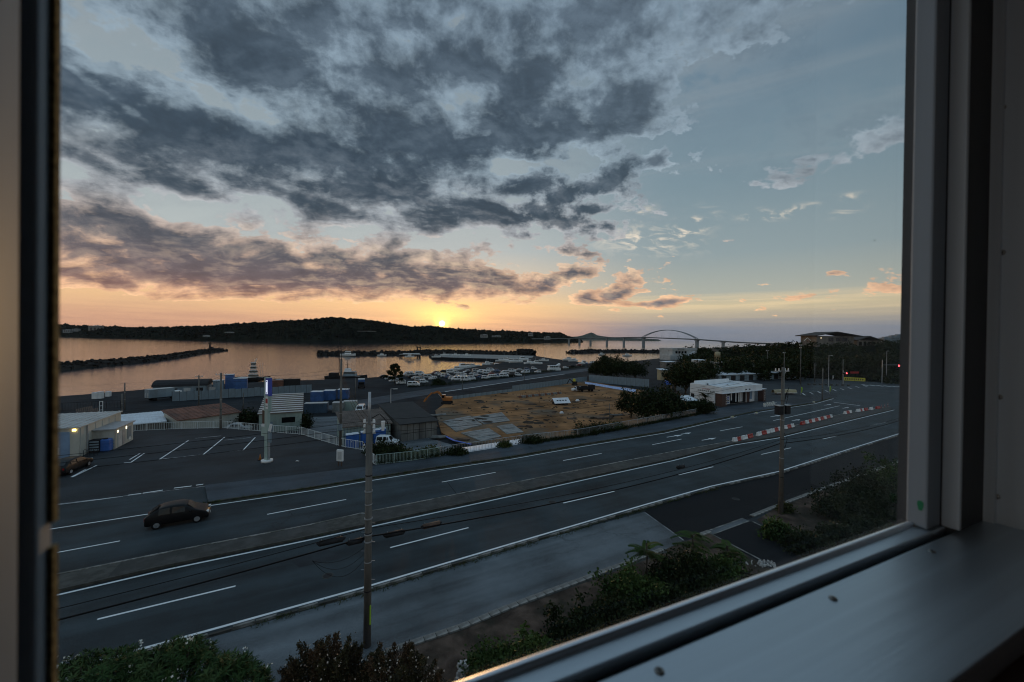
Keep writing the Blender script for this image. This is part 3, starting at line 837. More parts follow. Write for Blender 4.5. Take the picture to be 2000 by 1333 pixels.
# its wood: low tree tops all over the slope
tv = []; tf = []
ico = [(0, 0, 1), (0.9, 0, 0.3), (0.28, 0.86, 0.3), (-0.73, 0.53, 0.3), (-0.73, -0.53, 0.3), (0.28, -0.86, 0.3), (0, 0, -0.6)]
icf = [(0, 1, 2), (0, 2, 3), (0, 3, 4), (0, 4, 5), (0, 5, 1), (6, 2, 1), (6, 3, 2), (6, 4, 3), (6, 5, 4), (6, 1, 5)]
V_, F_ = [], []
for i in range(5200):
    c = rr.randint(1, len(cols) - 1); f = rr.uniform(0.5, 11.5) if rr.rand() < 0.6 else rr.uniform(6.2, 8.5)
    r0, r1 = rings[c - 1], rings[c]; k = int(f); u = f - k; v = rr.rand()
    p = (Vector(r0[k]) * (1 - v) + Vector(r1[k]) * v) * (1 - u) + (Vector(r0[min(12, k + 1)]) * (1 - v) + Vector(r1[min(12, k + 1)]) * v) * u
    s = rr.uniform(3.5, 7.5) * (1.5 if rr.rand() < 0.06 else 1); h = s * rr.uniform(0.7, 1.35)
    b0 = len(V_)
    V_ += [(p.x + q[0] * s * rr.uniform(0.8, 1.2), p.y + q[1] * s, p.z + q[2] * h + 1) for q in ico]
    F_ += [tuple(b0 + i for i in t) for t in icf]
tag(MB().add(V_, F_).build('island_wood', M['hill']), kind='stuff')
# far island with its rocky peak, and the low land beside it
Yf = 9000.0
rings = []
pk = [(1095, 661), (1118, 658), (1128, 657.6), (1138, 655.5), (1146, 652.5), (1151, 650.8), (1155, 649.8), (1160, 651.5), (1166, 655), (1176, 657), (1190, 658.5), (1215, 660), (1260, 661.5), (1286, 663.2)]
for x, y in pk:
    t_ = Q(x, y, Yf)
    rings.append([(t_.x * 0.98, Yf - 400, ZS), (t_.x * 0.99, Yf - 150, ZS + (t_.z - ZS) * 0.6), (t_.x, Yf, t_.z), (t_.x * 1.02, Yf + 400, ZS)])
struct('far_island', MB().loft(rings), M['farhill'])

# hillside on the right
cr = [(1330, 694), (1380, 688), (1440, 680), (1500, 674), (1540, 670), (1590, 667), (1640, 668), (1720, 668), (1760, 668), (1800, 664), (1900, 660), (2300, 655)]
rings = []
for x, y in cr:
    Yc = float(np.interp(x, [1330, 1440, 1560, 1700, 1900, 2300], [330, 300, 262, 245, 240, 260]))
    c = Q(x, y, Yc); a = (x - 1000) / FPX
    rings.append([(a * (Yc - s * 95), Yc - s * 95, -0.3 + (c.z - 2.5 + 0.3) * (1 - s) ** 1.3 + rr.uniform(-0.3, 0.3) * (1 - s) * s * 4) for s in (1, 0.8, 0.6, 0.4, 0.2, 0)] + [(a * (Yc + 200), Yc + 200, c.z - 2.5), (a * (Yc + 600), Yc + 600, -2)])
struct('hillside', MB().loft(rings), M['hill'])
HILL = rings

# ------------------------------------------------------------------ the room and its window
WA = R(25.0)
WW, WN = Vector((math.cos(WA), math.sin(WA), 0)), Vector((-math.sin(WA), math.cos(WA), 0))


def wl(name, m, parent=None, bev=0.0):
    pass


def wbox(g, s0, s1, t0, t1, z0, z1): return g.box(((s0 + s1) / 2, (t0 + t1) / 2, (z0 + z1) / 2), (s1 - s0, t1 - t0, z1 - z0))


def bevel(o, wd=0.002, n=2):
    b = o.modifiers.new('bevel', 'BEVEL'); b.width = wd; b.segments = n
    return o


win = thing('sliding_window', 'satin aluminium sliding window with broad sill framing the view of the harbour', 'window', EYE, WA)
Zb, Zt = -0.262, 0.78
bevel(wbox(MB(), 0.789, 0.829, 0.277, 0.3018, Zb - 0.006, Zt).build('sash_stile', M['aluv'], win), 0.003)
bevel(wbox(MB(), 0.829, 0.836, 0.257, 0.2768, -0.268, Zt).build('frame_fin', M['alujamb'], win))
wbox(MB(), 0.8362, 0.945, 0.2645, 0.33, -0.30, Zt).build('jamb_channel', M['alushade'], win)
bevel(wbox(MB(), 0.94, 0.99, 0.085, 0.2643, -0.30, Zt).build('jamb_panel', M['alujamb'], win))
wbox(MB(), 0.932, 0.9398, 0.252, 0.2640, -0.274, Zt).build('jamb_bead', M['alujamb'], win)
bevel(wbox(MB(), -0.127, 0.789, 0.2915, 0.2993, -0.285, Zb).build('sash_bead', M['alulit'], win), 0.003, 3)
bevel(wbox(MB(), -1.70, 0.832, 0.2725, 0.2925, -0.290, -0.2682).build('bottom_rail', M['alu'], win), 0.0015)
wbox(MB(), -1.70, 0.94, 0.2662, 0.2724, -0.30, -0.2800).build('track_groove', M['recess_shade'], win)
bevel(wbox(MB(), -1.70, 0.9398, 0.146, 0.2660, -0.30, -0.2735).build('sill', M['alu'], win), 0.003, 3)
bevel(wbox(MB(), -0.165, -0.1290, 0.287, 0.3010, Zb - 0.006, Zt).build('meeting_stile', M['aluv'], win), 0.002)
wbox(MB(), -0.165, -0.138, 0.2777, 0.2869, Zb - 0.006, Zt).build('stile_groove', M['recess_shade'], win)
bevel(wbox(MB(), -0.172, -0.1305, 0.2585, 0.2776, Zb - 0.006, Zt).build('meeting_stile', M['aluv'], win), 0.002)
g = MB()
for z0, z1 in ((Zb, -0.113), (-0.100, Zt)):
    wbox(g, -0.1289, -0.1266, 0.2955, 0.3005, z0, z1)
g.build('pile_strip', M['fuzz'], win)
wbox(MB(), -0.1265, 0.7888, 0.2995, 0.3013, Zb - 0.004, Zt).build('pane', M['pane'], win)
wbox(MB(), -1.72, 0.99, 0.10, 0.33, Zt, Zt + 0.05).build('head_frame', M['alu'], win)
wbox(MB(), -1.77, -1.72, 0.10, 0.33, -0.30, Zt).build('jamb_panel', M['aluv'], win)  # out of view; opening widened to here, left unglazed, for more light inside
sc = MB(); sc.cyl((0, 0, 0), (0, 0, 0.0014), 0.0042, 0.0036, 14)
scr = MB(); scr.cyl((0, 0, 0.0015), (0, 0, 0.0016), 0.0017, n=6)
scm, scm2 = sc.mesh('screw', M['screw'], True), scr.mesh('screw_recess', M['recess_shade'])
for x, y in [(1820, 1078), (1627, 1170), (1288, 1312)]:
    d = ray(x, y); k = -0.2735 / d.z; p = d * k
    o = link('screw', scm, win, (p.dot(WW), p.dot(WN), -0.2735)); link('screw_recess', scm2, o)
for x, y in [(1958, 211), (1957, 494), (1951, 776), (1946, 970)]:
    d = ray(x, y); k = 0.94 / d.dot(WW); p = d * k
    o = link('screw', scm, win, (0.94, p.dot(WN), p.z)); o.rotation_euler = (0, R(-90), 0); link('screw_recess', scm2, o)
g = MB(); g.add([(0.7885, 0.2850 + 0.0035 * math.cos(a) * (1 + 0.2 * math.sin(3 * a)), -0.235 + 0.009 * math.sin(a) * (1 + 0.2 * math.cos(2 * a))) for a in [i * math.pi / 6 for i in range(12)]], [tuple(range(12))])
g.build('green_mark', pm('green paint fleck', (0.03, 0.30, 0.14), 0.6), win)


def rbox(name, s0, s1, t0, t1, z0, z1, m):
    o = wbox(MB(), s0, s1, t0, t1, z0, z1).build(name, M[m])
    o.location = EYE; o.rotation_euler.z = WA
    return tag(o, kind='structure')


rbox('wall_window_side', -2.4, -1.77, 0.0, 0.33, -1.3, 1.2, 'facade')
rbox('wall_window_side', 0.99, 2.2, 0.084, 0.33, -1.3, 1.2, 'roomwall')
rbox('wall_below_window', -1.77, 0.99, 0.10, 0.33, -1.3, -0.302, 'roomwall')
rbox('wall_above_window', -1.77, 0.99, 0.0, 0.33, Zt + 0.05, 1.2, 'facade')
rbox('wall_left', -2.5, -2.4, -3.5, 0.33, -1.3, -1.1, 'roomwall')   # added opening, out of view, that lets skylight onto the window's right jamb
rbox('wall_left_lintel', -2.5, -2.4, -3.5, 0.33, 1.1, 1.2, 'roomwall')  # upper strip over that added opening
rbox('wall_right', 2.2, 2.3, -3.5, 0.33, -1.3, 1.2, 'roomwall')
rbox('wall_back', -2.4, 2.2, -3.6, -3.5, -1.3, 1.2, 'roomwall')
rbox('floor', -2.5, 2.3, -3.6, 0.33, -1.5, -1.3, 'roomwall')
rbox('ceiling', -2.5, 2.3, -3.6, 0.33, 1.2, 1.4, 'roomwall')
hb = thing('hotel_building', 'pale rendered building whose upper room holds the sliding window', 'building', (0, 0, 0), WA)
wbox(MB(), -9, 9, -12, 0.30, -0.2, 13.2).build('wall', M['facade'], hb)
USED = {}
UPZ = Vector((0, 0, 1))


def loc3(p, z): return Vector((p[0], p[1], z))


# ------------------------------------------------------------------ vehicles
def car_model(name, label, cat, paint, L=4.2, W=1.68, H=1.5, kind='hatch', fine=False):
    """Front towards +x, wheels on z = 0. Sections run from rear to front."""
    t = thing(name, label, cat)
    h = W / 2
    if kind == 'van':
        top = [(-.50, .62), (-.495, .80), (-.47, .97), (-.40, 1.0), (-.1, 1.0), (.18, .985), (.28, .95), (.40, .66), (.47, .58), (.497, .45), (.50, .34)]
        cab = (1, 7)
    elif kind == 'box':
        top = [(-.50, .55), (-.495, .62), (-.47, .95), (-.40, 1.0), (-.15, 1.0), (.02, .99), (.10, .96), (.20, .62), (.40, .58), (.485, .52), (.50, .36)]
        cab = (1, 7)
    else:
        top = [(-.50, .48), (-.49, .60), (-.44, .70), (-.30, .95), (-.10, 1.0), (.06, .985), (.14, .93), (.28, .64), (.42, .55), (.485, .44), (.50, .32)]
        cab = (2, 7)
    belt = 0.60 if kind != 'hatch' else 0.62
    rings = []
    for i, (x, z) in enumerate(top):
        zt = z * H; zb = 0.20 if 0 < i < len(top) - 1 else 0.32
        zl = min(belt * H, zt - 0.02); e = 1.0 if 0 < i < len(top) - 1 else 0.90
        tw = 0.80 if (cab[0] < i < cab[1]) else 0.93
        if i in (0, len(top) - 1): tw = 0.95
        half = [(h * 0.86 * e, zb), (h * 0.985 * e, zb + 0.14), (h * e, zl * 0.72), (h * 0.965 * e, zl), (h * tw * e, zt - 0.035 * H * (zt > zl + .1)), (h * tw * 0.80 * e, zt)]
        rings.append([Vector((x * L, y, zz)) for y, zz in half] + [Vector((x * L, -y, zz)) for y, zz in reversed(half)])
    g = MB().loft(rings, close=True)
    o = g.build('body', paint, t, True)
    if fine:
        s = o.modifiers.new('smooth', 'SUBSURF'); s.levels = s.render_levels = 2
    # glazing: slightly proud panes over the cabin
    pc = lambda a, b, u: a * (1 - u) + b * u
    for sgn in (1, -1):
        idx = (3, 4) if sgn > 0 else (8, 7)
        spans = [(cab[0] + 1, cab[0] + 2), (cab[0] + 2, cab[1] - 1)] if kind == 'hatch' else [(2, 4), (4, 5), (5, 6)]
        for a, b in spans:
            lo0, hi0, lo1, hi1 = rings[a][idx[0]], rings[a][idx[1]], rings[b][idx[0]], rings[b][idx[1]]
            q = [pc(lo0, lo1, .07), pc(lo0, lo1, .93), pc(hi0, hi1, .90), pc(hi0, hi1, .10)]
            q = [pc(q[0], q[3], .08), pc(q[1], q[2], .08), pc(q[1], q[2], .90), pc(q[0], q[3], .90)]
            q = [p + Vector((0, sgn * 0.015, 0)) for p in q]
            MB().add(q, [(0, 1, 2, 3)]).build('side_window', M['glass'], t)
    for nm, a, b in (('windscreen', cab[1] - 1, cab[1]), ('rear_window', cab[0] + 1 if kind == 'hatch' else 2, cab[0] if kind == 'hatch' else 1)):
        A, B = rings[a], rings[b]
        q = [A[5], A[6], B[6], B[5]]
        q = [Vector((p.x, p.y * 1.08, p.z)) for p in q]
        c = sum(q, Vector()) / 4
        n = (q[1] - q[0]).cross(q[2] - q[0]).normalized()
        if n.x * (1 if nm == 'windscreen' else -1) < 0: n = -n
        MB().add([c + (p - c) * 0.9 + n * 0.02 for p in q], [(0, 1, 2, 3)]).build(nm, M['glass'], t)
    r = 0.31 if H < 1.8 else 0.33
    for x in (-.31, .31):
        for sgn in (1, -1):
            wg = MB().cyl((x * L, sgn * (h - 0.20), r), (x * L, sgn * (h + 0.01), r), r, n=16 if fine else 10)
            wh = wg.build('wheel', M['black'], t, False)
            rm = MB().cyl((x * L, sgn * (h + 0.005), r), (x * L, sgn * (h + 0.02), r), r * 0.62, n=12 if fine else 8)
            rm.build('rim', M['chrome'], wh)
    for sgn in (1, -1):
        MB().box((L * 0.478, sgn * h * 0.70, H * 0.44), (0.16, 0.30, 0.14)).build('headlight', M['lamp'], t)
        MB().box((-L * 0.490, sgn * h * 0.80, H * 0.50), (0.08, 0.16, 0.22)).build('tail_light', M['tail'], t)
        MB().box((L * 0.20, sgn * (h + 0.07), H * 0.63), (0.10, 0.14, 0.11)).build('mirror', paint, t)
    MB().box((L * 0.497, 0, H * 0.27), (0.03, 0.34, 0.15)).build('number_plate', M['white'], t)
    return t


# car driving on the far carriageway
mov = car_model('car', 'black hatchback driving along the far carriageway of the road', 'car', M['carblack'], 3.95, 1.72, 1.60, 'hatch', True)
mov.location = P(350, 1019.5); mov.rotation_euler.z = RA + 0.02
pk = car_model('parked_car', 'black estate car parked by the warehouse at the window edge, nose to the harbour', 'car', M['carblack'], 4.5, 1.72, 1.50, 'hatch', True)
pk.location = P(137, 920, -0.01); pk.rotation_euler.z = R(108)

# harbour car park
models = [car_model('parked_car', 'x', 'car', M['carwhite'], 3.4, 1.5, 1.62, 'box'), car_model('parked_car', 'x', 'car', M['carwhite'], 4.3, 1.68, 1.9, 'van'),
          car_model('parked_car', 'x', 'car', M['carsilver'], 4.0, 1.68, 1.5, 'hatch'), car_model('parked_car', 'x', 'car', M['carblack'], 4.3, 1.7, 1.5, 'hatch'),
          car_model('parked_car', 'x', 'car', M['carblue'], 3.6, 1.6, 1.55, 'box'), car_model('parked_car', 'x', 'car', M['carsilver'], 4.3, 1.7, 1.85, 'van'),
          car_model('parked_car', 'x', 'car', M['carred'], 3.9, 1.66, 1.5, 'hatch')]
mn = ['white boxy microcar', 'white one-box van', 'silver hatchback', 'black hatchback', 'blue boxy microcar', 'silver people carrier', 'dark red hatchback']
ORD = ['first', 'second', 'third', 'fourth', 'fifth', 'sixth', 'seventh', 'eighth', 'ninth', 'tenth', 'eleventh', 'twelfth', 'thirteenth']
rows = [('row nearest the lone quay tree', [(752, 738), (760, 741), (770, 745.5), (783, 750)], 32),
        ('row just right of the quay tree', [(797, 733), (802, 735.4), (807, 738), (813, 741), (819.5, 744.4), (827, 748)], 30),
        ('second row from the quay tree', [(819, 732), (827, 735.4), (836, 738.6), (845, 741.5)], 30),
        ('third row from the quay tree', [(851, 730), (857, 732), (863.5, 734), (870, 736.2), (877, 738.4), (884, 741)], 26),
        ('short row before the fence by the coastal road', [(891, 743), (900, 741), (909, 744), (919, 742)], 14),
        ('row in front of the moored boats', [(868, 727.5), (880, 728), (893, 730), (905, 733), (897, 736.5)], 18),
        ('middle row of the car park', [(911, 728), (917.5, 730), (924, 732), (931, 734.5), (939, 737.5), (948, 740)], 24),
        ('row beside the boats on their trailers', [(930, 726.5), (940, 728), (951, 730), (962, 732), (973, 735)], 18),
        ('row nearest the coastal road', [(955, 738), (968, 737.5), (984, 736.5), (997, 735), (1012, 734), (1026, 729)], 12),
        ('far right row before the house boat', [(958, 725), (972, 726), (986, 730), (1000, 727), (1013, 724), (1030, 723), (1043, 721.5), (1050, 728)], 10),
        ('row beside the house boat', [(1105, 720), (1118, 717), (1131, 714), (1143, 711), (1157, 710)], 12)]
cn = 0
for nm, pts, hd in rows:
    for i, (x, y) in enumerate(pts):
        k = rnd.choice([0, 0, 1, 1, 2, 0, 3, 4, 5, 1, 2, 6])
        instance(models[k], USED, P(x, y + 1.0, ZY + 0.005), R(hd + rnd.uniform(-5, 5) + (180 if rnd.random() < 0.3 else 0)),
                 '%s, %s in the %s' % (mn[k], ORD[i], nm), 'cars in the harbour car park', 'car')
for k, m_ in enumerate(models):
    if not USED.get(m_.name):
        instance(m_, USED, P(790 + k * 9, 752, ZY), R(20), mn[k] + ' standing apart by the car park entrance', 'cars in the harbour car park', 'car')
vn = car_model('van', 'white van stopped alone at the mouth of the harbour car park', 'van', M['carwhite'], 4.4, 1.7, 1.95, 'van')
vn.location = P(808, 755.5, ZY); vn.rotation_euler.z = R(8)
jm = car_model('off_road_car', 'small white off-road car parked in the yard beside the portable toilets', 'car', M['carwhite'], 3.5, 1.55, 1.75, 'box', False)
jm.location = P(757, 871.5, ZY); jm.rotation_euler.z = R(-6)
wv = car_model('van', 'white van facing the road in the works yard', 'van', M['carwhite'], 4.5, 1.75, 2.0, 'van')
wv.location = P(704, 808, ZY); wv.rotation_euler.z = R(-78)
sc_ = car_model('car', 'white car beside the dark truck on the building site', 'car', M['carwhite'], 3.4, 1.5, 1.6, 'box')
sc_.location = P(1126, 764.5, -2.7); sc_.rotation_euler.z = R(200)


pc_ = car_model('parked_car', 'pale car half hidden behind the car park railing near the crossarm pole', 'car', M['carsilver'], 4.0, 1.65, 1.5, 'hatch')
pc_.location = P(467, 842, ZY); pc_.rotation_euler.z = R(10)


def truck(name, label, p, rz, cabm, boxm, L=7.0, W=2.2, H=3.0, open_=False):
    t = thing(name, label, 'truck', p, rz)
    MB().box((0, 0, 0.75), (L, W * 0.5, 0.25)).build('chassis', M['dark'], t)
    c = MB().box((L / 2 - 0.85, 0, 1.45), (1.7, W * 0.95, 1.5), tap=0.92)
    c = c.build('cab', cabm, t)
    MB().box((L / 2 - 0.02, 0, 1.72), (0.06, W * 0.78, 0.6)).build('windscreen', M['glass'], c)
    if open_:
        b = MB(); bl = L - 1.9
        b.box((-0.95, 0, 0.98), (bl, W, 0.12)); b.box((-0.95, W / 2, 1.4), (bl, 0.07, 0.8)); b.box((-0.95, -W / 2, 1.4), (bl, 0.07, 0.8)); b.box((-0.95 - bl / 2, 0, 1.4), (0.07, W, 0.8))
        b.build('load_bed', boxm, t)
    else:
        b = MB().box((-0.9, 0, 0.9 + (H - 0.9) / 2), (L - 1.9, W, H - 0.9)).build('cargo_box', boxm, t)
        MB().box((-0.9, 0, H + 0.02), (L - 1.86, W + 0.04, 0.05)).build('roof', M['pale'], b)
        for s in (1, -1):
            MB().box((-0.9 - (L - 1.9) / 2 - 0.03, s * W * 0.3, H * 0.5), (0.05, 0.10, H * 0.4)).build('door_bar', M['white'], b)
    for x in (-L * 0.32, L * 0.30):
        for s in (1, -1):
            MB().cyl((x, s * (W / 2 - 0.28), 0.45), (x, s * W / 2, 0.45), 0.45, n=12).build('wheel', M['black'], t)
    return t


truck('box_truck', 'pale box truck seen from behind in front of the round-roofed warehouse', P(320, 781, ZY), R(62), M['white'], M['panel'], 7.5, 2.5, 3.1)
truck('tipper_truck', 'dark open tipper truck at the back of the building site', P(1144, 765, -2.7), R(20), M['dark'], M['dark'], 6.0, 2.1, 2.6, True)
truck('box_truck', 'blue box truck on the quay near the lone tree', P(706, 757.5, ZY), R(-70), M['dark'], M['bluecont'], 6.0, 2.2, 2.9)


# ------------------------------------------------------------------ buildings
def quadbuild(t, a, d, back, L, D, z0, zf, zb, wall, roof, over=0.25, ribs=0, ribm=None, thick=0.12, off=(0, 0, 0)):
    """Walls from corner a along d (length L) and back (depth D); roof from the eave zf to the rear zb. World coordinates."""
    a = Vector((a[0], a[1], 0)); d = Vector((d[0], d[1], 0)).normalized(); b = Vector((back[0], back[1], 0)).normalized()
    A, B, Cc, Dd = a, a + d * L, a + d * L + b * D, a + b * D
    o_ = t.location
    g = MB(o_)
    lo = [loc3(p, z0) for p in (A, B, Cc, Dd)]; hi = [loc3(A, zf), loc3(B, zf), loc3(Cc, zb), loc3(Dd, zb)]
    g.add(lo + hi, [(0, 1, 5, 4), (1, 2, 6, 5), (2, 3, 7, 6), (3, 0, 4, 7), (4, 5, 6, 7)])
    w_ = g.build('wall', wall, t)
    sl = (zb - zf) / D
    c4 = [loc3(A - d * over - b * over, zf - sl * over), loc3(B + d * over - b * over, zf - sl * over), loc3(Cc + d * over + b * over, zb + sl * over), loc3(Dd - d * over + b * over, zb + sl * over)]
    g = MB(o_); g.add([p + UPZ * 0.02 for p in c4] + [p + UPZ * (0.02 + thick) for p in c4], [(3, 2, 1, 0), (4, 5, 6, 7), (0, 1, 5, 4), (1, 2, 6, 5), (2, 3, 7, 6), (3, 0, 4, 7)])
    r_ = g.build('roof', roof, t)
    if ribs:
        for k in range(ribs):
            u = (k + 0.5) / ribs
            g = MB(o_); p0 = c4[0].lerp(c4[1], u) + UPZ * (thick + 0.05); p1 = c4[3].lerp(c4[2], u) + UPZ * (thick + 0.05)
            g.cyl(p0, p1, 0.05, n=4); g.build('roof_rib', ribm or roof, r_)
    return w_, r_, (A, B, Cc, Dd, d, b)


def wallbox(t, A, d, n, s0, s1, z0, z1, m, name, proud=0.03, dep=0.06, parent=None):
    """A panel set on a wall that starts at A and runs along d; n points out of the wall."""
    c = Vector((A[0], A[1], 0)) + d * ((s0 + s1) / 2) + n * (proud - dep / 2 + 0.0); c.z = (z0 + z1) / 2
    g = MB(t.location); g.box(c, (s1 - s0, dep, z1 - z0), math.atan2(d.y, d.x))
    return g.build(name, m, parent or t)


fD, bD = Vector((0.9165, 0.40, 0)), Vector((-0.40, 0.9165, 0))
c0 = P(154, 893.5)
t = thing('warehouse', 'pale metal warehouse with blue shutters and a lit lamp at the window edge', 'warehouse', loc3(c0, 0))
A = c0 - fD * 16
w_, r_, q = quadbuild(t, A, fD, bD, 16, 10.5, -0.05, 3.5, 3.6, M['cream'], M['pale'], 0.15, 22, M['pale'])
for k in range(5):
    wallbox(t, A, fD, -bD, 15.2 - 2.2 * k - 1.9, 15.2 - 2.2 * k, 0.05, 3.1, M['bluedoor'], 'shutter')
for k in range(6):
    wallbox(t, c0, bD, fD, 0.3 + k * 1.7, 0.36 + k * 1.7, 0.0, 3.4, M['pale'], 'wall_seam', 0.04)
wallbox(t, A, fD, -bD, 15.45, 15.75, 3.15, 3.4, M['litwarm'], 'wall_lamp', 0.14, 0.2)
wallbox(t, c0, bD, fD, 1.6, 1.72, 0.2, 3.5, M['galv'], 'downpipe', 0.14, 0.12)
wallbox(t, A, fD, -bD, 13.9, 14.3, 0.5, 1.3, M['white'], 'notice', 0.05)
ca = P(223.4, 877.8)
t = thing('store_shed', 'low cream annexe with two lit lamps against the side of the metal warehouse', 'shed', loc3(ca, 0))
w_, r_, q = quadbuild(t, ca - fD * 2.6, fD, bD, 2.6, 5.3, -0.05, 2.5, 2.5, M['cream'], M['galv'], 0.2)
for a, b, z0, z1, m, nm in [(0.08, 0.14, 0, 2.3, 'conc', 'seam'), (0.9, 2.0, 0.05, 2.0, 'pale', 'shutter'), (2.1, 2.7, 0.05, 2.05, 'galv', 'door'), (3.6, 4.7, 0.5, 2.1, 'panel', 'window'),
                            (0.75, 1.0, 1.95, 2.25, 'litpale', 'wall_lamp'), (3.1, 3.35, 1.95, 2.3, 'litpale', 'wall_lamp'), (4.0, 4.5, 0.3, 0.7, 'white', 'meter_box')]:
    wallbox(t, ca, bD, fD, a, b, z0, z1, M[m], nm, 0.05)
d_ = thing('water_drum', 'blue plastic tank beside the lit annexe', 'tank', P(206, 881, -0.012), R(20))
g = MB(); g.box((0, 0, 0.75), (1.15, 1.0, 1.5), tap=0.94); bevel(g.build('tank', M['blue'], d_), 0.12, 3)
for z in (0.4, 0.75, 1.1): MB().box((0, 0, z), (1.19, 1.04, 0.06)).build('band', M['blue'], d_)
MB().cyl((0, 0, 1.5), (0, 0, 1.6), 0.25).build('lid', M['dark'], d_)
d_ = thing('storage_cage', 'dark wire storage cage next to the blue tank', 'cage', P(188, 883, -0.012), R(20))
MB().box((0, 0, 0.8), (1.0, 0.9, 1.5)).build('stack', M['dark'], d_)
for k in range(4): MB().box((0.0, -0.47, 0.35 + k * 0.33), (0.9, 0.03, 0.18)).build('shelf', M['panel'], d_)
d_ = thing('bicycle_rack', 'low metal bicycle rack against the warehouse side wall', 'rack', P(163, 893, -0.012), R(20))
for k in range(4):
    g = MB(); x = k * 0.35
    g.tube([(x, 0, 0), (x, 0, 0.75), (x, 0.25, 0.85), (x, 0.5, 0.75), (x, 0.5, 0)], 0.025); g.build('hoop', M['dark'], d_)
# yard sheds (harbour level)
t = thing('work_shed', 'pale green workshop with a white-ribbed sloping roof behind the sign tower', 'shed', Vector((-45.5, 73.8, ZY)))
w_, r_, q = quadbuild(t, (-45.5, 73.8), (0.894, 0.447), (-0.447, 0.894), 6.9, 14, ZY, 0.45, 2.0, M['greenwall'], M['brownroof'], 0.2)
A, B, Cc, Dd, d, b = q
for k in range(10):
    u = k / 9.0
    g = MB(t.location); p0 = loc3(A - d * 0.2 + b * 14 * u, 0.45 + 1.55 * u + 0.22); g.box(p0 + d * 3.65, (7.3, 0.34, 0.12), math.atan2(d.y, d.x)); g.build('roof_rib', M['white'], r_)
wallbox(t, A, d, -b, 3.6, 5.8, -1.35, -0.35, M['glass'], 'window')
wallbox(t, A, d, -b, 1.0, 2.2, -3.0, -1.0, M['panel'], 'door')
t = thing('store_shed', 'long shed with a rusty red roof beyond the car park fence', 'shed', Vector((-58, 71.5, ZY)))
quadbuild(t, (-58, 71.5), (0.51, 0.86), (-0.86, 0.51), 9.6, 6.2, ZY, -0.3, 0.7, M['cream'], M['rust'], 0.35, 14, M['rust'])
t = thing('store_shed', 'lean-to with a bright white corrugated roof behind the annexe', 'shed', Vector((-66.5, 67.0, ZY)))
quadbuild(t, (-66.5, 67.0), (0.72, 0.69), (-0.70, 0.71), 7.5, 8.0, ZY, -0.7, -0.1, M['oldwall'], M['whiteroof'], 0.25, 16, M['whiteroof'])
t = thing('site_hut', 'long corrugated hut with a brown tiled roof behind the portable toilets', 'hut', Vector((-27.1, 66.9, ZY)))
w_, r_, q = quadbuild(t, (-27.4, 66.9), (0.86, 0.50), (-0.50, 0.86), 7.6, 7.5, ZY, -0.15, 1.0, M['greenwall'], M['brownroof'], 0.3, 26, M['brownroof'])
for k in range(15): wallbox(t, q[0], q[4], -q[5], k * 0.5 + 0.1, k * 0.5 + 0.2, ZY, -0.2, M['panel'], 'wall_rib', 0.05)
t = thing('old_storehouse', 'dark stained storehouse with a black sloping roof beside the building site', 'building', Vector((-18.7, 69.4, ZY)))
w_, r_, q = quadbuild(t, (-18.7, 69.4), (0.82, 0.57), (-0.57, 0.82), 6.6, 12.0, ZY, -0.15, 1.5, M['oldwall'], M['tarroof'], 0.25)
for k in range(6): wallbox(t, q[0], q[4], -q[5], k * 1.1 + 0.03, k * 1.1 + 0.08, ZY, -0.2, M['dark'], 'board_joint', 0.03, 0.04)
wallbox(t, q[0], q[4], -q[5], 0.0, 6.6, -1.75, -1.68, M['dark'], 'board_joint', 0.035, 0.04)
wallbox(t, q[0], q[5], -q[4], 4.5, 6.5, ZY, -0.8, M['dark'], 'doorway', 0.03)
# round-roofed warehouse on the quay
a, b = P(298, 774.5, ZY), P(403, 770, ZY)
d = (b - a).normalized(); n = Vector((-d.y, d.x, 0)); L = (b - a).length
t = thing('quay_warehouse', 'long warehouse with a dark rounded roof at the water edge', 'warehouse', loc3(a, ZY))
MB(t.location).prism([a, b, b + n * 9, a + n * 9], ZY, ZY + 2.6).build('wall', M['panel'], t)
g = MB(t.location)
g.loft([[loc3(p + n * (4.5 - 4.7 * math.cos(k * math.pi / 8)), ZY + 2.55 + 1.6 * math.sin(k * math.pi / 8)) for k in range(9)] for p in (a - d * 0.3, b + d * 0.3)], close=True)
g.build('roof', M['dark'], t)
for k in range(5): wallbox(t, a, d, -n, 1.0 + k * 3.0, 2.6 + k * 3.0, ZY + 0.1, ZY + 2.0, M['dark'] if k % 2 else M['pale'], 'shutter')
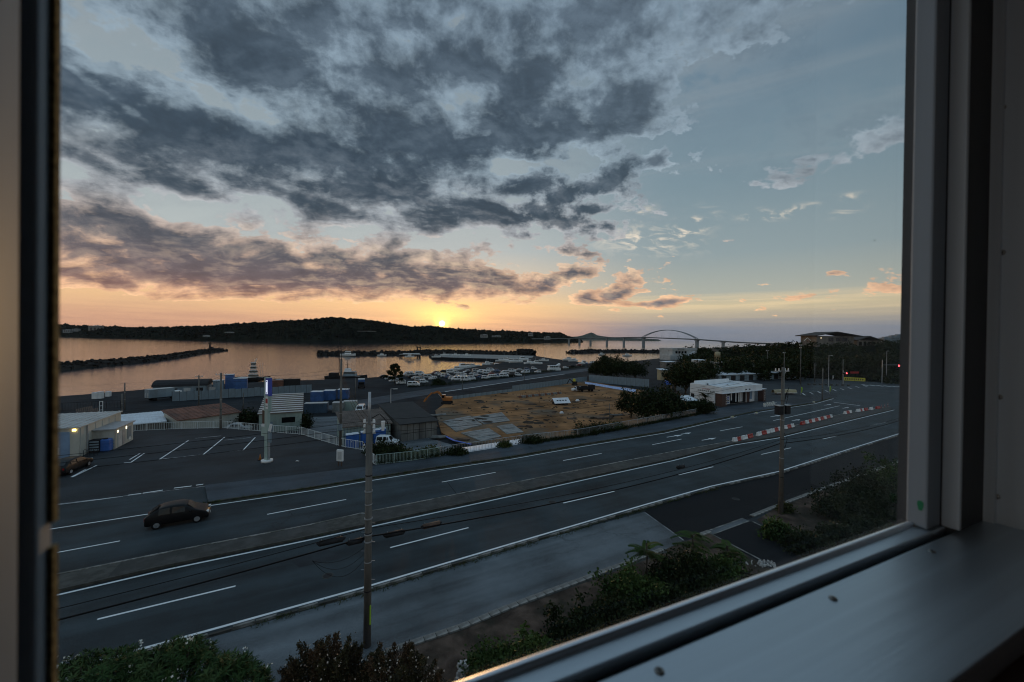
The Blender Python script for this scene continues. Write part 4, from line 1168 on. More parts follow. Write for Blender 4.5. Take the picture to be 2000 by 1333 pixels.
# panel fence of the container yard
a, b = P(336, 784.5, ZY), P(609, 767.5, ZY)
d = (b - a).normalized(); L = (b - a).length; N_ = 22
t = thing('panel_fence', 'tall grey-blue panel fence round the harbour yard', 'fence', loc3(a, ZY))
g = MB(); g.box((L / N_ / 2, 0, 1.25), (L / N_ - 0.05, 0.06, 2.5))
for k in range(4): g.box((L / N_ * (k + 0.5) / 4, -0.045, 1.25), (0.10, 0.03, 2.46))
pmesh = g.mesh('panel', M['panel'])
for k in range(N_):
    link('panel', pmesh, t, d * (L / N_ * k) + UPZ * rnd.uniform(-0.12, 0.08) + Vector((0, 0, 0)), math.atan2(d.y, d.x))
for k in range(N_ + 1): MB().box(d * (L / N_ * k), (0.09, 0.09, 5.3)).build('post', M['dark'], t)
for x, y0, wd, h_, m, lab in [(449, 764, 2.2, 5.2, 'bluecont', 'tall blue steel bin standing behind the panel fence'), (470, 764, 3.6, 4.0, 'bluecont', 'long blue bin with a pale lid behind the panel fence'),
                              (427, 766, 2.6, 3.6, 'panel', 'grey steel bin with a pale lid behind the panel fence'), (570, 760, 5.0, 3.2, 'dark', 'dark heap container at the end of the panel fence'),
                              (540, 762, 4.0, 3.0, 'rust', 'rusty skip behind the panel fence near the sign tower')]:
    p = P(x, y0, ZY); t = thing('steel_bin', lab, 'container', p, R(25), 'bins of the harbour yard')
    MB().box((0, 0, h_ / 2), (wd, 2.0, h_)).build('body', M[m], t)
    MB().box((0, 0, h_ + 0.05), (wd + 0.1, 2.1, 0.12)).build('lid', M['whiteroof'] if m != 'dark' and m != 'rust' else M[m], t)


def container(lab, p, rz, L, W, H, m, top='whiteroof'):
    t = thing('shipping_container', lab, 'container', p, rz, 'containers in the harbour yard')
    MB().box((0, 0, H / 2), (L, W, H)).build('body', M[m], t)
    MB().box((0, 0, H + 0.04), (L + 0.06, W + 0.06, 0.09)).build('roof', M[top], t)
    g = MB()
    n = max(4, int(L / 0.45))
    for k in range(n):
        for s in (1, -1): g.box((-L / 2 + (k + 0.5) * L / n, s * (W / 2 + 0.02), H / 2), (L / n * 0.5, 0.05, H * 0.9))
    g.build('corrugation', M[m], t)
    for s in (1, -1):
        MB().box((L / 2 + 0.03, s * W * 0.24, H / 2), (0.06, W * 0.44, H * 0.9)).build('door', M[m], t)
    return t


for (x, y), L, lab in [((620, 783.5), 3.0, 'blue container with a white roof, left of the three by the harbour road'), ((644, 781), 2.9, 'blue container with a white roof, middle of the three by the harbour road'),
                       ((671, 778.5), 2.8, 'blue container with a white roof, right of the three by the harbour road')]:
    container(lab, P(x, y, ZY), R(12), L, 2.4, 2.6, 'bluecont')
for (x, y), L, m, lab in [((618, 806), 4.8, 'bluegrey', 'blue-grey container at the back of the works yard'), ((661, 804.5), 2.4, 'conc', 'small grey container between the blue and green ones'),
                          ((684, 801.5), 3.0, 'greenwall', 'pale green container next to the white van')]:
    container(lab, P(x, y, ZY), R(14), L, 2.0, 2.2, m, 'pale')
for (x, y), s, lab in [((187, 779.5), 1.1, 'white crate on the empty quay, left one of a pair'), ((195, 779), 1.15, 'white crate on the empty quay, right one of a pair'), ((211.5, 775), 0.9, 'small white crate near the water on the quay')]:
    t = thing('crate', lab, 'crate', P(x, y, ZY), R(8), 'white crates on the quay')
    MB().box((0, 0, s * 0.8), (s * 1.05, s, s * 1.5)).build('body', M['white'], t); MB().box((0, 0, s * 1.58), (s * 1.1, s * 1.05, 0.08)).build('lid', M['whiteroof'], t)
t = thing('display_frame', 'tall white frame standing behind the warehouse roof', 'frame', P(197.5, 812, ZY), R(30))
for s in (-0.25, 0.25): MB().box((s, 0, 1.55), (0.1, 0.08, 3.1)).build('post', M['white'], t)
for z in (1.2, 2.1, 3.05): MB().box((0, 0, z), (0.4, 0.06, 0.09)).build('rail', M['white'], t)
for k, (x, y) in enumerate([(157, 812), (172, 807), (183, 810)]):
    t = thing('scrap_pile', ['long sloping pile of dark planks behind the warehouse', 'second pile of dark planks near the white frame', 'small pile of dark planks beside the white frame'][k], 'scrap', P(x, y, ZY), R(50))
    for i in range(5): MB().box((i * 0.28 - 0.5, 0, 0.6 + i * 0.05), (0.2, 3.2 - k * 0.6, 0.14), m=Matrix.Rotation(R(24), 3, 'X')).build('plank', M['wood'], t)
# portable toilets
def toilet():
    t = thing('portable_toilet', 'x', 'portable toilet')
    bevel(MB().box((0, 0, 1.12), (1.0, 1.0, 2.2)).build('cabin', M['blue'], t), 0.05)
    MB().box((0, 0, 2.27), (1.06, 1.06, 0.12), tap=0.85).build('roof', M['whiteroof'], t)
    dr = MB().box((0, -0.515, 1.05), (0.78, 0.04, 1.95)).build('door', M['blue'], t)
    MB().box((0.26, -0.55, 1.15), (0.08, 0.05, 0.2)).build('handle', M['white'], dr)
    return t
tp = toilet()
for i, (x, y) in enumerate([(682, 876), (694, 874), (711, 870.5), (735.5, 865), (746.5, 862)]):
    instance(tp, USED, P(x, y, ZY), R(27 + i), 'blue portable toilet, %s from the left along the corrugated hut' % ORD[i], 'portable toilets by the hut')


# ------------------------------------------------------------------ poles and wires
def pole(label, base, H, r0=0.17, r1=0.11, arms=1, rz=0.0, name='utility_pole', box=0, bands=4):
    t = thing(name, label, 'utility pole', base, rz)
    MB().cyl((0, 0, -0.3), (0, 0, H), r0, r1, 14).build('mast', M['pole'], t, True)
    for k in range(arms):
        z = H - 0.35 - k * 0.9
        c = MB().box((0, 0.12, z), (1.7, 0.09, 0.09)).build('crossarm', M['galv'], t)
        for s in (-0.75, -0.35, 0.4, 0.78):
            MB().cyl((s, 0.12, z + 0.04), (s, 0.12, z + 0.26), 0.06, 0.04, 6).build('insulator', M['white'], c)
        MB().cyl((0.5, 0.1, z), (0.05, 0.1, z - 0.55), 0.025, n=4).build('brace', M['galv'], c)
    for k in range(bands):
        z = H * (0.25 + 0.13 * k)
        r = r0 + (r1 - r0) * z / H + 0.012
        MB().cyl((0, 0, z), (0, 0, z + 0.05), r, n=14).build('band', M['galv'] if k % 2 else M['dark'], t)
    for k in range(box):
        s = 1 if k else -1
        MB().cyl((s * 0.36, 0, H - 4.2), (s * 0.36, 0, H - 3.35), 0.26, n=12).build('transformer', M['dark'], t)
    return t


def wire(label, pts, r=0.018, name='overhead_wire', group=None, m='black'):
    g = MB(pts[0]); out = []
    for a, b, sag in zip(pts, pts[1:], [None] * len(pts)):
        a, b = Vector(a), Vector(b); L = (b - a).length
        for k in range(24):
            u = k / 24.0; p = a.lerp(b, u); p.z -= L * 0.018 * 4 * u * (1 - u); out.append(p)
    out.append(Vector(pts[-1]))
    g.tube(out, r)
    o = g.build(name, M[m], None, True, loc=pts[0])
    return tag(o, label, 'wire', group)


P1, P2 = P(717, 1262), P(1525, 1004)
t1 = pole('thick concrete utility pole rising from the bushes in front of the road', P1, 10.6, 0.18, 0.145, 0, bands=5)
MB().cyl((0, 0, 10.55), (0, 0, 12.15), 0.075, 0.065, 10).build('pole_top', M['galv'], t1, True)
for k, z in enumerate((10.2, 10.45, 10.7)):
    for s in (-1, 1):
        i_ = MB().cyl((s * 0.22, 0, z), (s * 0.22, 0, z + 0.16), 0.075, 0.055, 8).build('insulator', M['white'], t1)
    MB().box((0, 0, z), (0.62, 0.06, 0.06)).build('bracket', M['galv'], t1)
MB().tube([(0.1, 0, 10.9), (0.45, 0.1, 11.1), (0.8, 0.2, 10.7), (0.9, 0.2, 10.2)], 0.02).build('jumper_cable', M['black'], t1)
MB().cyl((0.62, 0.1, 10.3), (0.62, 0.1, 10.75), 0.07, 0.10, 8).build('arrester', M['white'], t1)
MB().box((0.17, -0.10, 1.55), (0.05, 0.06, 0.9)).build('guard_strip', M['lime'], t1)
for z in (5.0, 5.35, 6.1, 7.4): MB().cyl((0, 0, z), (0, 0, z + 0.06), 0.185, n=14).build('band', M['galv'], t1)
for k in range(8): MB().cyl(((-1) ** k * 0.17, 0, 3.2 + k * 0.45), ((-1) ** k * 0.33, 0, 3.2 + k * 0.45), 0.012, n=5).build('step_bolt', M['galv'], t1)
t2 = pole('concrete utility pole with twin dark boxes beside the black access lot', P2, 12.6, 0.19, 0.12, 1, R(20), bands=5)
for s in (-1, 1):
    b_ = MB().box((s * 0.42, 0, 8.95), (0.5, 0.45, 0.75)).build('equipment_box', M['dark'], t2)
    MB().box((s * 0.42, 0, 9.34), (0.56, 0.5, 0.05)).build('lid', M['galv'], b_)
for k in range(4): MB().tube([(0.2, 0, 9.6), (0.5 + 0.15 * k, 0.2, 10.2 + 0.2 * k), (0.9, 0.2, 9.9), (0.5, 0.1, 9.3)], 0.014).build('jumper_cable', M['black'], t2)
MB().tube([(0.15, 0, 6.0), (0.5, 0.1, 5.6), (0.9, 0.2, 6.3), (0.5, 0.2, 6.9), (0.15, 0, 6.5)], 0.02).build('cable_loop', M['black'], t2)
P3 = P(665, 872)
t3 = pole('utility pole with a ladder-like double mast at the car park fence', P3, 11.6, 0.18, 0.13, 0, bands=4)
for s in (-0.32, 0.0): MB().cyl((s, 0.1, 9.0), (s, 0.1, 13.0 + s), 0.05, n=6).build('antenna_mast', M['dark'], t3)
for k in range(6): MB().box((-0.16, 0.1, 9.4 + k * 0.45), (0.34, 0.05, 0.06)).build('rung', M['dark'], t3)
for s in (-0.42, -0.1): MB().cyl((s, 0.1, 12.6), (s, 0.1, 15.0), 0.02, n=4).build('whip_aerial', M['dark'], t3)
MB().box((-0.2, 0.1, 12.7), (0.9, 0.08, 0.1)).build('bracket', M['dark'], t3)
MB().box((-0.05, -0.1, 2.6), (0.5, 0.35, 0.9)).build('meter_box', M['panel'], t3)
P4 = P(431, 838)
pole('wooden-looking pole with one crossarm behind the car park fence', loc3(P4, ZY), 11.8, 0.19, 0.13, 1, R(8))
pole('pole with a tangle of cables in front of the round-roofed warehouse', P(388, 797, ZY), 7.9, 0.17, 0.13, 1, R(12))
pole('bare short pole on the open quay left of the box truck', P(243.5, 801, ZY), 6.3, 0.15, 0.11, 0)
pole('bare pole rising behind the lit annexe', P(238, 821, -3.0), 5.4, 0.15, 0.11, 0)
pole('thin pole between the rusty roof and the panel fence', P(475, 800, ZY), 4.0, 0.10, 0.08, 0)
pole('thin pole beside the blue containers', P(694, 783, ZY), 6.3, 0.12, 0.09, 0)
pole('thin pole at the edge of the coastal road', P(903, 762, ZY), 6.0, 0.09, 0.07, 0)
pole('thin pole beside the coastal road near its painted line end', P(1024, 745, ZY), 6.0, 0.09, 0.07, 0)
pole('slim steel post at the corner of the building site', P(1190, 830, -2.7), 4.4, 0.06, 0.05, 0, bands=0, name='steel_post')
pr = [('tall pole with two crossarms in front of the wooded hill', (1563, 752), 673, 2), ('pole at the left foot of the wooded hill', (1498, 738), 684, 1), ('grey pole behind the white flat-roofed shop', (1472, 742), 713, 0),
      ('pole hidden behind the pole with twin dark boxes', (1531, 745), 688, 1), ('pole left of the street lamp at the junction', (1591, 746), 709, 0), ('thin pole on the junction kerb', (1606, 784), 720, 0), ('pole beside the yellow banner sign', (1646, 750), 703, 0)]
RP = []
for lab, (x, y), yt, ar in pr:
    b = P(x, y); H = 14.8 + (661 + (x - 1000) * 0.0125 - yt) * b.y / FPX
    pole(lab, b, H, 0.17, 0.12, ar, R(30), bands=2); RP.append((b, H))
# wires along the road and across the car park
away = -RD
for k, (z1, z2, o_, r) in enumerate([(5.15, 6.0, 0.0, 0.035), (5.55, 6.3, 0.12, 0.015)]):
    wire(['thick telephone cable slung low along the near carriageway', 'thin telephone wire just above the thick low cable'][k],
         [loc3(P1 - RD * 34, z1 - 0.1), loc3(P1 + RN * 0.2, z1), loc3(P2 + RN * 0.2, z2), loc3(P2 + RD * 36, z2 + 0.6)], r)
for k, (z1, z2, o_) in enumerate([(10.25, 11.9, -0.25), (10.5, 12.1, 0.0), (10.75, 12.3, 0.25)]):
    wire('%s of the three power lines strung high between the two near poles' % ['lowest', 'middle', 'highest'][k],
         [loc3(P1 - RD * 38 + RN * 6, z1 - 0.4), loc3(P1 + RN * o_, z1), loc3(P2 + RN * o_, z2), loc3(P2 + RD * 40, z2 + 0.5)], 0.009, group='power lines along the road')
for k in range(3):
    wire('%s wire from the near pole to the double mast at the fence' % ['upper', 'middle', 'lower'][k], [loc3(P1 + RN * 0.2, 10.9 - k * 0.3), loc3(P3, 10.6 - k * 0.5)], 0.013)
    wire('%s wire crossing the car park from the double mast' % ['upper', 'middle', 'lower'][k], [loc3(P3, 10.4 - k * 0.5), loc3(P4, 8.4 - k * 0.4), loc3(P(388, 797, ZY), 4.6 - k * 0.3)], 0.014)
wire('long wire over the quay past the bare short pole', [loc3(P(388, 797, ZY), 4.5), loc3(P(243.5, 801, ZY), 3.2), loc3(P(60, 812, ZY), 3.2)], 0.014)
for i in range(len(RP) - 1):
    wire('wire strung between the %s and next poles near the junction' % ORD[i], [loc3(RP[i][0], RP[i][1] - 0.4), loc3(RP[i + 1][0], RP[i + 1][1] - 0.4)], 0.016)
# cable closures on the thick low cable
def cab(u): 
    p = (P1 + RN * 0.2).lerp(P2 + RN * 0.2, u); L = (P2 - P1).length; return loc3(p, 5.15 + 0.85 * u - L * 0.018 * 4 * u * (1 - u) - 0.16)
g0 = MB(); g0.cyl((-0.48, 0, 0), (0.48, 0, 0), 0.13, n=12); cl_m = g0.mesh('cable_closure', M['dark'])
for dist, lab in [(-1.6, 'long dark cable closure hanging left of the near pole, upper one'), (-0.55, 'short dark cable closure hanging left of the near pole, close to it'), (1.3, 'dark cable closure hanging just right of the near pole'),
                  (3.2, 'brownish cable closure hanging farther right on the same cable'), (22.5, 'small dark cable closure left of the pole with twin boxes')]:
    p = P1 + RD * dist + RN * 0.25
    z = {-1.6: 5.28, -0.55: 5.02, 1.3: 4.99, 3.2: 5.02, 22.5: 5.3}[dist]
    t = thing('cable_closure', lab, 'cable closure', loc3(p, z), RA, 'closures on the telephone cable')
    ln = {-1.6: 1.0, -0.55: 0.62, 1.3: 0.88, 3.2: 0.88, 22.5: 0.7}[dist]
    MB().cyl((-ln / 2, 0, 0), (ln / 2, 0, 0), 0.13, n=12).build('sleeve', M['dark'] if dist != 3.2 else M['wood'], t, True)
    for s in (-1, 1): MB().cyl((s * ln / 2, 0, 0), (s * (ln / 2 + 0.12), 0, 0.05), 0.10, 0.03, n=10).build('end_cap', M['dark'], t)
    for s in (-1, 1): MB().cyl((s * ln * 0.4, 0, 0.1), (s * ln * 0.4, 0, 0.2), 0.012, n=4).build('hanger', M['galv'], t)
for k in range(3):
    g = MB(P1); a = loc3(P1 - RD * 2.4, 4.7); b = loc3(P1, 4.9 - 0.25 * k)
    out = [a.lerp(b, u / 12) - UPZ * (0.4 + 0.25 * k) * 4 * (u / 12) * (1 - u / 12) for u in range(13)]
    g.tube(out, 0.008)
    tag(g.build('service_wire', M['black'], None, True, loc=P1), '%s of the thin slack wires looping to the near pole' % ['topmost', 'middle', 'lowest'][k], 'wire', 'slack wires at the near pole')


# ------------------------------------------------------------------ fences
def post_fence(label, pts, H, step, zbase, m, bars=0, post=0.06, netm=None):
    pts = [Vector((p[0], p[1], 0)) for p in pts]
    t = thing('fence', label, 'fence', loc3(pts[0], zbase))
    st = resample(pts, step)
    g = MB(); g.box((0, 0, H / 2), (post, post, H)); pmz = g.mesh('post', m)
    for p in st: link('post', pmz, t, loc3(p - pts[0], 0))
    for z in (H - 0.03, 0.10):
        g = MB(); g.tube([loc3(p - pts[0], z) for p in pts], 0.03, 4); g.build('rail', m, t)
    if bars:
        g = MB()
        for p in resample(pts, bars): g.box(loc3(p - pts[0], H / 2), (0.03, 0.03, H - 0.15))
        tag(g.build('bar', m, t), kind='stuff')
    return t


fpx = px([(258, 845), (264, 842.5), (350, 838.5), (434, 836.5), (500, 842.5), (535, 845.5), (589, 849.5)])
post_fence('white railing along the far edge of the car park', fpx, 1.15, 2.25, -0.01, M['rail'], 0.30)
post_fence('white railing curving down the car park edge to the roadside', px([(589, 849.5), (652, 868.5), (670, 873.5), (709, 880), (716, 894), (733, 909)]), 1.15, 1.9, -0.01, M['rail'], 0.30)
post_fence('green-grey bar railing along the pavement before the yard', px([(735, 909.5), (800, 902.5), (860, 893)]), 1.2, 2.0, 0.05, M['signgreen'], 0.16)
post_fence('thin bar railing along the pavement before the building site', px([(860, 893), (887, 888.5), (1026, 867.5), (1135, 854.5), (1250, 832.5), (1360, 811.5)]), 1.25, 2.4, 0.05, M['galv'], 0.22, 0.045)
# fences of the site
a, b, c = P(868, 785, ZY), P(1000, 767, ZY), P(1146, 746, ZY)
def panels(label, p0, p1, H, n, m, zb=ZY):
    d = (p1 - p0).normalized(); L = (p1 - p0).length
    t = thing('panel_fence', label, 'fence', loc3(p0, zb))
    me = MB().box((L / n / 2, 0, H / 2), (L / n - 0.06, 0.05, H)).mesh('panel', m)
    for k in range(n):
        link('panel', me, t, d * (L / n * k) + UPZ * rnd.uniform(-0.03, 0.03), math.atan2(d.y, d.x))
    for k in range(n + 1): MB().box(d * (L / n * k) + UPZ * H / 2, (0.07, 0.09, H + 0.3)).build('post', M['dark'], t)
panels('grey hoarding between the building site and the coastal road', b, c, 2.2, 26, M['panel'])
panels('low grey hoarding behind the orange excavator', a, b, 1.2, 12, M['panel'])
panels('dark blue hoarding at the far right end of the building site', P(1150, 746.5, ZY), P(1268, 757, ZY), 3.0, 14, M['panel'])

post_fence('dark wire fence on the harbour ground behind the left warehouse', px([(60, 806), (120, 803), (240, 797)], ZY), 1.8, 2.5, ZY, M['dark'], 0.5, 0.07)
# ------------------------------------------------------------------ sign tower
ps = P(521.5, 902)
t = thing('sign_tower', 'pale green information sign tower with a blue panel standing in the car park', 'sign', ps, R(-26))
MB().cyl((0, 0, -0.02), (0, 0, 0.24), 0.62, n=24).build('base', M['white'], t, True)
MB().box((0, 0, 3.1), (0.52, 0.34, 6.0)).build('pillar', M['signgreen'], t)
up_ = MB().box((0.05, 0, 7.9), (0.78, 0.40, 3.9)).build('upper_panel', M['signgreen'], t)
bx = MB().box((0.475, 0, 8.75), (0.07, 0.42, 2.1)).build('blue_panel', M['signblue'], up_)
bl = MB().box((0.21, -0.215, 8.8), (0.42, 0.05, 2.0)).build('blue_panel', M['signblue'], up_)
for s0, s1, z0, z1 in ((0.05, 0.08, 8.0, 9.5), (0.34, 0.37, 8.0, 9.5), (0.05, 0.37, 9.5, 9.54), (0.05, 0.37, 7.96, 8.0)):
    MB().box(((s0 + s1) / 2 + 0.0, -0.245, (z0 + z1) / 2), (s1 - s0, 0.02, z1 - z0)).build('outline', M['signlit'], up_)
MB().box((0.21, -0.247, 8.75), (0.10, 0.02, 1.2)).build('sign_letter', M['signlit'], up_)
wp = MB().box((0.21, -0.215, 6.95), (0.42, 0.05, 1.4)).build('white_panel', M['white'], up_)
MB().box((0.21, -0.245, 7.15), (0.36, 0.02, 0.55)).build('red_band', M['red'], up_)
MB().box((0.21, -0.247, 6.55), (0.32, 0.02, 0.09)).build('text_line', M['dark'], up_)
for (x, z, wd, hh, m) in [(-0.52, 5.2, 0.45, 1.7, 'wood'), (-0.52, 6.1, 0.6, 0.3, 'white'), (-0.56, 4.3, 0.5, 0.25, 'white'), (-0.62, 3.5, 0.62, 1.1, 'signgreen'), (-0.55, 4.05, 0.75, 0.28, 'white')]:
    MB().box((x, 0.05, z), (wd, 0.36, hh)).build('side_sign', M[m], t)
for k in range(2):
    MB().box((0.62 + k * 0.26, -0.15, 4.0), (0.2, 0.05, 1.1), m=Matrix.Rotation(R(20), 3, 'Y')).build('hanging_board', M['white'], t)
MB().box((0.6, -0.1, 3.0), (0.42, 0.2, 1.3)).build('side_sign', M['panel'], t)
MB().box((0.33, 0, 2.0), (0.16, 0.2, 3.4)).build('cable_duct', M['galv'], t)
d_ = thing('marker_cone', 'orange traffic cone at the foot of the sign tower', 'cone', P(508, 899, -0.01), 0)
MB().cyl((0, 0, 0.03), (0, 0, 0.7), 0.17, 0.03, 12).build('cone', M['orange'], d_, True); MB().box((0, 0, 0.02), (0.4, 0.4, 0.04)).build('base', M['black'], d_)
# white board on legs
t = thing('notice_board', 'white rounded notice board on short legs at the car park corner', 'sign', P(664, 910.5, -0.01), R(-12))
bevel(MB().box((0, 0, 1.2), (0.82, 0.24, 1.35)).build('board', M['white'], t), 0.08, 3)
MB().box((0.02, -0.13, 1.2), (0.5, 0.03, 0.85)).build('inner_panel', M['pale'], t)
for s in (-0.2, 0.2): MB().box((s, 0, 0.3), (0.09, 0.09, 0.7)).build('leg', M['wood'], t)
t = thing('manhole_marker', 'small white marker block lying in the empty car park', 'marker', P(580.5, 902, -0.01), R(10))
MB().box((0, 0, 0.06), (0.42, 0.3, 0.12), tap=0.8).build('block', M['conc'], t)
MB().box((0, 0, 0.13), (0.2, 0.12, 0.03)).build('cap', M['white'], t)

# ------------------------------------------------------------------ red and white barriers on the median
def barrier(m):
    t = thing('road_barrier', 'x', 'barrier')
    g = MB(); g.loft([[Vector((x, y * s, z)) for y, z in ((-0.22, 0), (-0.22, 0.12), (-0.13, 0.32), (-0.10, 0.66), (0.10, 0.66), (0.13, 0.32), (0.22, 0.12), (0.22, 0))] for x, s in ((-0.5, 0.92), (-0.46, 1), (0.46, 1), (0.5, 0.92))], close=True)
    g.build('body', M[m], t)
    MB().cyl((0.2, 0, 0.66), (0.2, 0, 0.70), 0.06, n=10).build('filler_cap', M['dark'], t)
    return t
bw, br = barrier('white'), barrier('red')
seq = [(535, 548, 'w'), (548, 584, 'r'), (585, 640, 'w'), (640, 680, 'r'), (710, 748, 'w'), (750, 782, 'r'), (782, 808, 'w'), (812, 845, 'w'), (845, 875, 'r'), (875, 900, 'w'), (930, 944, 'w'), (944, 975, 'r'), (975, 1000, 'w'),
       (1048, 1090, 'r'), (1092, 1115, 'w'), (1115, 1140, 'r'), (1140, 1158, 'w'), (1158, 1185, 'r'), (1185, 1205, 'w'), (1205, 1232, 'r'), (1236, 1250, 'w'), (1250, 1282, 'r'), (1282, 1300, 'w'),
       (1395, 1408, 'w'), (1408, 1430, 'r'), (1430, 1450, 'w'), (1490, 1518, 'w'), (1518, 1530, 'r'), (1530, 1547, 'w'), (1548, 1580, 'r'), (1580, 1630, 'w'), (1630, 1685, 'r')]
f1c = resample(offset(F1, -0.55), 0.25)
def proj(p):
    v = Vector((p[0], p[1], 0.2)) - EYE; f_ = v.dot(_FW)
    return 1000 + FPX * v.dot(_RX) / f_
prx = [proj(p) for p in f1c]
iw = ir = 0
for a, b, c in seq:
    xa, xb = 1300 + a / 4, 1300 + b / 4
    ia = min(range(len(prx)), key=lambda q: abs(prx[q] - xa)); ib = min(range(len(prx)), key=lambda q: abs(prx[q] - xb))
    pa, pb = f1c[ia], f1c[ib]; d = pb - pa; L = max(0.4, d.length)
    if c == 'w': iw += 1; lab = 'white plastic barrier on the median, number %d of the white ones counted towards the junction' % iw
    else: ir += 1; lab = 'red plastic barrier on the median, number %d of the red ones counted towards the junction' % ir
    nw = ['zero', 'first', 'second', 'third', 'fourth', 'fifth', 'sixth', 'seventh', 'eighth', 'ninth', 'tenth', 'eleventh', 'twelfth', 'thirteenth', 'fourteenth', 'fifteenth', 'sixteenth', 'seventeenth', 'eighteenth', 'nineteenth', 'twentieth']
    lab = '%s %s barrier on the median, counted from the near end towards the junction' % (nw[iw if c == 'w' else ir], 'white' if c == 'w' else 'red')
    o = instance(bw if c == 'w' else br, USED, loc3((pa + pb) / 2, 0.165), math.atan2(d.y, d.x) + rnd.uniform(-0.08, 0.08), lab, 'red and white barriers on the median')
    o.scale = (min(1.5, max(0.8, L * 0.96)), 1, 0.82)
for k in range(3):
    t = thing('marker_post', ['slim red marker post on the median nose', 'second slim red marker post on the median nose', 'third slim red marker post on the median nose, farthest'][k], 'post', loc3(P(1722 + k * 6, 799 - k * 1.5), 0.16))
    MB().cyl((0, 0, 0), (0, 0, 0.8), 0.04, n=8).build('post', M['red'], t); MB().cyl((0, 0, 0.45), (0, 0, 0.58), 0.045, n=8).build('band', M['white'], t)

# ------------------------------------------------------------------ building site
t = thing('excavator', 'orange excavator working at the back of the building site', 'excavator', P(873, 789, -2.7), R(172))
for s in (-1, 1):
    bevel(MB().box((0, s * 1.0, 0.45), (3.4, 0.5, 0.9)).build('track', M['dark'], t), 0.3, 3)
hs = MB().box((-0.2, 0, 1.7), (2.8, 2.3, 1.2)).build('house', M['orange'], t); bevel(hs, 0.1)
cb = MB().box((0.9, 0.7, 2.35), (1.2, 0.9, 1.5), tap=0.85).build('cab', M['orange'], t); MB().box((1.0, 1.16, 2.45), (0.8, 0.03, 0.8)).build('window', M['glass'], cb); MB().box((0.9, 0.7, 3.13), (1.1, 0.85, 0.06)).build('cab_roof', M['white'], cb)
MB().box((-1.3, 0, 1.6), (0.5, 2.2, 0.9)).build('counterweight', M['dark'], t)
def beam(a, b, w0, w1, nm, m='orange'):
    a, b = Vector(a), Vector(b); d = (b - a).normalized(); n = Vector((-d.z, 0, d.x))
    g = MB(); pts = [a - n * w0, b - n * w1, b + n * w1, a + n * w0]
    g.add([p + Vector((0, y, 0)) for y in (-0.2, 0.2) for p in pts], [(0, 1, 2, 3), (7, 6, 5, 4), (0, 4, 5, 1), (1, 5, 6, 2), (2, 6, 7, 3), (3, 7, 4, 0)])
    return g.build(nm, M[m], t)
beam((1.0, 0, 1.7), (3.0, 0, 3.9), 0.3, 0.36, 'boom'); beam((3.0, 0, 3.9), (5.3, 0, 3.2), 0.36, 0.22, 'boom'); beam((5.2, 0, 3.5), (7.2, 0, 1.4), 0.26, 0.16, 'stick'); beam((7.0, 0, 1.6), (7.9, 0, 0.4), 0.34, 0.25, 'bucket')
beam((1.3, 0, 1.6), (2.9, 0, 3.0), 0.09, 0.07, 'hydraulic_ram', 'galv')
for o_ in (t,): o_.scale = (0.8, 0.8, 0.8)
t = thing('digger', 'small dark digger on a spoil heap at the far end of the building site', 'digger', P(1122, 753, -2.7), R(190))
for s in (-1, 1): MB().box((0, s * 0.6, 0.3), (1.8, 0.35, 0.6)).build('track', M['dark'], t)
MB().box((-0.1, 0, 1.1), (1.5, 1.3, 0.9)).build('house', M['dark'], t); MB().box((0.2, 0.2, 2.0), (0.8, 0.8, 1.0)).build('cab', M['yellow'], t)
beam((0.7, 0, 1.2), (1.9, 0, 2.4), 0.14, 0.12, 'boom', 'dark'); beam((1.9, 0, 2.4), (3.0, 0, 0.6), 0.12, 0.09, 'stick', 'dark')
# white gabled roof lying on the dirt
t = thing('tent_roof', 'white gabled roof frame with dark windows sitting on the orange soil', 'roof', P(1094, 790, -2.7), R(20))
hx_, hy_ = 2.35, 1.6
g = MB(); g.loft([[Vector((x, -hy_, 0.55)), Vector((x, 0, 1.75)), Vector((x, hy_, 0.55)), Vector((x, hy_, 0.47)), Vector((x, 0, 1.65)), Vector((x, -hy_, 0.47))] for x in (-hx_, hx_)], close=True)
g.build('roof_sheet', M['palesheet'], t)
for k in range(4): MB().box((-1.2 + 0.8 * k, -0.86, 1.17), (0.42, 0.3, 0.03), m=Matrix.Rotation(R(37), 3, 'X')).build('skylight', M['glass'], t)
for x in (-1.6, -0.6, 0.5, 1.6): MB().box((x, 0, 0.28), (0.3, 2.4, 0.5)).build('trestle', M['dark'], t)
for (x, y), s, lab in [((1128, 784), 0.9, 'small white bundle on the orange soil right of the gabled roof'), ((1097, 808), 0.8, 'white bundle lying on the orange soil in front of the gabled roof')]:
    t = thing('sheet_bundle', lab, 'bundle', P(x, y, -2.7), R(25))
    g = MB(); g.box((0, 0, s * 0.3), (s * 1.3, s * 0.8, s * 0.6), tap=0.6); bevel(g.build('bundle', M['palesheet'], t), 0.12, 2); MB().box((s * 0.4, 0, s * 0.5), (0.1, s * 0.8, 0.14)).build('strap', M['dark'], t)
for k in range(20):
    x = 1016 + k * 4.1; y = 777.5 - k * 0.42
    t = thing('concrete_block', '%s concrete block from the left in the row across the site' % nw[k + 1], 'block', P(x, y, -2.7), R(20 + rnd.uniform(-12, 12)), 'row of concrete blocks on the site')
    MB().box((0, 0, 0.3), (0.75, 0.6, 0.6), tap=0.9).build('block', M['conc'] if k % 3 else M['rust'], t)
    MB().cyl((0.1, 0, 0.6), (0.1, 0, 1.1 + 0.2 * (k % 2)), 0.04, n=5).build('rod', M['rust'], t)
rb = np.random.RandomState(5)
g = MB()
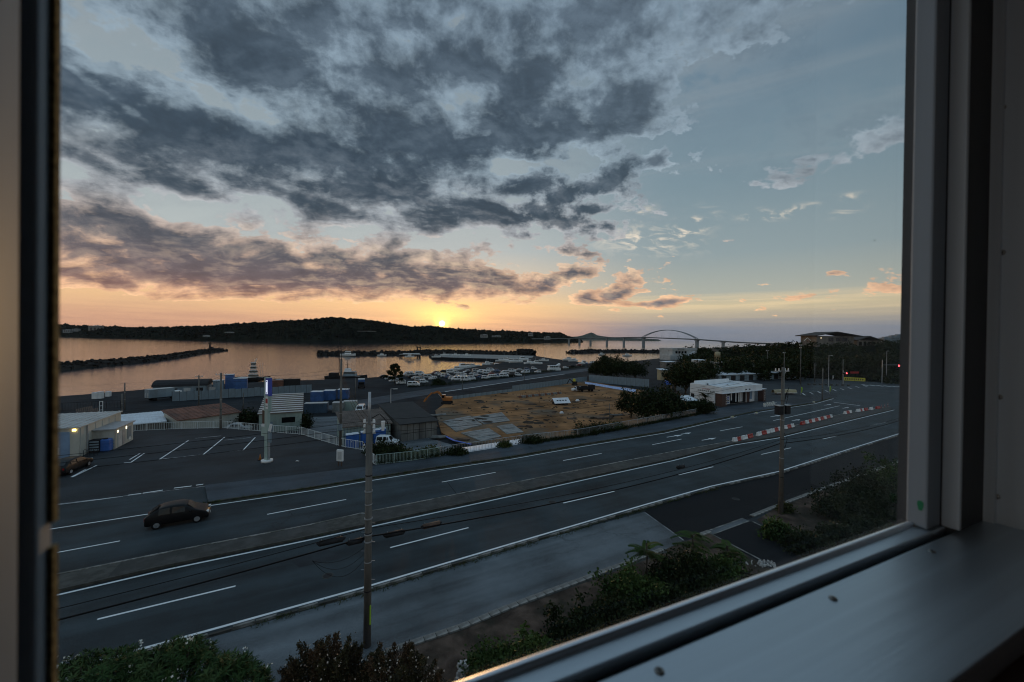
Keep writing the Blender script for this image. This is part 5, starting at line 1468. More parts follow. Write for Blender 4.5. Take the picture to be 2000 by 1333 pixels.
for k in range(420):
    x, y = rb.uniform(860, 1290), rb.uniform(762, 862)
    if y > 866 - (x - 870) * 0.14 or y < 786 - (x - 870) * 0.135: continue
    if 860 < x < 1025 and y > 808 and rb.rand() < .8: continue
    q = P(x, y, -2.7); s = rb.uniform(.12, .5) * (2.2 if rb.rand() < .08 else 1)
    g.box((q.x, q.y, -2.7 + s * .12), (s * rb.uniform(1, 2.2), s, s * .5), rb.uniform(0, 3), .5)
tag(g.build('rubble', M['soil']), kind='stuff')
g = MB()
for k in range(60):
    x, y = rb.uniform(900, 1230), rb.uniform(768, 850)
    if y > 860 - (x - 870) * 0.14 or y < 788 - (x - 870) * 0.135: continue
    q = P(x, y, -2.7); s = rb.uniform(.6, 1.7)
    g.loft([[Vector((q.x + s * r_ * math.cos(a) * rb.uniform(.8, 1.2), q.y + s * r_ * math.sin(a) * .8, -2.75 + s * h_)) for a in [i * math.pi / 4 for i in range(8)]] for r_, h_ in ((1, 0), (.6, .16), (.15, .22))], close=True)
tag(g.build('dirt_mounds', M['soil']), kind='stuff')
# pale slabs
for k, q in enumerate([[(864, 823), (918, 812.5), (942, 830), (891, 844)], [(900, 846), (955, 837), (980, 853), (940, 862)], [(970, 833), (1000, 828.5), (1023, 844), (990, 848)], [(922, 815), (980, 806), (996, 822), (946, 829)]]):
    c = px(q, -2.6); o_ = loc3(c[0], -2.7)
    t = thing('concrete_floor', ['cracked concrete floor nearest the dark storehouse', 'long ribbed concrete floor closest to the white sheet', 'small square concrete floor at the right of the slabs', 'farther pale concrete floor behind the ribbed ones'][k], 'concrete floor', o_, 0, 'old floors on the building site')
    n = 7
    for i in range(n):
        a0, b0 = c[0].lerp(c[3], i / n), c[1].lerp(c[2], i / n); a1, b1 = c[0].lerp(c[3], (i + 0.9) / n), c[1].lerp(c[2], (i + 0.9) / n)
        MB(o_).prism([a0, b0, b1, a1], -2.72, -2.56 + rnd.uniform(-0.03, 0.03)).build('slab', M['conc'], t)
c = px([(895, 881), (900, 887.5), (1028, 868), (1016, 860.5)], -1.4)
def sheet(label, pts, z0, m, name, amp=0.12, n=14):
    """A loose sheet between two long edges given as photo points."""
    a, b = pts; g = MB(loc3(a[0], z0)); rows_ = 5
    A_, B_ = resample(a, (a[-1] - a[0]).length / n * 0.99), resample(b, (b[-1] - b[0]).length / n * 0.99)
    k = min(len(A_), len(B_)); rings = []
    for i in range(k):
        rings.append([loc3(A_[i].lerp(B_[i], j / (rows_ - 1)), z0 + amp * (0.4 + rnd.uniform(0, 1)) * (0.3 + math.sin(math.pi * j / (rows_ - 1)))) for j in range(rows_)])
    g.loft(rings)
    return tag(g.build(name, M[m], None, True, loc=loc3(a[0], z0)), label, 'sheet')
sheet('long white plastic sheet lying behind the pavement railing', (px([(1016, 860), (897, 878.5)], -0.9), px([(1027, 866), (900, 886.5)], -0.5)), -0.7, 'palesheet', 'plastic_sheet', 0.05)
sheet('pale blue tarpaulin strip along the dark blue hoarding', (px([(1141, 746), (1190, 754), (1243, 762)], -2.65), px([(1143, 750.5), (1190, 758.5), (1243, 767.5)], -2.65)), -2.65, 'paletarp', 'tarpaulin', 0.3)
sheet('pale blue sheet strip lying beside the old concrete floor', (px([(866, 851.5), (885, 861.5), (922, 869.5)], -2.6), px([(869, 850.5), (889, 860), (924, 868)], -2.6)), -2.6, 'tarp', 'tarpaulin', 0.04, 8)
for k, q in enumerate([((840, 835), 3.0, 40), ((856, 855), 2.5, 10), ((905, 860), 2.2, -10), ((850, 812), 5, 25), ((1180, 818), 4.0, 20), ((1205, 812), 3.0, 15), ((985, 770), 2.0, 5)]):
    (x, y), L, a = q
    t = thing('timber_stack', '%s stack of pale planks counted from the dark storehouse across the site' % ORD[k], 'timber', P(x, y, -2.7), R(a), 'timber stacks on the site')
    for i in range(5): MB().box((rnd.uniform(-.2, .2), i * 0.22 - 0.45, 0.1 + 0.06 * (i % 3)), (L, 0.2, 0.14)).build('plank', M['conc'] if k % 2 else M['wood'], t)

# ------------------------------------------------------------------ shop
ds, bs = Vector((0.86, 0.51, 0)), Vector((-0.47, 0.88, 0))
A = P(1416.5, 794); A = Vector((A.x - ds.x * 1.0, A.y - ds.y * 1.0, 0))
t = thing('shop', 'white flat-roofed shop with glass front and brown pillars by the junction', 'shop', A)
LS, DS, HS = 15.6, 6.6, 4.4
a0 = A + bs * 1.6 - ds * 0.6
corners = [a0, a0 + ds * (LS + 0.6), a0 + ds * (LS + 0.6) + bs * DS, a0 + bs * DS]
wl_ = MB(A).prism(corners, -0.05, 3.75).build('wall', M['plaster'], t)
MB(A).prism([p + (ds * 0.3 + bs * 0.3) * s1 for p, s1 in zip(corners, (1, 0, 0, 0))], 3.75, 3.8)
rf = MB(A).prism(corners, 3.76, 3.86).build('roof', M['whiteroof'], t)
cc = sum(corners, Vector()) / 4
def rim(q0, q1, z0, z1, th, nm, m='plaster'):
    d = (q1 - q0).normalized(); n = Vector((-d.y, d.x, 0))
    return MB(A).prism([q0, q1, q1 + n * th, q0 + n * th], z0, z1).build(nm, M[m], t)
for i in range(4): rim(corners[i], corners[(i + 1) % 4], 3.87, 4.5, 0.28, 'parapet')
rim(A - ds * 0.6 - bs * 0.2, A + ds * (LS + 0.2) - bs * 0.2, 3.0, 4.35, 1.7, 'fascia')
MB(A).prism([A - ds * 0.75 - bs * 0.4, A + ds * LS - bs * 0.4, A + ds * LS + bs * 1.5, A - ds * 0.75 + bs * 1.5], 2.90, 2.99).build('canopy', M['whiteroof'], t)
rise = corners[3]; MB(A).prism([rise + ds * 1.5, rise + ds * 15.5, rise + ds * 15.5 - bs * 0.3, rise + ds * 1.5 - bs * 0.3], 4.5, 5.0).build('rear_parapet', M['plaster'], t)
F0 = A + bs * 1.55
for a, b, z0, z1, m, nm in [(2.4, 3.75, 0.05, 1.9, 'whiteroof', 'poster'), (3.85, 5.1, 0.05, 1.95, 'whiteroof', 'poster'), (2.4, 5.1, 2.0, 2.8, 'glass', 'window'), (5.2, 6.9, 0.05, 2.8, 'glass', 'glass_door'), (7.0, 7.9, 0.05, 2.8, 'glass', 'glass_door'),
                            (8.0, 10.4, 0.05, 2.8, 'glass', 'glass_door'), (10.5, 11.4, 0.05, 2.8, 'dark', 'doorway'), (11.7, 13.3, 0.0, 2.85, 'brown', 'brown_panel'), (13.4, 14.4, 0.6, 2.7, 'bluedoor', 'poster')]:
    wallbox(t, F0, ds, -bs, a, b, z0, z1, M[m], nm, 0.06)
for a, z0, z1 in [(5.45, 0.8, 2.5), (7.3, 0.4, 2.6), (8.5, 0.3, 2.7), (9.1, 0.3, 2.7), (9.75, 0.3, 2.7)]:
    wallbox(t, F0, ds, -bs, a, a + 0.42, z0, z1, M['plaster'], 'blind', 0.10, 0.03)
for a in (2.4, 3.85):
    for k, m in enumerate(('bluecont', 'dark', 'blue', 'signblue')):
        wallbox(t, F0, ds, -bs, a + 0.15 + 0.1 * (k % 2), a + 1.0 - 0.1 * (k % 2), 0.25 + k * 0.42, 0.5 + k * 0.42, M[m], 'poster_picture', 0.08, 0.03)
wallbox(t, F0, ds, -bs, 11.45, 11.6, 0, 2.9, M['plaster'], 'post', 0.3, 0.12)
# brown corner pillars with vertical lettering
p_ = MB(A).prism([A + ds * -0.45 - bs * 0.1, A + ds * 1.55 - bs * 0.1, A + ds * 1.55 + bs * 1.5, A - ds * 0.45 + bs * 1.5], -0.04, 2.88).build('brown_pillar', M['brown'], t)
GL = [[(0, 0, 1, .16), (.42, 0, .16, 1), (0, .84, 1, .16)], [(0, .4, 1, .16), (.1, 0, .16, 1), (.74, 0, .16, 1)], [(0, .84, 1, .16), (.8, 0, .16, 1), (0, .3, .7, .16)], [(.1, 0, .16, 1), (.1, .45, .8, .16), (.6, .6, .3, .3)], [(0, 0, .16, 1), (0, .84, 1, .16), (.84, 0, .16, 1), (0, .0, 1, .16)]]
def glyphs(at, d, n, s0, z0, size, count, vertical, m, step, par):
    for k in range(count):
        for (x, y, w__, h__) in GL[k % 5]:
            u = s0 + x * size + (0 if vertical else k * step); z = z0 + y * size - (k * step if vertical else 0)
            wallbox(t, at, d, n, u, u + w__ * size, z, z + h__ * size, M[m], 'sign_letter', 0.05, 0.04, par)
glyphs(A - bs * 0.1, ds, -bs, 1.0, 2.25, 0.34, 5, True, 'white', 0.46, p_)
MB(A).prism([A + ds * (LS + 1.0) + bs * 0.0, A + ds * (LS + 2.1), A + ds * (LS + 2.1) + bs * 1.3, A + ds * (LS + 1.0) + bs * 1.3], -0.04, 3.0).build('brown_pillar', M['brown'], t)
MB(A).prism([A + ds * (LS + 0.8) - bs * 0.2, A + ds * (LS + 2.3) - bs * 0.2, A + ds * (LS + 2.3) + bs * 1.5, A + ds * (LS + 0.8) + bs * 1.5], 3.01, 3.12).build('pillar_cap', M['whiteroof'], t)
glyphs(A + ds * (LS + 1.0), ds, -bs, 0.6, 2.5, 0.26, 6, True, 'white', 0.40, t)
# lettering on the side wall
sw0 = corners[3]; dw = -bs
glyphs(sw0, dw, -ds, 2.1, 2.95, 0.36, 9, False, 'dark', 0.55, wl_)
glyphs(sw0, dw, -ds, 3.2, 2.45, 0.24, 9, False, 'dark', 0.36, wl_)
glyphs(sw0, dw, -ds, 3.4, 3.5, 0.2, 7, False, 'red', 0.3, wl_)
wallbox(t, sw0, dw, -ds, 0.3, 1.2, 0.1, 2.1, M['dark'], 'side_door', 0.05)
for k in range(6): wallbox(t, sw0, dw, -ds, 0.05, DS - 0.05, 0.45 + k * 0.42, 0.47 + k * 0.42, M['conc'], 'wall_joint', 0.012, 0.02, wl_)
for k, (s, q) in enumerate([(3.0, 2.0), (9.0, 2.6), (6.0, 6.0)]):
    c = corners[0] + ds * s + bs * q; MB(A).box(loc3(c, 4.02), (0.3, 0.3, 0.3)).build('roof_vent', M['dark'], t)
for k in range(2): wallbox(t, A - bs * 0.2, ds, -bs, 8.6 + k * 1.5, 8.85 + k * 1.5, 3.3, 3.55, M['dark'], 'spotlight', 0.2, 0.2)
struct('shop_forecourt', MB().poly(px([(1395, 800), (1416, 795), (1480, 785.5), (1520, 783), (1560, 792), (1480, 806), (1440, 815)]), 0.004), M['walk'])
struct('shop_strip', MB().strip(px([(1404, 812), (1520, 789)]), -0.05, 0.05, 0.012), M['kerb'])

# white objects and flowers in front of the shop
for k, (x, y) in enumerate([(1493, 796), (1497.5, 795), (1502, 794.4), (1507, 793.6), (1511.5, 792.6)]):
    t = thing('flower_tub', '%s white flower tub from the left on the kerb right of the shop' % ORD[k], 'flower tub', P(x, y), 0, 'white tubs on the kerb')
    MB().cyl((0, 0, 0), (0, 0, 0.45), 0.22, 0.30, 10).build('tub', M['white'], t)
    g = MB()
    for i in range(14): g.box((rnd.uniform(-.3, .3), rnd.uniform(-.3, .3), rnd.uniform(.5, .9)), (.16, .12, .1), rnd.uniform(0, 3))
    g.build('blossom', M['petal'], t)
for k, (x, y, lab) in enumerate([(1477, 809.5, 'yellowish road-side block with a pale top by the shop drive'), (1430, 817.5, 'small pale block on the kerb left of the shop drive'), (1589, 787.5, 'white block on the kerb before the junction bend')]):
    t = thing('kerb_block', lab, 'block', P(x, y), RA)
    bevel(MB().box((0, 0, 0.18), (0.95, 0.35, 0.36), tap=0.8).build('block', M['limest'], t), 0.05); MB().box((0.1, 0, 0.37), (0.4, 0.2, 0.04)).build('cap', M['yellow'], t)
# upturned boat and yard behind
t = thing('upturned_hull', 'beige boat hull lying upturned right of the shop', 'boat', P(1532, 770), R(8))
rg = []
for i in range(9):
    u = i / 8; w_ = 0.9 * math.sin(math.pi * min(1, 0.25 + u * 0.55)) * (1 if u < .9 else .7)
    rg.append([Vector((-3.6 + 7.2 * u, w_ * math.cos(a), 0.35 + 1.05 * (0.6 + .4 * math.sin(math.pi * (.2 + .6 * u))) * math.sin(a))) for a in [j * math.pi / 8 for j in range(9)]])
MB().loft(rg).build('hull', M['beige'], t, True)
MB().box((0, -0.92, 0.42), (6.4, 0.08, 0.16)).build('gunwale', M['white'], t)
for x in (-2, 0, 2): MB().box((x, 0, 0.18), (0.4, 1.7, 0.36)).build('trestle', M['wood'], t)
t = thing('long_store', 'long low building with a bright white roof behind the shop', 'building', P(1440, 746))
a = P(1402, 747); d = Vector((0.90, 0.43, 0))
quadbuild(t, a, d, (-0.43, 0.90), 46, 6, 0, 2.5, 2.9, M['panel'], M['whiteroof'], 0.4)
for k in range(9): wallbox(t, a, d, Vector((0.43, -0.90, 0)), 2 + 5 * k, 4.5 + 5 * k, 0.1, 2.1, M['dark'], 'bay_opening')
# pavilion stall
pp = P(1340, 803)
t = thing('stall', 'small timber stall with a tilted white roof beside the dark shrubs', 'stall', pp, R(22))
for x in (-1.5, 1.5):
    for y in (-1.0, 1.0): MB().box((x, y, 1.2), (0.12, 0.12, 2.4 + 0.2 * (y > 0))).build('post', M['wood'], t)
g = MB(); g.box((0, 0, 2.65), (3.9, 2.9, 0.1), m=Matrix.Rotation(R(14), 3, 'X')); r_ = g.build('roof', M['whiteroof'], t)
for x in (-1.9, 1.9): MB().box((x, 0, 2.70), (0.12, 2.95, 0.12), m=Matrix.Rotation(R(14), 3, 'X')).build('roof_edge', M['pale'], r_)
for k in range(10): MB().box((-1.4 + 0.31 * k, -1.0, 0.6), (0.22, 0.06, 1.1)).build('slat', M['wood'], t)
for z in (0.3, 1.1): MB().box((0, 1.0, z), (3.0, 0.05, 0.5)).build('board', M['wood'], t)

# ------------------------------------------------------------------ houses farther right
a = P(1313, 702.5); dd = Vector((0.93, 0.37, 0)); bb = Vector((-0.37, 0.93, 0))
t = thing('white_house', 'white two-storey building with an outside stair near the right breakwater', 'house', a)
sc1 = a.y / FPX
Lw = 50 * sc1 / (0.93 - 0.33 * 0.37)
MB(a).prism([a, a + dd * Lw, a + dd * Lw + bb * 14, a + bb * 14], -0.5, 8.2).build('wall', M['pale'], t)
MB(a).prism([a - dd * 0.4 - bb * 0.4, a + dd * (Lw + 0.4) - bb * 0.4, a + dd * (Lw + 0.4) + bb * 14, a - dd * 0.4 + bb * 14], 7.2, 8.7).build('parapet', M['pale'], t)
MB(a).prism([a - dd * 3 - bb * 1, a + dd * 3 - bb * 1, a + dd * 3 + bb * 10, a - dd * 3 + bb * 10], -0.5, 3.2).build('wing', M['pale'], t)
for k in range(4): wallbox(t, a, dd, -bb, 3 + k * 3.0, 5 + k * 3.0, 4.6, 6.4, M['glass'], 'window', 0.08, 0.1)
for k in range(5): wallbox(t, a, dd, -bb, 12 + k * 2.2, 13.4 + k * 2.2, 0.6, 2.8, M['glass'], 'window', 0.08, 0.1)
wallbox(t, a, dd, -bb, 4.5, 11.5, 7.5, 8.6, M['conc'], 'name_board', 0.5, 0.1)
g = MB(a)
for k in range(12): g.box(loc3(a + dd * (11.5 + k * 0.85) - bb * 0.9, 1.5 + 0.42 * k), (0.9, 1.3, 0.9), math.atan2(dd.y, dd.x))
g.build('staircase', M['whiteroof'], t)
a = P(1392, 727)
t = thing('tank_house', 'beige bungalow with a round water tank raised over its flat roof', 'house', a)
s2 = a.y / FPX; Lh = 52 * s2
MB(a).prism([a, a + dd * Lh, a + dd * Lh + bb * 9, a + bb * 9], -0.3, 3.9).build('wall', M['beige'], t)
MB(a).prism([a - dd * 0.8 - bb * 1.0, a + dd * (Lh + 0.8) - bb, a + dd * (Lh + 0.8) + bb * 9.5, a - dd * 0.8 + bb * 9.5], 3.91, 4.3).build('roof', M['oldwall'], t)
for k in range(2): wallbox(t, a, dd, -bb, 2.6 + k * 4.2, 5.4 + k * 4.2, 1.0, 3.0, M['bluedoor'], 'window', 0.08, 0.1)
MB(a).prism([a - dd * 0.5 - bb * 2.5, a + dd * (Lh + 4) - bb * 2.5, a + dd * (Lh + 4) - bb * 2.3, a - dd * 0.5 - bb * 2.3], -0.3, 1.5).build('garden_wall', M['oldwall'], t)
c = a + dd * 7.4 + bb * 4
tk = MB(a).cyl(loc3(c, 7.0), loc3(c, 9.2), 1.25, n=14).build('water_tank', M['beige'], t, True)
MB(a).cyl(loc3(c, 9.2), loc3(c, 9.5), 1.25, 0.3, n=14).build('tank_lid', M['beige'], tk)
for s in ((-.8, -.8), (.8, -.8), (.8, .8), (-.8, .8)): MB(a).box(loc3(c + Vector((s[0], s[1], 0)), 5.6), (0.18, 0.18, 2.8)).build('tank_leg', M['beige'], t)
for (u, z, nm) in ((0.0, 2.0, 'satellite_dish'), (4.6, 5.0, 'satellite_dish')):
    c2 = loc3(a + dd * u - bb * 0.6, z); MB(a).cyl(c2, c2 + Vector((0, -0.12, 0.06)), 0.2, 0.6, 12).build(nm, M['white'], t)
for (x, y, L, Hh, m, rm, lab) in [(1291, 741, 3.6, 3.4, 'beige', 'whiteroof', 'small tan hut with a pale roof on the side road'), (1300, 718, 7, 2.8, 'oldwall', 'whiteroof', 'low house with a white roof above the side road'), (1361, 714, 7, 3.0, 'plaster', 'whiteroof', 'white roofed house behind the dark trees'),
                                  (1408, 696, 18, 6, 'oldwall', 'tarroof', 'dark roofed house under the end of the bridge'), (1475, 690, 16, 4, 'oldwall', 'tarroof', 'low dark house on the ridge beyond the bridge end'), (1455, 700, 12, 4, 'oldwall', 'rust', 'dark house among the trees left of the hill')]:
    a = P(x, y, 0 if y > 693 else 0); t = thing('house', lab, 'house', a)
    w_, r_, q = quadbuild(t, a, dd, bb, L, L * 0.6, -0.4, Hh, Hh * 1.08, M[m], M[rm], 0.3)
    wallbox(t, a, dd, -bb, L * .15, L * .4, Hh * .35, Hh * .75, M['glass'], 'window'); wallbox(t, a, dd, -bb, L * .6, L * .8, Hh * .35, Hh * .75, M['glass'], 'window')
t = thing('covered_pile', 'heap under a bright blue tarpaulin beside the side road', 'heap', P(1304, 751), R(10))
g = MB(); g.loft([[Vector((x, 1.1 * w__ * math.cos(a), h__ * math.sin(a))) for a in [j * math.pi / 6 for j in range(7)]] for x, w__, h__ in ((-0.9, .5, .8), (-0.5, .9, 1.9), (0.1, 1, 2.2), (0.6, .8, 1.5), (1.0, .6, .4))])
g.build('tarpaulin', M['tarp'], t, True); MB().box((0.9, -0.9, 0.2), (0.4, 0.3, 0.4)).build('weight', M['limest'], t)

# house on the hill
def hill_house(label, x0, x1, ya, ye, xl, xr, yb, Y, deep, lit=False):
    a, b = Q(xl, yb, Y), Q(xr, yb, Y); zt = Q((x0 + x1) / 2, ye, Y).z; za = Q((x0 + x1) / 2, ya, Y).z
    e0, e1 = Q(x0, ye, Y), Q(x1, ye, Y)
    t = thing('hill_house', label, 'house', a)
    MB(a).prism([a, b, b + Vector((0, deep, 0)), a + Vector((0, deep, 0))], a.z - 5, zt - 0.3).build('wall', M['oldwall'], t)
    xm = e0.x + (e1.x - e0.x) * 0.47
    g = MB(a); g.loft([[Vector((e0.x, Y - 3 + yy, zt)), Vector((xm, Y - 3 + yy, za)), Vector((e1.x, Y - 3 + yy, zt)), Vector((e1.x, Y - 3 + yy, zt - 0.5)), Vector((xm, Y - 3 + yy, za - 0.5)), Vector((e0.x, Y - 3 + yy, zt - 0.5))] for yy in (0, deep + 4)], close=True)
    g.build('roof', M['tarroof'], t)
    L = b.x - a.x; d = Vector((1, 0, 0)); n = Vector((0, -1, 0))
    for k, u in enumerate((0.10, 0.32, 0.52, 0.70)):
        wallbox(t, a, d, n, L * u, L * (u + (0.035 if lit and k == 0 else 0.13)), zt - (1.9 if lit and k == 0 else 3.6), zt - 1.2, M['litwindow'] if (lit and k == 0) else M['glass'], 'window', 0.1, 0.12)
    return t
hill_house('large dark house with a broad low gable on top of the wooded hill', 1586, 1677, 648.2, 656, 1595, 1667, 672, 252, 14, True)
hill_house('second dark gabled house just right of the broad hilltop house', 1668, 1717, 656.5, 664.5, 1674, 1714, 672, 262, 12)
t = thing('pergola', 'small pale gable-shaped pergola left of the hilltop house', 'frame', Q(1577, 666, 248))
g = MB(); g.tube([(-2, 0, 0), (0, 0, 1.8), (2, 0, 0)], 0.16); g.build('rafter', M['white'], t); MB().box((0, 0, -0.5), (0.2, 0.2, 1)).build('post', M['wood'], t)

# street furniture at the junction
def lamp(label, x, y, yt, arm=1.6):
    b = P(x, y); H = 14.8 + (661 + (x - 1000) * 0.0125 - yt) * b.y / FPX
    t = thing('street_lamp', label, 'street lamp', b, RA)
    MB().cyl((0, 0, 0), (0, 0, H), 0.11, 0.07, 8).build('mast', M['galv'], t); MB().box((arm / 2, 0, H), (arm, 0.08, 0.08)).build('arm', M['galv'], t); MB().box((arm, 0, H - 0.04), (0.8, 0.3, 0.14)).build('lamp_head', M['pale'], t)
lamp('street lamp with one short arm at the left of the junction', 1618, 757, 694.5, 1.8)
lamp('small street lamp on the harbour road beyond the dark storehouse', 763, 802, 760, 0.9)
lamp('tall slim street lamp beside the traffic signal', 1731, 748, 686, 0.8)
def signal(label, x, y, yt, ax, ay, r):
    b = P(x, y); Hh = 14.8 + (661 + (x - 1000) * 0.0125 - yt) * b.y / FPX
    t = thing('traffic_signal', label, 'traffic light', b)
    MB().cyl((0, 0, 0), (0, 0, Hh), 0.13, 0.1, 8).build('mast', M['galv'], t)
    e = Q(ax, ay, b.y - 0.5) - b
    MB().cyl((0, 0, e.z + 0.2), (e.x, e.y, e.z + 0.3), 0.07, n=6).build('arm', M['galv'], t)
    h_ = MB().box(e - Vector((0.45, 0, 0)), (1.5, 0.25, 0.5)).build('signal_head', M['dark'], t)
    for k in range(3):
        c = e + Vector((-0.95 + k * 0.48, -0.13, 0)); MB().cyl(c, c + Vector((0, -0.05, 0)), r, n=12).build('lens', M['litred'] if k == 2 else M['glass'], h_)
signal('traffic signal showing red on a long arm at the right of the junction', 1722.5, 749, 703, 1755, 714.8, 0.34)
signal('small traffic signal showing red beside the yellow banner sign', 1646.5, 751, 724, 1653, 729.5, 0.24)
for x, y, yt, m, lab in [(1564, 772, 756, 'lime', 'lime banner flag right of the upturned hull'), (1620, 770, 754, 'lime', 'lime banner flag on the junction kerb'), (1751.5, 743, 729, 'lime', 'lime banner flag under the signal arm'), (1730.5, 748, 736, 'yellow', 'yellow flag on the slim lamp at the signal'),
                         (1626, 743, 734, 'white', 'white slanted flag beside the street lamp')]:
    b = P(x, y); Hh = (y - yt) * b.y / FPX
    t = thing('banner_flag', lab, 'flag', b, R(20))
    MB().cyl((0, 0, 0), (0, 0, Hh), 0.03, n=6).build('pole', M['galv'], t)
    g = MB(); g.add([(0.03, 0, Hh * .3), (0.62, 0.08, Hh * .32), (0.66, -0.05, Hh * .68), (0.6, 0.05, Hh * .98), (0.03, 0, Hh)], [(0, 1, 2, 3, 4)]); g.build('cloth', M[m], t)
    for k in range(4): MB().box((0.3, -0.06, Hh * (0.42 + 0.14 * k)), (0.26, 0.02, Hh * 0.05)).build('sign_letter', M['dark'], t)
a, b = P(1648, 745), P(1690, 747)
t = thing('banner_sign', 'long yellow lettered banner sign at the foot of the wooded hill', 'sign', a)
d = (b - a).normalized(); L = (b - a).length; Hb = 6.5 * a.y / FPX
bn_ = MB().box(d * L / 2 + UPZ * (0.3 + Hb / 2), (L, 0.08, Hb), math.atan2(d.y, d.x)).build('board', M['yellow'], t)
for k in range(9):
    MB().box(d * (L * (0.08 + 0.1 * k)) + Vector((0, -0.06, 0.3 + Hb * 0.5)), (L * 0.05, 0.03, Hb * 0.5), math.atan2(d.y, d.x)).build('sign_letter', M['wood'], bn_)
for u in (0.05, 0.5, 0.95): MB().box(d * L * u + UPZ * 0.3, (0.1, 0.1, 0.7)).build('leg', M['dark'], t)
t = thing('shop_board', 'dim red board on posts behind the yellow banner', 'sign', P(1669, 741))
MB().box((0, 0, 2.7), (3.4, 0.12, 0.9)).build('board', M['red'], t)
for s in (-1.3, 1.3): MB().box((s, 0, 1.1), (0.1, 0.1, 2.3)).build('post', M['dark'], t)
for k in range(8):
    t = thing('planter_block', '%s low dark kerb block from the left along the junction pavement' % ORD[k], 'block', P(1580 + k * 11, 752 + k * 0.3), RA, 'blocks along the junction pavement')
    MB().box((0, 0, 0.25), (1.4, 0.4, 0.5), tap=.85).build('block', M['kerbdark'], t); MB().box((0.3, 0, 0.51), (0.4, 0.3, 0.04)).build('cap', M['conc'], t)
# ------------------------------------------------------------------ breakwaters, bridge, boats, far buildings
def rubble(label, spine, wd, crest, name='breakwater', cat='breakwater', n_rock=120, rs=1.2):
    st = resample(spine, 6.0); t = thing(name, label, cat, loc3(st[0], ZS)); rings = []
    for i, p in enumerate(st):
        d = (st[min(i + 1, len(st) - 1)] - st[max(i - 1, 0)]).normalized(); n = Vector((-d.y, d.x, 0)); e = 0.55 if i in (0, len(st) - 1) else 1.0
        rings.append([loc3(p + n * (wd * u * e) , ZS + h * e) for u, h in ((-.5, -0.4), (-.38, crest * .45 + rnd.uniform(-.3, .3)), (-.2, crest * .75), (0, crest * .8), (.12, crest + rnd.uniform(-.4, .5)), (.3, crest * .8 + rnd.uniform(-.4, .4)), (.5, -0.4))])
    MB(t.location).loft(rings).build('core', M['rock'], t)
    g = MB(t.location)
    for k in range(n_rock):
        i = rnd.randrange(len(st) - 1); p = st[i].lerp(st[i + 1], rnd.random()); d = (st[i + 1] - st[i]).normalized(); n = Vector((-d.y, d.x, 0)); u = rnd.uniform(-.48, .48)
        h = crest * (1 - abs(u) * 1.7) + rnd.uniform(0, .5)
        g.box(loc3(p + n * wd * u, ZS + max(0.1, h)), [rs * rnd.uniform(.6, 1.5) for _ in range(3)], m=Matrix.Rotation(rnd.uniform(0, 3), 3, 'Z') @ Matrix.Rotation(rnd.uniform(0, 1), 3, 'X'))
    tag(g.build('stone', M['rock'], t), kind='stuff')
    return t


rubble('long dark stone breakwater on the left with a small light tower', px([(20, 735), (134, 719.5), (220, 712), (300, 704), (350, 697.5), (385, 691), (425, 686.5), (440, 685.5)], ZS), 11, 3.0, n_rock=420, rs=1.4)
rubble('dark stone breakwater in the middle of the harbour mouth', px([(620, 694.3), (700, 693.8), (790, 693.2), (840, 691)], ZS), 16, 3.6, n_rock=260, rs=1.8)
rubble('curving stone bank behind the pier with a raised rocky end', px([(822, 690), (860, 689.4), (905, 689.6), (950, 691.5), (1000, 692.8), (1025, 692)], ZS), 14, 3.4, n_rock=240, rs=1.6)
rubble('rocky mound at the right end of the pier', px([(1012, 693), (1030, 692.5), (1043, 693.5)], ZS), 14, 6.0, n_rock=80, rs=1.8)
rubble('stone breakwater on the right in front of the bridge', px([(1112, 690.5), (1160, 688.8), (1230, 688.5), (1300, 689.5), (1330, 690)], ZS), 17, 3.8, n_rock=260, rs=2.0)
b = P(410, 687, ZS); t = thing('light_tower', 'small dark light tower near the end of the left breakwater', 'lighthouse', loc3(b, ZS + 3.5))
k_ = b.y / FPX
MB().cyl((0, 0, 0), (0, 0, 9 * k_), 1.1, 0.75, 10).build('tower', M['dark'], t); MB().cyl((0, 0, 9 * k_), (0, 0, 9 * k_ + 0.5), 1.7, n=10).build('gallery', M['dark'], t)
MB().cyl((0, 0, 9 * k_ + 0.5), (0, 0, 9 * k_ + 2.2), 0.8, 0.6, 8).build('lantern', M['glass'], t); MB().box((2.2, 0, 0.8), (2.4, 2, 2.4)).build('hut', M['dark'], t)
b = P(1149, 689, ZS); t = thing('light_tower', 'slim beacon post on the right breakwater', 'lighthouse', loc3(b, ZS + 3.5))
MB().cyl((0, 0, 0), (0, 0, 4.2), 0.4, 0.3, 8).build('post', M['dark'], t); MB().cyl((0, 0, 4.2), (0, 0, 5.0), 0.5, n=8).build('lantern', M['red'], t)
# lifting gate at the pier
b = P(815, 694, ZS); e = P(821, 694, ZS); k_ = b.y / FPX
t = thing('pier_gate', 'portal gate with two posts standing on the harbour pier', 'gate', loc3(b, ZS))
for x in (0, (e - b).x): MB().box((x, 0, 8.2 * k_ + 1), (1.1, 1.1, 16.4 * k_ - 2)).build('post', M['dark'], t)
MB().box(((e - b).x / 2, 0, 17.2 * k_ - 0.9), ((e - b).x + 1.6, 1.4, 1.0)).build('lintel', M['dark'], t)
a, e = P(780, 698, ZS), P(822, 698, ZS)
t = thing('pier_platform', 'white-edged pier platform on dark piles at the portal gate', 'pier', loc3(a, ZS))
MB().box(((e - a).x / 2, 2, 2.7), ((e - a).x, 7, 0.7)).build('deck', M['conc'], t)
for u in (0.03, 0.12, 0.88, 0.97): MB().cyl(((e - a).x * u, 0.5, -0.5), ((e - a).x * u, 0.5, 2.5), 0.55, n=8).build('pile', M['dark'], t)
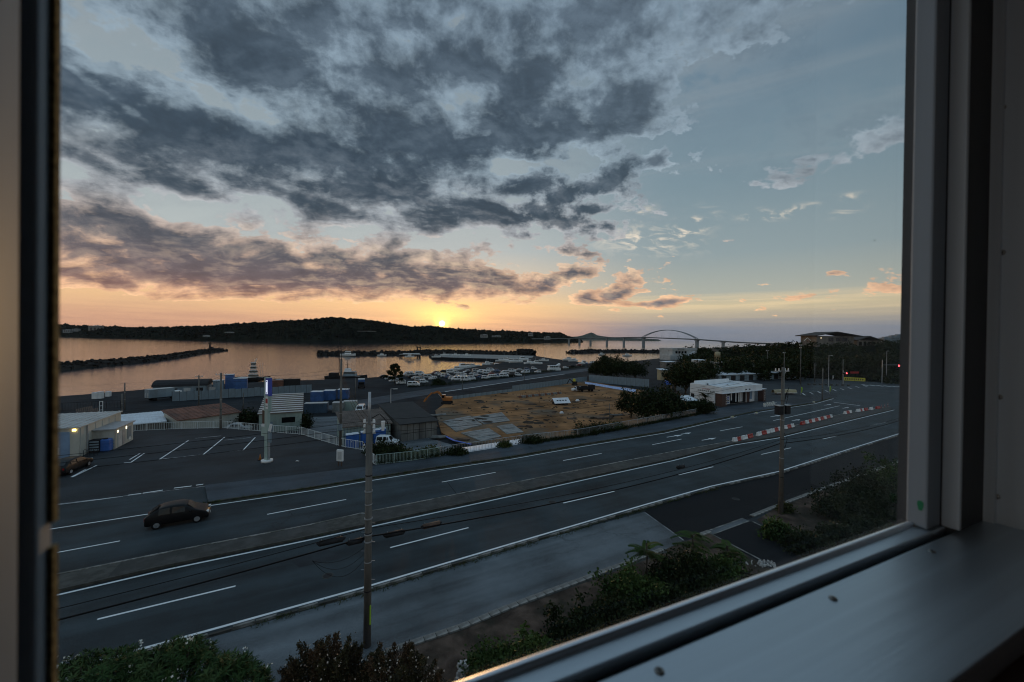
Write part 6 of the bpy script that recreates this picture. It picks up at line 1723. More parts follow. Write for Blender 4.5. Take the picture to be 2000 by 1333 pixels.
MB().box(((e - a).x * .55, 3, 3.4), ((e - a).x * .8, 3, 0.7)).build('parapet', M['whiteroof'], t)

# bridge
def bx(x): return float(np.interp(x, [1040, 1085, 1132, 1153.5, 1185.5, 1218.6, 1257, 1361.5, 1412.5, 1480, 1560], [1750, 1640, 1545, 1500, 1440, 1380, 1310, 1130, 1060, 970, 900]))
def by(x): return float(np.interp(x, [1040, 1085, 1153.5, 1218.6, 1257, 1361.5, 1437, 1480, 1560], [661.8, 661.4, 660.2, 659.0, 658.6, 662.6, 667.9, 670.0, 672.5]))
t = thing('arch_bridge', 'long road bridge with one tall steel arch joining the island', 'bridge', loc3(Q(1257, 660, bx(1257)), ZS))
dk = [Q(x, by(x), bx(x)) for x in list(range(1040, 1561, 12))]
gr = MB(t.location); rings = []
for i, p in enumerate(dk):
    d = (dk[min(i + 1, len(dk) - 1)] - dk[max(i - 1, 0)]); d.z = 0; d.normalize(); n = Vector((-d.y, d.x, 0))
    rings.append([p + n * 5 + UPZ * .4, p - n * 5 + UPZ * .4, p - n * 5 - UPZ * .9, p - n * 2.6 - UPZ * 2.8, p + n * 2.6 - UPZ * 2.8, p + n * 5 - UPZ * .9])
gr.loft(rings, close=True).build('deck', M['bridge'], t)
for x in (1111.5, 1132, 1153.5, 1185.5, 1218.6, 1257, 1361.5, 1412.5):
    p = Q(x, by(x), bx(x)); big_ = x in (1257, 1361.5)
    w_ = 8.0 if big_ else 5.0
    pr_ = MB(t.location).box(loc3(p, (p.z - 2.5 + ZS) / 2 - .5), (w_, 6, p.z - ZS - 2), RA).build('pier', M['bridge'], t)
    MB(t.location).box(loc3(p, p.z - 3.6), (w_ + 3.5, 10, 2.0), RA).build('pier_cap', M['bridge'], pr_)
S0, S1 = Q(1257, 658.0, bx(1257)), Q(1361.5, 662.0, bx(1361.5))
apex = Q(1309, 645.2, bx(1309)).z - (S0.z + S1.z) / 2
dn = (S1 - S0); dn.z = 0; dn.normalize(); dn = Vector((-dn.y, dn.x, 0))
def arc(u): return S0.lerp(S1, u) + UPZ * apex * 4 * u * (1 - u)
for s in (-1, 1):
    g = MB(t.location); g.tube([arc(k / 28) + dn * s * 4 * (1 - 0.3 * 4 * (k / 28) * (1 - k / 28)) for k in range(29)], 1.05, 6); g.build('arch_rib', M['bridge'], t)
    for k in range(1, 14):
        u = k / 14; q = min(0.98, max(0.02, u + (0.035 if k % 2 else -0.035)))
        g = MB(t.location); b0 = S0.lerp(S1, q); g.cyl(arc(u) + dn * s * 3, loc3(b0 + dn * s * 4, b0.z), 0.10, n=4); g.build('hanger', M['bridge'], t)
for k in range(14):
    x = 1100 + k * 32; p = Q(x, by(x), bx(x)); MB(t.location).cyl(p, p + UPZ * 8.5, 0.16, n=5).build('lamp_post', M['bridge'], t)


# boats
def boat(label, p, rz, L, W, H, kind, name='motor_boat', group=None, m='white'):
    t = thing(name, label, 'boat', p, rz, group); rg = []
    for u, w_, kz in ((0, .82, 0), (.2, .96, 0), (.5, 1, 0), (.72, .85, .06), (.88, .5, .18), (1, .03, .34)):
        x = (u - .5) * L
        rg.append([Vector((x, y * W / 2 * w_, z)) for y, z in ((-1, H * (1 + kz)), (-.86, H * .35), (-.4, H * kz), (.4, H * kz), (.86, H * .35), (1, H * (1 + kz)))])
    hl = MB().loft(rg, close=True).build('hull', M[m], t)
    MB().box((0, 0, H * 0.98), (L * .7, W * .8, .08)).build('deck', M['pale'], t)
    if kind == 'motor':
        c = MB().box((-.02 * L, 0, H + H * .55), (L * .38, W * .62, H * 1.1), tap=.78).build('cabin', M['white'], t)
        MB().box((.0 * L, 0, H + H * .7), (L * .345, W * .60, H * .36), tap=.9).build('window', M['glass'], c)
        MB().cyl((-.1 * L, 0, H * 2), (-.1 * L, 0, H * 3.6), .05, n=4).build('mast', M['galv'], t)
    if kind == 'yacht':
        c = MB().box((-.05 * L, 0, H * 1.4), (L * .4, W * .55, H * .7), tap=.7).build('cabin', M['white'], t)
        MB().box((-.05 * L, 0, H * 1.45), (L * .37, W * .56, H * .22), tap=.8).build('window', M['glass'], c)
        MB().cyl((.05 * L, 0, H), (.05 * L, 0, H + L * 1.05), .07, n=4).build('mast', M['galv'], t)
        MB().cyl((.05 * L, 0, H + .9), (-.4 * L, 0, H + .9), .06, n=4).build('boom', M['galv'], t)
    return t


t = boat('work ship with a white stepped mast tower moored behind the panel fence', loc3(P(492, 745, ZS), ZS), R(6), 15, 4.5, 1.7, 'none', 'work_ship', m='dark')
for k, (z, s) in enumerate(((1.6, 3.0), (3.3, 2.4), (5.0, 1.8), (6.6, 1.5))):
    lv = MB().box((0.6, 0, z + .7), (s, s * .8, 1.2), tap=.95).build('tower_level', M['pale'], t); MB().box((0.6, 0, z + .8), (s * .98 + .1, s * .82, .5)).build('window', M['glass'], lv); MB().box((0.6, 0, z + 1.42), (s + .5, s * .95, .08)).build('gallery', M['white'], lv)
g = MB(); g.tube([(0.9, 0, 7.9), (1.5, 0, 8.9), (2.0, 0, 9.8)], .12); g.build('mast', M['white'], t); MB().box((1.6, 0, 9.1), (1.2, .1, .14)).build('radar', M['white'], t)
for x in (3.4, 4.2): MB().cyl((x, 0, 1.6), (x, 0, 8.0), .04, n=4).build('aerial', M['galv'], t)
t = boat('grey patrol boat with a lattice mast moored left of the quay tree', loc3(P(677, 743.5, ZS), ZS), R(4), 18, 4.8, 2.0, 'none', 'patrol_boat', m='dark')
c = MB().box((1.5, 0, 3.0), (5.5, 3.4, 2.0), tap=.85).build('wheelhouse', M['panel'], t); MB().box((1.6, 0, 3.5), (5.0, 3.3, .6), tap=.95).build('window', M['glass'], c); MB().box((0.5, 0, 4.7), (2.6, 2.4, 1.4), tap=.8).build('bridge_deck', M['white'], t)
MB().cyl((0.3, 0, 5.4), (0.3, 0, 9.2), .14, .06, 6).build('mast', M['dark'], t); MB().box((.3, 0, 7.2), (1.8, .12, .12)).build('yard_arm', M['dark'], t); MB().box((-5.5, 0, 2.7), (3.5, 3, 1.4)).build('winch_house', M['dark'], t)
boat('dark inflatable tender moored right of the work ship', loc3(P(551, 748, ZS), ZS), R(0), 7, 2.6, 1.4, 'none', 'tender', m='dark')
boat('white motor yacht lying along the middle breakwater', loc3(P(680, 696.5, ZS), ZS), R(-4), 15, 4.4, 2.4, 'motor')
boat('small white boat tied at the middle breakwater', loc3(P(746, 696, ZS), ZS), R(0), 9, 3, 1.4, 'motor')
boat('white motor boat moored at the right breakwater', loc3(P(1175, 694, ZS), ZS), R(0), 8, 3, 1.5, 'motor')
boat('long white boat moored behind the dark trees', loc3(P(1225, 696, ZS), ZS), R(2), 11, 3, 1.5, 'motor')
mb = [('moored', [(893, 724), (903, 721), (914, 719), (924, 717.5), (952, 713), (960, 716), (970, 718)], ZS), ('laid up', [(978, 706.5), (988, 707), (998, 708), (1008, 709), (1034, 711), (1048, 712), (1020, 705), (1062, 706), (1140, 712)], ZY), ('tied up', [(1112, 705), (1120, 706.5)], ZY)]
md, ys = None, None
for nm, pts, z in mb:
    for i, (x, y) in enumerate(pts):
        s_ = rnd.uniform(.85, 1.25)
        k = 'yacht' if nm == 'tied up' or (i % 4 == 3) else 'motor'
        boat('white %s %s, %s from the left %s' % ('sailing boat' if k == 'yacht' else 'motor boat', nm, ORD[i], {'moored': 'along the car park quay', 'laid up': 'on the boat yard behind the cars', 'tied up': 'at the far quay corner'}[nm]),
             loc3(P(x, y, z), z - .2), R(rnd.uniform(-20, 40)), 9 * s_, 2.8 * s_, 1.5 * s_, k, group='boats at the marina')
for k, (x, y) in enumerate([(800, 698), (868, 694.5), (890, 695), (912, 695.5), (852, 698.5)]):
    boat('small pale boat lying by the pier, %s from the portal gate' % ORD[k], loc3(P(x, y, ZY), ZY - .3), R(5), 8, 2.6, 1.3, 'motor', group='boats at the pier')
hbq = P(1082, 724.5, ZY)
t = thing('house_boat', 'long white cabin boat laid up beside the coastal road', 'boat', hbq, R(24))
MB().box((0, 0, 0.9), (7.4, 2.6, 1.4), tap=.96).build('hull', M['white'], t); c = MB().box((-.3, 0, 2.2), (6.2, 2.3, 1.3), tap=.95).build('cabin', M['white'], t)
for x in (-2.6, -1.5, -.4, .7, 1.8): MB().box((x, -1.16, 2.3), (.8, .06, .7)).build('window', M['glass'], c)
MB().box((-.3, 0, 2.92), (6.8, 2.6, .12)).build('roof', M['whiteroof'], t)
g = MB(); g.add([(1.5, -.9, 2.98), (3.4, -.9, 4.1), (3.6, -.9, 2.98), (1.5, .9, 2.98), (3.4, .9, 4.1), (3.6, .9, 2.98)], [(0, 1, 2), (3, 5, 4), (0, 3, 4, 1), (1, 4, 5, 2)]); g.build('flybridge', M['white'], t)
# pale buildings on the island and beyond
for k, (x, y, wd, hh, Y, lab) in enumerate([(196, 650, 26, 13, 1950, 'pale block building among the trees at the left of the island'), (141, 650.5, 14, 6, 1980, 'small white house left of the pale block on the island'), (158, 648, 12, 5, 1990, 'white house just left of the pale block on the island'), (116, 650, 6, 3, 2000, 'tiny white house at the window edge on the island'),
                                            (243, 653, 14, 3, 1900, 'low white house right of the pale block on the island'), (412, 658.5, 9, 3, 1380, 'white shed on the island shore above the light tower'), (456, 651, 14, 2, 1400, 'long pale roof on the slope of the island'), (946, 660, 14, 6, 1800, 'white house on the island right of the sun'),
                                            (1036, 657, 9, 6, 2050, 'white house near the right end of the island'), (1068, 664, 12, 6, 2150, 'white house at the island end of the bridge'), (970, 659, 18, 3, 1850, 'long low pale building right of the white house on the island'), (720, 648, 34, 0.8, 1580, 'long pale road wall across the island slope')]):
    p = Q(x, y, Y); s = Y / FPX
    t = thing('far_building', lab, 'building', p)
    MB().box((0, -20, hh * s / 2), (wd * s, 12, hh * s)).build('wall', M['conc'] if k else M['oldwall'], t); MB().box((wd * s * .1, -20, hh * s + .2), (wd * s * .5, 10, .08 * hh * s)).build('roof_block', M['whiteroof'], t)
    for i in range(3): MB().box(((i - 1) * wd * s * .27, -26.2, hh * s * .55), (wd * s * .12, .3, hh * s * .35)).build('window', M['glass'], t)
for k, (x, y, wd, hh) in enumerate([(1728, 664, 14, 4), (1740, 662, 10, 4.5), (1754, 662, 16, 7), (1745, 668, 20, 2.5), (1766, 667, 10, 4)]):
    p = Q(x, y + 3, 900); s = 900 / FPX
    t = thing('far_building', '%s pale town building from the left on the far right ridge' % ORD[k], 'building', p, 0, 'town buildings on the far ridge')
    MB().box((0, 0, hh * s / 2), (wd * s, 14, (hh + 6) * s)).build('wall', M['panel'], t); MB().box((0, 0, hh * s + 4), (wd * s * .4, 8, 2.5)).build('roof_block', M['panel'], t)
    for i in range(4): MB().box(((i - 1.5) * wd * s * .2, -7.1, hh * s * .6), (wd * s * .1, .3, 1.6)).build('window', M['glass'], t)
rg_ = [[Vector((Q(x, 668, 980).x, 980, -2)), Vector((Q(x, yy, 980).x, 980, Q(x, yy, 980).z)), Vector((Q(x, yy, 980).x, 1300, -2))] for x, yy in ((1650, 672), (1700, 668), (1730, 667), (1760, 665), (1800, 660), (1900, 655), (2400, 648))]
struct('far_ridge', MB().loft(rg_), M['hill'])

b = Q(1708, 470, 70); t = thing('bird', 'small dark bird gliding in the pale sky near the right edge', 'bird', b, R(30))
rg_b = [[Vector((u, r_ * math.cos(a), r_ * math.sin(a))) for a in [i * math.pi / 4 for i in range(8)]] for u, r_ in ((-.17, .01), (-.08, .04), (.06, .05), (.13, .035), (.18, .005))]
MB().loft(rg_b, close=True).build('body', M['dark'], t, True)
for s in (-1, 1): MB().add([(.06, s * .03, .02), (-.07, s * .03, .02), (-.06, s * .22, .12), (.02, s * .22, .13), (-.08, s * .40, .05)], [(0, 1, 2, 3), (3, 2, 4)]).build('wing', M['dark'], t)
MB().add([(-.15, 0, 0), (-.27, .05, 0), (-.27, -.05, 0)], [(0, 1, 2)]).build('tail', M['dark'], t)
# ------------------------------------------------------------------ vegetation
def leaves(n, lobes, size, seed, long=1.0, shell=0.55, up=0.0, clump=0, droop=0.3):
    """Many small leaf faces spread through the volume of a few lobes; numpy arrays of quads."""
    r = np.random.RandomState(seed)
    lob = np.array(lobes, float)
    vol = lob[:, 3] * lob[:, 4] * lob[:, 5]
    which = r.choice(len(lob), n, p=(vol ** 0.67) / (vol ** 0.67).sum())
    d = r.normal(size=(n, 3)); d /= np.linalg.norm(d, axis=1)[:, None]
    rad = shell + (1 - shell) * r.rand(n) ** 0.7
    rad *= 1 + 0.22 * np.sin(d[:, 0] * 7 + which) * np.cos(d[:, 1] * 6 + d[:, 2] * 5)
    c = lob[which, :3] + d * rad[:, None] * lob[which, 3:6]
    if clump:
        k = max(1, n // clump)
        cen = c[r.randint(0, n, k)]
        c = cen[r.randint(0, k, n)] + r.normal(size=(n, 3)) * size * 1.6
    ax = d * 0.7 + r.normal(size=(n, 3)) * 0.6; ax[:, 2] += up - droop * 0.0
    ax /= np.linalg.norm(ax, axis=1)[:, None]
    sd = np.cross(ax, r.normal(size=(n, 3))); sd /= np.linalg.norm(sd, axis=1)[:, None]
    s = size * r.uniform(0.6, 1.3, n)[:, None]
    a = ax * s * long; b = sd * s * 0.5
    v = np.stack([c, c + a * 0.5 + b, c + a, c + a * 0.5 - b], 1).reshape(-1, 3)
    return v


def leaf_mesh(name, v, m):
    n = len(v) // 4
    me = bpy.data.meshes.new(name)
    me.vertices.add(len(v)); me.vertices.foreach_set('co', v.astype(np.float32).ravel())
    me.loops.add(n * 4); me.loops.foreach_set('vertex_index', np.arange(n * 4, dtype=np.int32))
    me.polygons.add(n); me.polygons.foreach_set('loop_start', np.arange(0, n * 4, 4, dtype=np.int32))
    me.update(calc_edges=True); me.materials.append(m)
    return me


def plant(name, label, cat, base, lobes, n, size, m, seed, trunk=0.0, long=1.0, flowers=0, fm='petal', group=None, shell=0.5, up=0.0, clump=0, rz=0.0, limbs=5):
    t = thing(name, label, cat, base, rz, group)
    link('crown', leaf_mesh('crown', leaves(n, lobes, size, seed, long, shell, up, clump), M[m]), t)
    g = MB(); rt = trunk if trunk else 0.06
    top = max(l[2] for l in lobes)
    g.tube([(0, 0, -0.15), (0.05 * top, 0, top * 0.3), (0, 0.03 * top, top * 0.75)], rt, 7)
    g.build('trunk', M['bark'], t)
    rs = random.Random(seed)
    for k in range(min(limbs, len(lobes) + 2)):
        l = lobes[k % len(lobes)]
        e = Vector(l[:3]) + Vector((rs.uniform(-.5, .5) * l[3], rs.uniform(-.5, .5) * l[4], rs.uniform(0, .5) * l[5]))
        g = MB(); g.tube([(0, 0, top * 0.15), (e.x * .5, e.y * .5, e.z * .6), tuple(e)], rt * 0.5, 5); g.build('limb', M['bark'], t)
    if flowers:
        r = np.random.RandomState(seed + 1)
        cs = leaves(flowers * 4, lobes, size, seed + 2, shell=0.92)[::4]
        cs = cs[cs[:, 2] > np.median(cs[:, 2])][:flowers]
        vs = []
        for c in cs:
            k = r.randint(4, 10); cc = c + r.normal(size=(k, 3)) * size * 0.45
            for p in cc:
                a = r.normal(size=3); a /= np.linalg.norm(a); b = np.cross(a, r.normal(size=3)); b /= np.linalg.norm(b); s = size * 0.20
                vs += [p - a * s - b * s, p + a * s - b * s, p + a * s + b * s, p - a * s + b * s]
        link('flowers', leaf_mesh('flowers', np.array(vs), M[fm]), t)['kind'] = 'stuff'
    return t


# oleander at the lower left: whorls of long leaves
def oleander(label, base, H, W, seed, n=520):
    t = thing('oleander_bush', label, 'bush', base)
    r = np.random.RandomState(seed); vs = []; fl = []
    g = MB()
    for k in range(n):
        a = r.uniform(0, 2 * math.pi); q = math.sqrt(r.rand()); rx, ry = W[0] * q * math.cos(a), W[1] * q * math.sin(a)
        z = H * (1 - 0.42 * q * q) * r.uniform(0.72, 1.0) + 0.25 * math.sin(rx * 2.1 + seed) * math.cos(ry * 1.7)
        tip = np.array([rx, ry, z]); lean = np.array([rx / W[0], ry / W[1], 1.1]) + r.normal(size=3) * .25; lean /= np.linalg.norm(lean)
        if k % 14 == 0: g.tube([(rx * .2, ry * .2, 0), (rx * .7, ry * .7, z * .55), tuple(tip)], .022, 4)
        u = np.cross(lean, [0, 0, 1.0]) + 1e-3; u /= np.linalg.norm(u); w_ = np.cross(lean, u)
        for j in range(17):
            th = j * 2.4; el = r.uniform(.2, 1.0); d = (u * math.cos(th) + w_ * math.sin(th)) * (1 - .35 * el) + lean * el; d /= np.linalg.norm(d)
            L = r.uniform(.20, .30); sdv = np.cross(d, lean); sdv /= (np.linalg.norm(sdv) + 1e-6); sdv = sdv * L * .10
            o_ = tip - lean * r.uniform(0, .32); dr = np.array([0, 0, -.12 * L])
            vs += [o_, o_ + d * L * .5 + sdv, o_ + d * L + dr, o_ + d * L * .5 - sdv]
        if r.rand() < .032:
            for j in range(9):
                p = tip + lean * .14 + r.normal(size=3) * .085; a_ = r.normal(size=3); a_ /= np.linalg.norm(a_); b_ = np.cross(a_, r.normal(size=3)); b_ /= np.linalg.norm(b_); s = .034
                fl += [p - a_ * s - b_ * s, p + a_ * s - b_ * s, p + a_ * s + b_ * s, p - a_ * s + b_ * s]
    link('crown', leaf_mesh('crown', np.array(vs), M['oleander']), t); g.build('stems', M['bark'], t)
    if fl: link('flowers', leaf_mesh('flowers', np.array(fl), M['petal']), t)['kind'] = 'stuff'
    return t


def top_at(x, y, Y): return Q(x, y, Y)


def bush_at(fn, label, x, ytop, Y, *a, **k):
    """Stand a bush of the right height so that its top shows at a photograph point."""
    tp_ = Q(x, ytop, Y); return fn(label, Vector((tp_.x, tp_.y, 0)), tp_.z, *a, **k)


bush_at(oleander, 'tall oleander with long narrow leaves and white flowers at the lower left', 190, 1278, 15.0, (2.4, 1.7), 5)
bush_at(oleander, 'middle oleander with white flower clusters, highest of the three', 335, 1252, 15.4, (2.0, 1.6), 6)
bush_at(oleander, 'low oleander next to the bronze-leaved bush', 440, 1290, 15.0, (1.6, 1.4), 7, 380)


def bronze(label, base, H, W, seed, n=60):
    t = thing('bronze_bush', label, 'bush', base); r = np.random.RandomState(seed); vs = []; fl = []; g = MB()
    for k in range(n):
        a = r.uniform(0, 2 * math.pi); q = math.sqrt(r.rand()); rx, ry = W[0] * q * math.cos(a), W[1] * q * math.sin(a); h = H * (1 - .40 * q * q) * r.uniform(.62, 1.02)
        s0 = np.array([rx * .45, ry * .45, 0]); s1 = np.array([rx, ry, h]); g.tube([tuple(s0), tuple(s0 * .4 + s1 * .6), tuple(s1)], .018, 4)
        m_ = 420
        u = r.rand(m_) ** .55; c = s0[None] * (1 - u)[:, None] + s1[None] * u[:, None] + r.normal(size=(m_, 3)) * (.26 * (1.12 - u))[:, None]
        for p in c:
            d = r.normal(size=3) * .8 + np.array([0, 0, .5]); d /= np.linalg.norm(d); sd = np.cross(d, r.normal(size=3)); sd /= np.linalg.norm(sd); L = r.uniform(.06, .12)
            vs += [p, p + d * L * .5 + sd * L * .28, p + d * L, p + d * L * .5 - sd * L * .28]
        if r.rand() < .35:
            for j in range(10):
                p = s1 * r.uniform(.72, 1.0) + r.normal(size=3) * .16; a_ = r.normal(size=3); a_ /= np.linalg.norm(a_); b_ = np.cross(a_, r.normal(size=3)); b_ /= np.linalg.norm(b_); s = .028
                fl += [p - a_ * s - b_ * s, p + a_ * s - b_ * s, p + a_ * s + b_ * s, p - a_ * s + b_ * s]
    link('crown', leaf_mesh('crown', np.array(vs), M['redleaf']), t); g.build('stems', M['bark'], t)
    link('flowers', leaf_mesh('flowers', np.array(fl), M['palepetal']), t)['kind'] = 'stuff'


bush_at(bronze, 'bronze-leaved flowering bush left of the near pole', 640, 1240, 16.2, (1.9, 1.5), 11, 70)
bush_at(bronze, 'bronze-leaved bush with pale flowers right of the near pole', 775, 1262, 16.0, (1.9, 1.4), 12, 70)
L1 = [(0, 0, 1.0, 1.2, 1.1, .9), (.9, .3, .8, .9, .8, .7), (-.9, -.2, .8, .9, .9, .7), (.2, .1, 1.6, .7, .7, .5)]
def low(label, x, y, rx, h, seed, m='leaf', n=4200, size=.13, long=1.3, flowers=0, z=0, name='garden_bush'):
    q = random.Random(seed * 5 + 2); lb = []
    for l in L1: lb.append((l[0] * rx * q.uniform(.7, 1.25), l[1] * rx + q.uniform(-.3, .3) * rx, l[2] * h / 2.0 * q.uniform(.75, 1.05), l[3] * rx * q.uniform(.6, 1), l[4] * rx * q.uniform(.6, 1), l[5] * h / 1.7 * q.uniform(.6, 1)))
    for i in range(10):
        a = q.uniform(0, 6.28); rr_ = q.uniform(.5, 1.7) * rx; lb.append((math.cos(a) * rr_, math.sin(a) * rr_ * .8, h * q.uniform(.2, .95), rx * q.uniform(.12, .3), rx * q.uniform(.12, .3), h * q.uniform(.10, .26)))
    return plant(name, label, 'bush', P(x, y, z), lb, n, size, m, seed, .05, long, flowers, clump=11)
low('small green shrub left of the clump by the window bead', 965, 1318, .75, 1.3, 21, n=3600, size=.10)
low('spiky green shrub by the window bead below the garden', 1035, 1325, .85, 1.5, 22, n=4200, size=.12, long=2.0)
for k, (x, y, rx, h, m, lab) in enumerate([(1230, 1180, 1.15, 2.1, 'leaf', 'broad green shrub at the left end of the large garden clump'), (1330, 1150, 1.3, 2.6, 'leafdark', 'tall dark shrub in the middle of the large garden clump'), (1195, 1225, 1.2, 1.5, 'leafdark', 'low dark shrub in front of the broad green shrub'), (1320, 1200, 1.4, 1.5, 'leafdark', 'wide dark shrub at the front of the large garden clump'),
                                            (1405, 1140, 1.0, 2.0, 'leaf', 'green shrub at the right end of the large garden clump'), (1400, 1185, 1.1, 1.2, 'leafdark', 'low dark shrub before the pale stones'), (1130, 1250, 1.1, 1.0, 'leafdark', 'low dark ground shrub nearest the window bead'), (1460, 1160, .8, .9, 'leafdark', 'small dark shrub among the pale stones')]):
    low(lab, x, y, rx, h * .8, 30 + k, m, 5600, .12, 1.5)
# feathery sprays over the clump
def spray(label, x, y, h, seed, z=0):
    t = thing('young_tree', label, 'tree', P(x, y, z)); r = np.random.RandomState(seed); g = MB(); vs = []
    g.tube([(0, 0, -.1), (.05, .03, h * .6), (0, .06, h * .9)], .045, 6); g.build('trunk', M['bark'], t)
    for k in range(15):
        a = k * 2.4; L = h * r.uniform(.34, .5); z0 = h * r.uniform(.55, .95); d = np.array([math.cos(a), math.sin(a), r.uniform(.1, .6)]); pr_ = [np.array([0, 0, z0]) + d * L * u + np.array([0, 0, -.5 * L * u * u]) for u in np.linspace(0, 1, 10)]
        if k < 8: gg = MB(); gg.tube([tuple(q) for q in pr_], .012, 4); gg.build('frond', M['bark'], t)
        sd = np.cross(d, [0, 0, 1]); sd /= np.linalg.norm(sd)
        for i, q in enumerate(pr_[1:]):
            for s in (-1, 1):
                for e in range(2):
                    l = .30 * (1.1 - i * .06); q2 = q + d * .05 * e; v = sd * s * l + d * l * .35 + np.array([0, 0, -.06]); w_ = d * .05
                    vs += [q2, q2 + v * .5 + w_, q2 + v, q2 + v * .5 - w_]
    link('crown', leaf_mesh('crown', np.array(vs), M['leaf']), t)
spray('young feathery tree rising left of the drain channel', 1262, 1130, 2.4, 51); spray('young feathery tree rising highest beside the access lot', 1352, 1118, 2.6, 52); spray('short feathery tree at the right of the garden clump', 1420, 1120, 1.9, 53)
for k, (x, y, rx, h, m, lab) in enumerate([(1690, 985, 1.9, 3.0, 'leafdark', 'spreading dark tree at the window edge beyond the garden bed'), (1760, 960, 1.8, 3.2, 'leaf', 'dark green tree against the window stile'), (1650, 1010, 1.5, 1.8, 'leafdark', 'low dark shrub under the spreading tree'), (1745, 1010, 1.6, 1.8, 'leafdark', 'low dark shrub at the foot of the window stile'),
                                            (1575, 1075, .9, .9, 'leafdark', 'low dark shrub beside the entrance drive'), (1640, 1060, 1.0, .9, 'leafdark', 'flat dark shrub along the bright window bead'), (1520, 1050, .45, .8, 'leaf', 'small green tuft in the corner of the entrance drive'), (1700, 1045, 1.0, 1.0, 'leafdark', 'flat dark shrub near the window corner')]):
    low(lab, x, y, rx, h, 60 + k, m, 5200, .15, 1.5)
low('weedy tuft at the foot of the pole with twin dark boxes', 1533, 1000, .35, .6, 71, 'weed', 700, .12, 2)
# pale stones
def stones(label, x, y, n, sp, s, seed, name='stone_bed'):
    t = thing(name, label, 'stones', P(x, y)); r = random.Random(seed)
    for i in range(n):
        g = MB(); q = s * r.uniform(.6, 1.3)
        g.box((r.uniform(-1, 1) * sp[0], r.uniform(-1, 1) * sp[1], q * .25), (q, q * .7, q * .6), r.uniform(0, 3), .6); g.build('stone', M['limest'], t)
stones('bed of small pale stones beside the entrance drive', 1487, 1102, 46, (1.0, .4), .16, 1); stones('scatter of pale stones right of the large garden clump', 1412, 1118, 34, (.8, .4), .15, 2); stones('few pale stones under the low dark shrub', 1360, 1132, 16, (.5, .25), .15, 3); stones('pale stones under the spreading tree', 1670, 1030, 40, (1.2, .6), .14, 4)
stones('upright pale stones edging the spiky shrub', 903, 1312, 14, (.22, .5), .24, 5)
# roadside shrubs before the yard and site
for k, (x, y, rx, h, z, m, lab) in enumerate([(752, 893, 1.5, 2.0, -.2, 'leafdark', 'dark leafy bush at the yard railing beside the off-road car'), (775, 898, 1.2, 1.2, -.2, 'leafdark', 'low dark bush continuing along the yard railing'), (800, 900, .9, .9, -.2, 'weed', 'weedy bush at the yard railing'), (842, 893, .9, .9, -.2, 'weed', 'weedy bush before the pale yard ground'),
                                               (1150, 850, 1.4, 1.4, -.3, 'leafdark', 'dark bush at the pavement before the orange soil'), (1175, 846, 1.3, 1.3, -.3, 'leafdark', 'second dark bush at the pavement before the orange soil'), (1200, 842, 1.2, 1.2, -.3, 'weed', 'weedy bush at the pavement near the big dark thicket'), (985, 875, .4, .5, -.1, 'weed', 'weedy tuft over the white sheet'), (1034, 867, .9, .8, -.1, 'leafdark', 'dark tuft at the end of the white sheet'), (893, 890, .7, .6, -.1, 'leafdark', 'dark tuft at the start of the white sheet'),
                                               (535, 838, 1.0, 1.6, -3, 'leafdark', 'dark bush behind the railing left of the green workshop'), (480, 830, 2.0, 3.0, -3, 'leafdark', 'big dark bush between the rusty shed and the workshop'), (590, 838, 1.0, 2.4, -3, 'leafdark', 'dark narrow bush beside the green workshop')]):
    low(lab, x, y, rx, h, 80 + k, m, 3000, .17 if z > -1 else .24, 1.4, z=z, name='roadside_bush')
# weeds in gutters and along the kerbs
r = np.random.RandomState(9)
def weeds(name, run, n, h, spread, m='weed', z=0.02):
    st = resample(run, .35); v = []
    for k in range(n):
        p = st[int(len(st) * r.rand() ** 1.2)] ; c = np.array([p.x + r.normal() * spread, p.y + r.normal() * spread, z])
        for j in range(r.randint(4, 12)):
            d = np.array([r.normal() * .5, r.normal() * .5, 1.0]); L = h * r.uniform(.4, 1.2); sd = np.array([r.normal(), r.normal(), 0]); sd = sd / np.linalg.norm(sd) * .02
            o_ = c + r.normal(size=3) * np.array([.12, .12, 0]); v += [o_ - sd, o_ + d * L * .5 - sd, o_ + d * L, o_ + d * L * .5 + sd]
    tag(link(name, leaf_mesh(name, np.array(v), M[m])), kind='stuff')
weeds('gutter_weeds', offset(gap, .55), 700, .22, .10)
weeds('kerb_weeds', [p for p in offset(E1, -.75) if -14 < p.x < 30], 260, .16, .10)
weeds('yard_weeds', px([(740, 907), (890, 888)]), 400, .5, .25, 'leafdark', .1)
weeds('railing_weeds', px([(1030, 868), (1135, 855), (1250, 833), (1380, 808)]), 1200, .5, .25, 'leafdark', .1)
weeds('median_weeds', offset(E2, .3), 160, .14, .06)
# trees
T1 = [(0, 0, .62, .30, .28, .26), (.24, .06, .55, .22, .2, .2), (-.25, -.05, .56, .22, .22, .2), (.05, .1, .80, .20, .2, .16), (-.12, -.12, .42, .26, .24, .16), (.2, -.14, .40, .24, .2, .15)]
def tree(label, x, y, H, W, seed, m='leafdark', n=5200, size=.3, z=0, name='broadleaf_tree', group=None, trunk=.22):
    q = random.Random(seed * 7 + 1); lb = []
    for l in T1: lb.append((l[0] * W * q.uniform(.7, 1.3), l[1] * W * q.uniform(.7, 1.3), l[2] * H * q.uniform(.88, 1.06), l[3] * W * q.uniform(.7, 1.0), l[4] * W * q.uniform(.7, 1.0), l[5] * H * q.uniform(.75, 1.05)))
    for i in range(9):
        a = q.uniform(0, 6.28); rr_ = q.uniform(.22, .46) * W; lb.append((math.cos(a) * rr_, math.sin(a) * rr_, H * q.uniform(.32, .92), W * q.uniform(.06, .15), W * q.uniform(.06, .15), H * q.uniform(.06, .14)))
    return plant(name, label, 'tree', P(x, y, z), lb, n, size, m, seed, trunk, 1.3, group=group, shell=.3, clump=9)
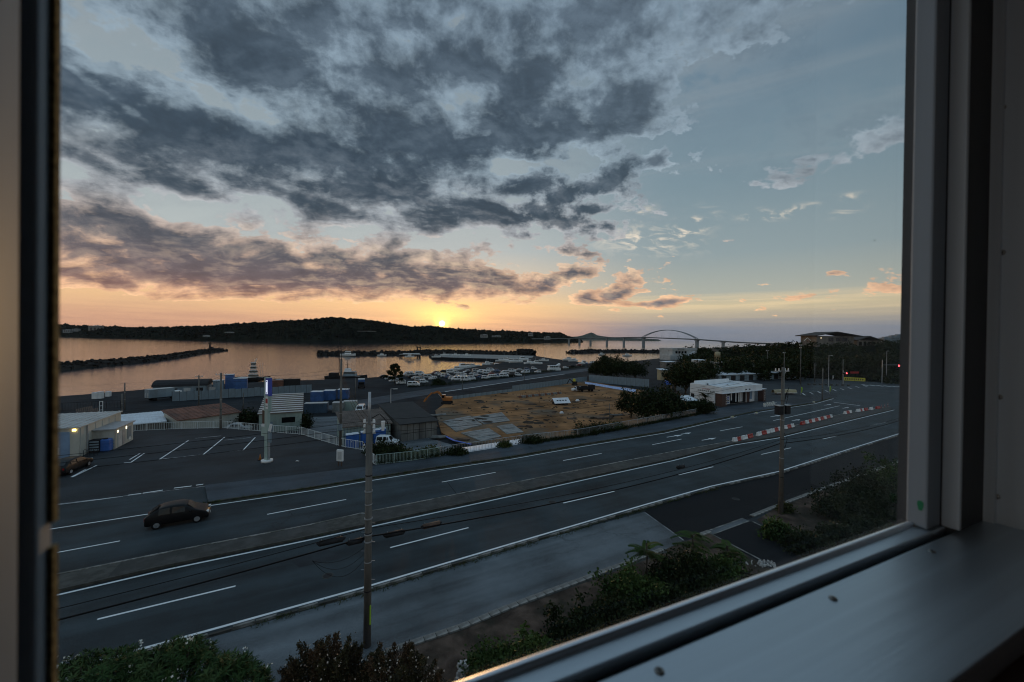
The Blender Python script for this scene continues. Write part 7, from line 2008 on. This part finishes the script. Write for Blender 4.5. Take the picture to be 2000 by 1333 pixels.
TH = lambda y0, x, y1, z=0: (y0 - y1) * P(x, y0, z).y / FPX
for k, (x, y, yt, wpx, z, lab) in enumerate([(1262, 826, 752, 100, -1, 'big dark thicket tree at the right end of the orange soil'), (1300, 818, 758, 70, -.5, 'dark tree right of the big thicket tree'), (1232, 815, 765, 60, -2.5, 'dark tree on the left of the big thicket tree'), (1338, 770, 705, 70, 0, 'dark tree between the blue tarpaulin and the shop'), (1318, 765, 712, 50, 0, 'dark tree behind the blue tarpaulin'),
                                             (1365, 752, 712, 50, 0, 'dark tree directly behind the shop'), (1385, 745, 705, 50, 0, 'dark tree below the tank bungalow'), (1205, 745, 695, 70, -3, 'dark tree crown over the dark blue hoarding'), (1180, 742, 696, 40, -3, 'ragged dark tree at the left of the hoarding'), (1240, 742, 705, 60, -3, 'dark tree right of the crown over the hoarding'), (1165, 738, 705, 36, -3, 'small ragged tree at the coastal road end'),
                                             (1340, 806, 785, 46, 0, 'dark shrub tree below the timber stall'), (1375, 808, 785, 40, 0, 'dark shrub tree left of the brown shop pillar'), (1310, 815, 785, 40, 0, 'dark shrub tree at the railing end')]):
    Hh = TH(y, x, yt, z); Wm = wpx * P(x, y, z).y / FPX
    tree(lab, x, y, Hh, Wm, 100 + k, n=4200, size=max(.22, Hh * .045), z=z)
# cycad-like plant at the shop wall
def palm(label, x, y, H, seed, z=0, n=26):
    t = thing('palm', label, 'palm', P(x, y, z)); g = MB(); g.cyl((0, 0, -.1), (0, 0, H * .55), .2, .14, 8); g.build('trunk', M['bark'], t); r = np.random.RandomState(seed); vs = []
    for k in range(n):
        a = k * 2.4; L = H * r.uniform(.5, .7); e = r.uniform(.2, 1.1); d = np.array([math.cos(a) , math.sin(a), e]); sd = np.array([-math.sin(a), math.cos(a), 0])
        for i in range(12):
            u = i / 12; q = np.array([0, 0, H * .52]) + d * L * u + np.array([0, 0, -.55 * L * u * u])
            for s in (-1, 1):
                v = sd * s * .42 * (1 - u * .6) * H * .3 + d * .1; w_ = d * .045 * H * .5; vs += [q, q + v * .5 + w_, q + v, q + v * .5 - w_]
    link('crown', leaf_mesh('crown', np.array(vs), M['weed']), t)
palm('palm-like plant against the white side wall of the shop', 1377, 790, 3.4, 1)
# pine on the quay
pq = P(770, 752, ZY); t = thing('pine_tree', 'lone ragged pine on the quay in front of the bright water', 'tree', pq); Hp = 41 * pq.y / FPX
MB().tube([(0, 0, -.1), (.2, 0, Hp * .4), (-.1, .1, Hp * .8), (.1, 0, Hp)], .22, 7).build('trunk', M['bark'], t)
lb = []; rs = random.Random(4)
for k in range(22):
    a = k * 2.4; u = .28 + .7 * k / 22; rad = (1.1 - u) * Hp * rs.uniform(.35, .6); c = (math.cos(a) * rad, math.sin(a) * rad, Hp * u + rs.uniform(-.2, .4)); lb.append((*c, .75, .75, .42)); g = MB(); g.tube([(0, 0, Hp * u * .9), (c[0] * .6, c[1] * .6, c[2] - .1), c], .06, 5); g.build('limb', M['bark'], t)
link('crown', leaf_mesh('crown', leaves(3200, lb, .42, 8, .9, .2), M['leafdark']), t)
low('round dark shrub in front of the parked vans at the coastal road', 856, 752, 1.3, 2.2, 95, 'leafdark', 1500, .3, z=ZY, name='roadside_bush')
# wooded hill: individual crowns in front, one mass behind
k = 0
hv = []
r = np.random.RandomState(12)
for i in range(420):
    c = r.randint(0, len(HILL) - 1); f = r.uniform(0, 5.9); v = r.rand(); j = int(f); u = f - j
    p = (np.array(HILL[c][j]) * (1 - u) + np.array(HILL[c][j + 1]) * u) * (1 - v) + (np.array(HILL[c + 1][j]) * (1 - u) + np.array(HILL[c + 1][j + 1]) * u) * v
    s = r.uniform(2.0, 3.8); hv.append(leaves(70, [(p[0], p[1], p[2] + s * .25, s, s, s * .75)], 1.0, i, 1.2, .5))
tag(link('hill_wood', leaf_mesh('hill_wood', np.concatenate(hv), M['leafdark'])), kind='stuff')
hn = ['first', 'second', 'third', 'fourth', 'fifth', 'sixth', 'seventh', 'eighth', 'ninth', 'tenth', 'eleventh', 'twelfth']
for i, (x, y, H, W) in enumerate([(1425, 742, 7, 9), (1452, 738, 8, 10), (1482, 742, 6, 8), (1512, 738, 8, 10), (1545, 742, 7, 10), (1580, 738, 9, 11), (1612, 736, 8, 10), (1645, 738, 9, 11), (1680, 737, 9, 11), (1705, 740, 10, 11), (1742, 738, 9, 11), (1775, 740, 9, 11)]):
    tree('%s dark tree from the left along the foot of the wooded hill' % hn[i], x, y, H, W, 200 + i, n=2200, size=.6, group='trees at the foot of the hill')
for i, (x, y) in enumerate([(1345, 697), (1375, 692), (1402, 690), (1432, 686), (1462, 684), (1490, 682), (1520, 684)]):
    tree('%s dark tree from the left on the low ground before the bridge end' % hn[i], x, y + 4, 7, 16, 220 + i, n=1200, size=1.0, group='trees before the bridge end')
# hedge behind the long white roof and along the coastal road
weeds('coastal_weeds', px([(800, 757), (869, 753), (985, 738), (1103, 722), (1150, 716)], ZY), 900, 1.1, .7, 'leafdark', ZY)

# the sea air
hz_ = MB().box((0, 5200, 79), (16000, 11000, 182)).build('haze', bpy.data.materials.new('sea haze'))
m_ = hz_.data.materials[0]; m_.use_nodes = True; m_.node_tree.nodes.clear()
v_ = m_.node_tree.nodes.new('ShaderNodeVolumePrincipled'); o_ = m_.node_tree.nodes.new('ShaderNodeOutputMaterial')
v_.inputs['Color'].default_value = (0.82, 0.88, 0.95, 1); v_.inputs['Density'].default_value = 1.4e-5
m_.node_tree.links.new(v_.outputs[0], o_.inputs['Volume']); tag(hz_, kind='stuff')
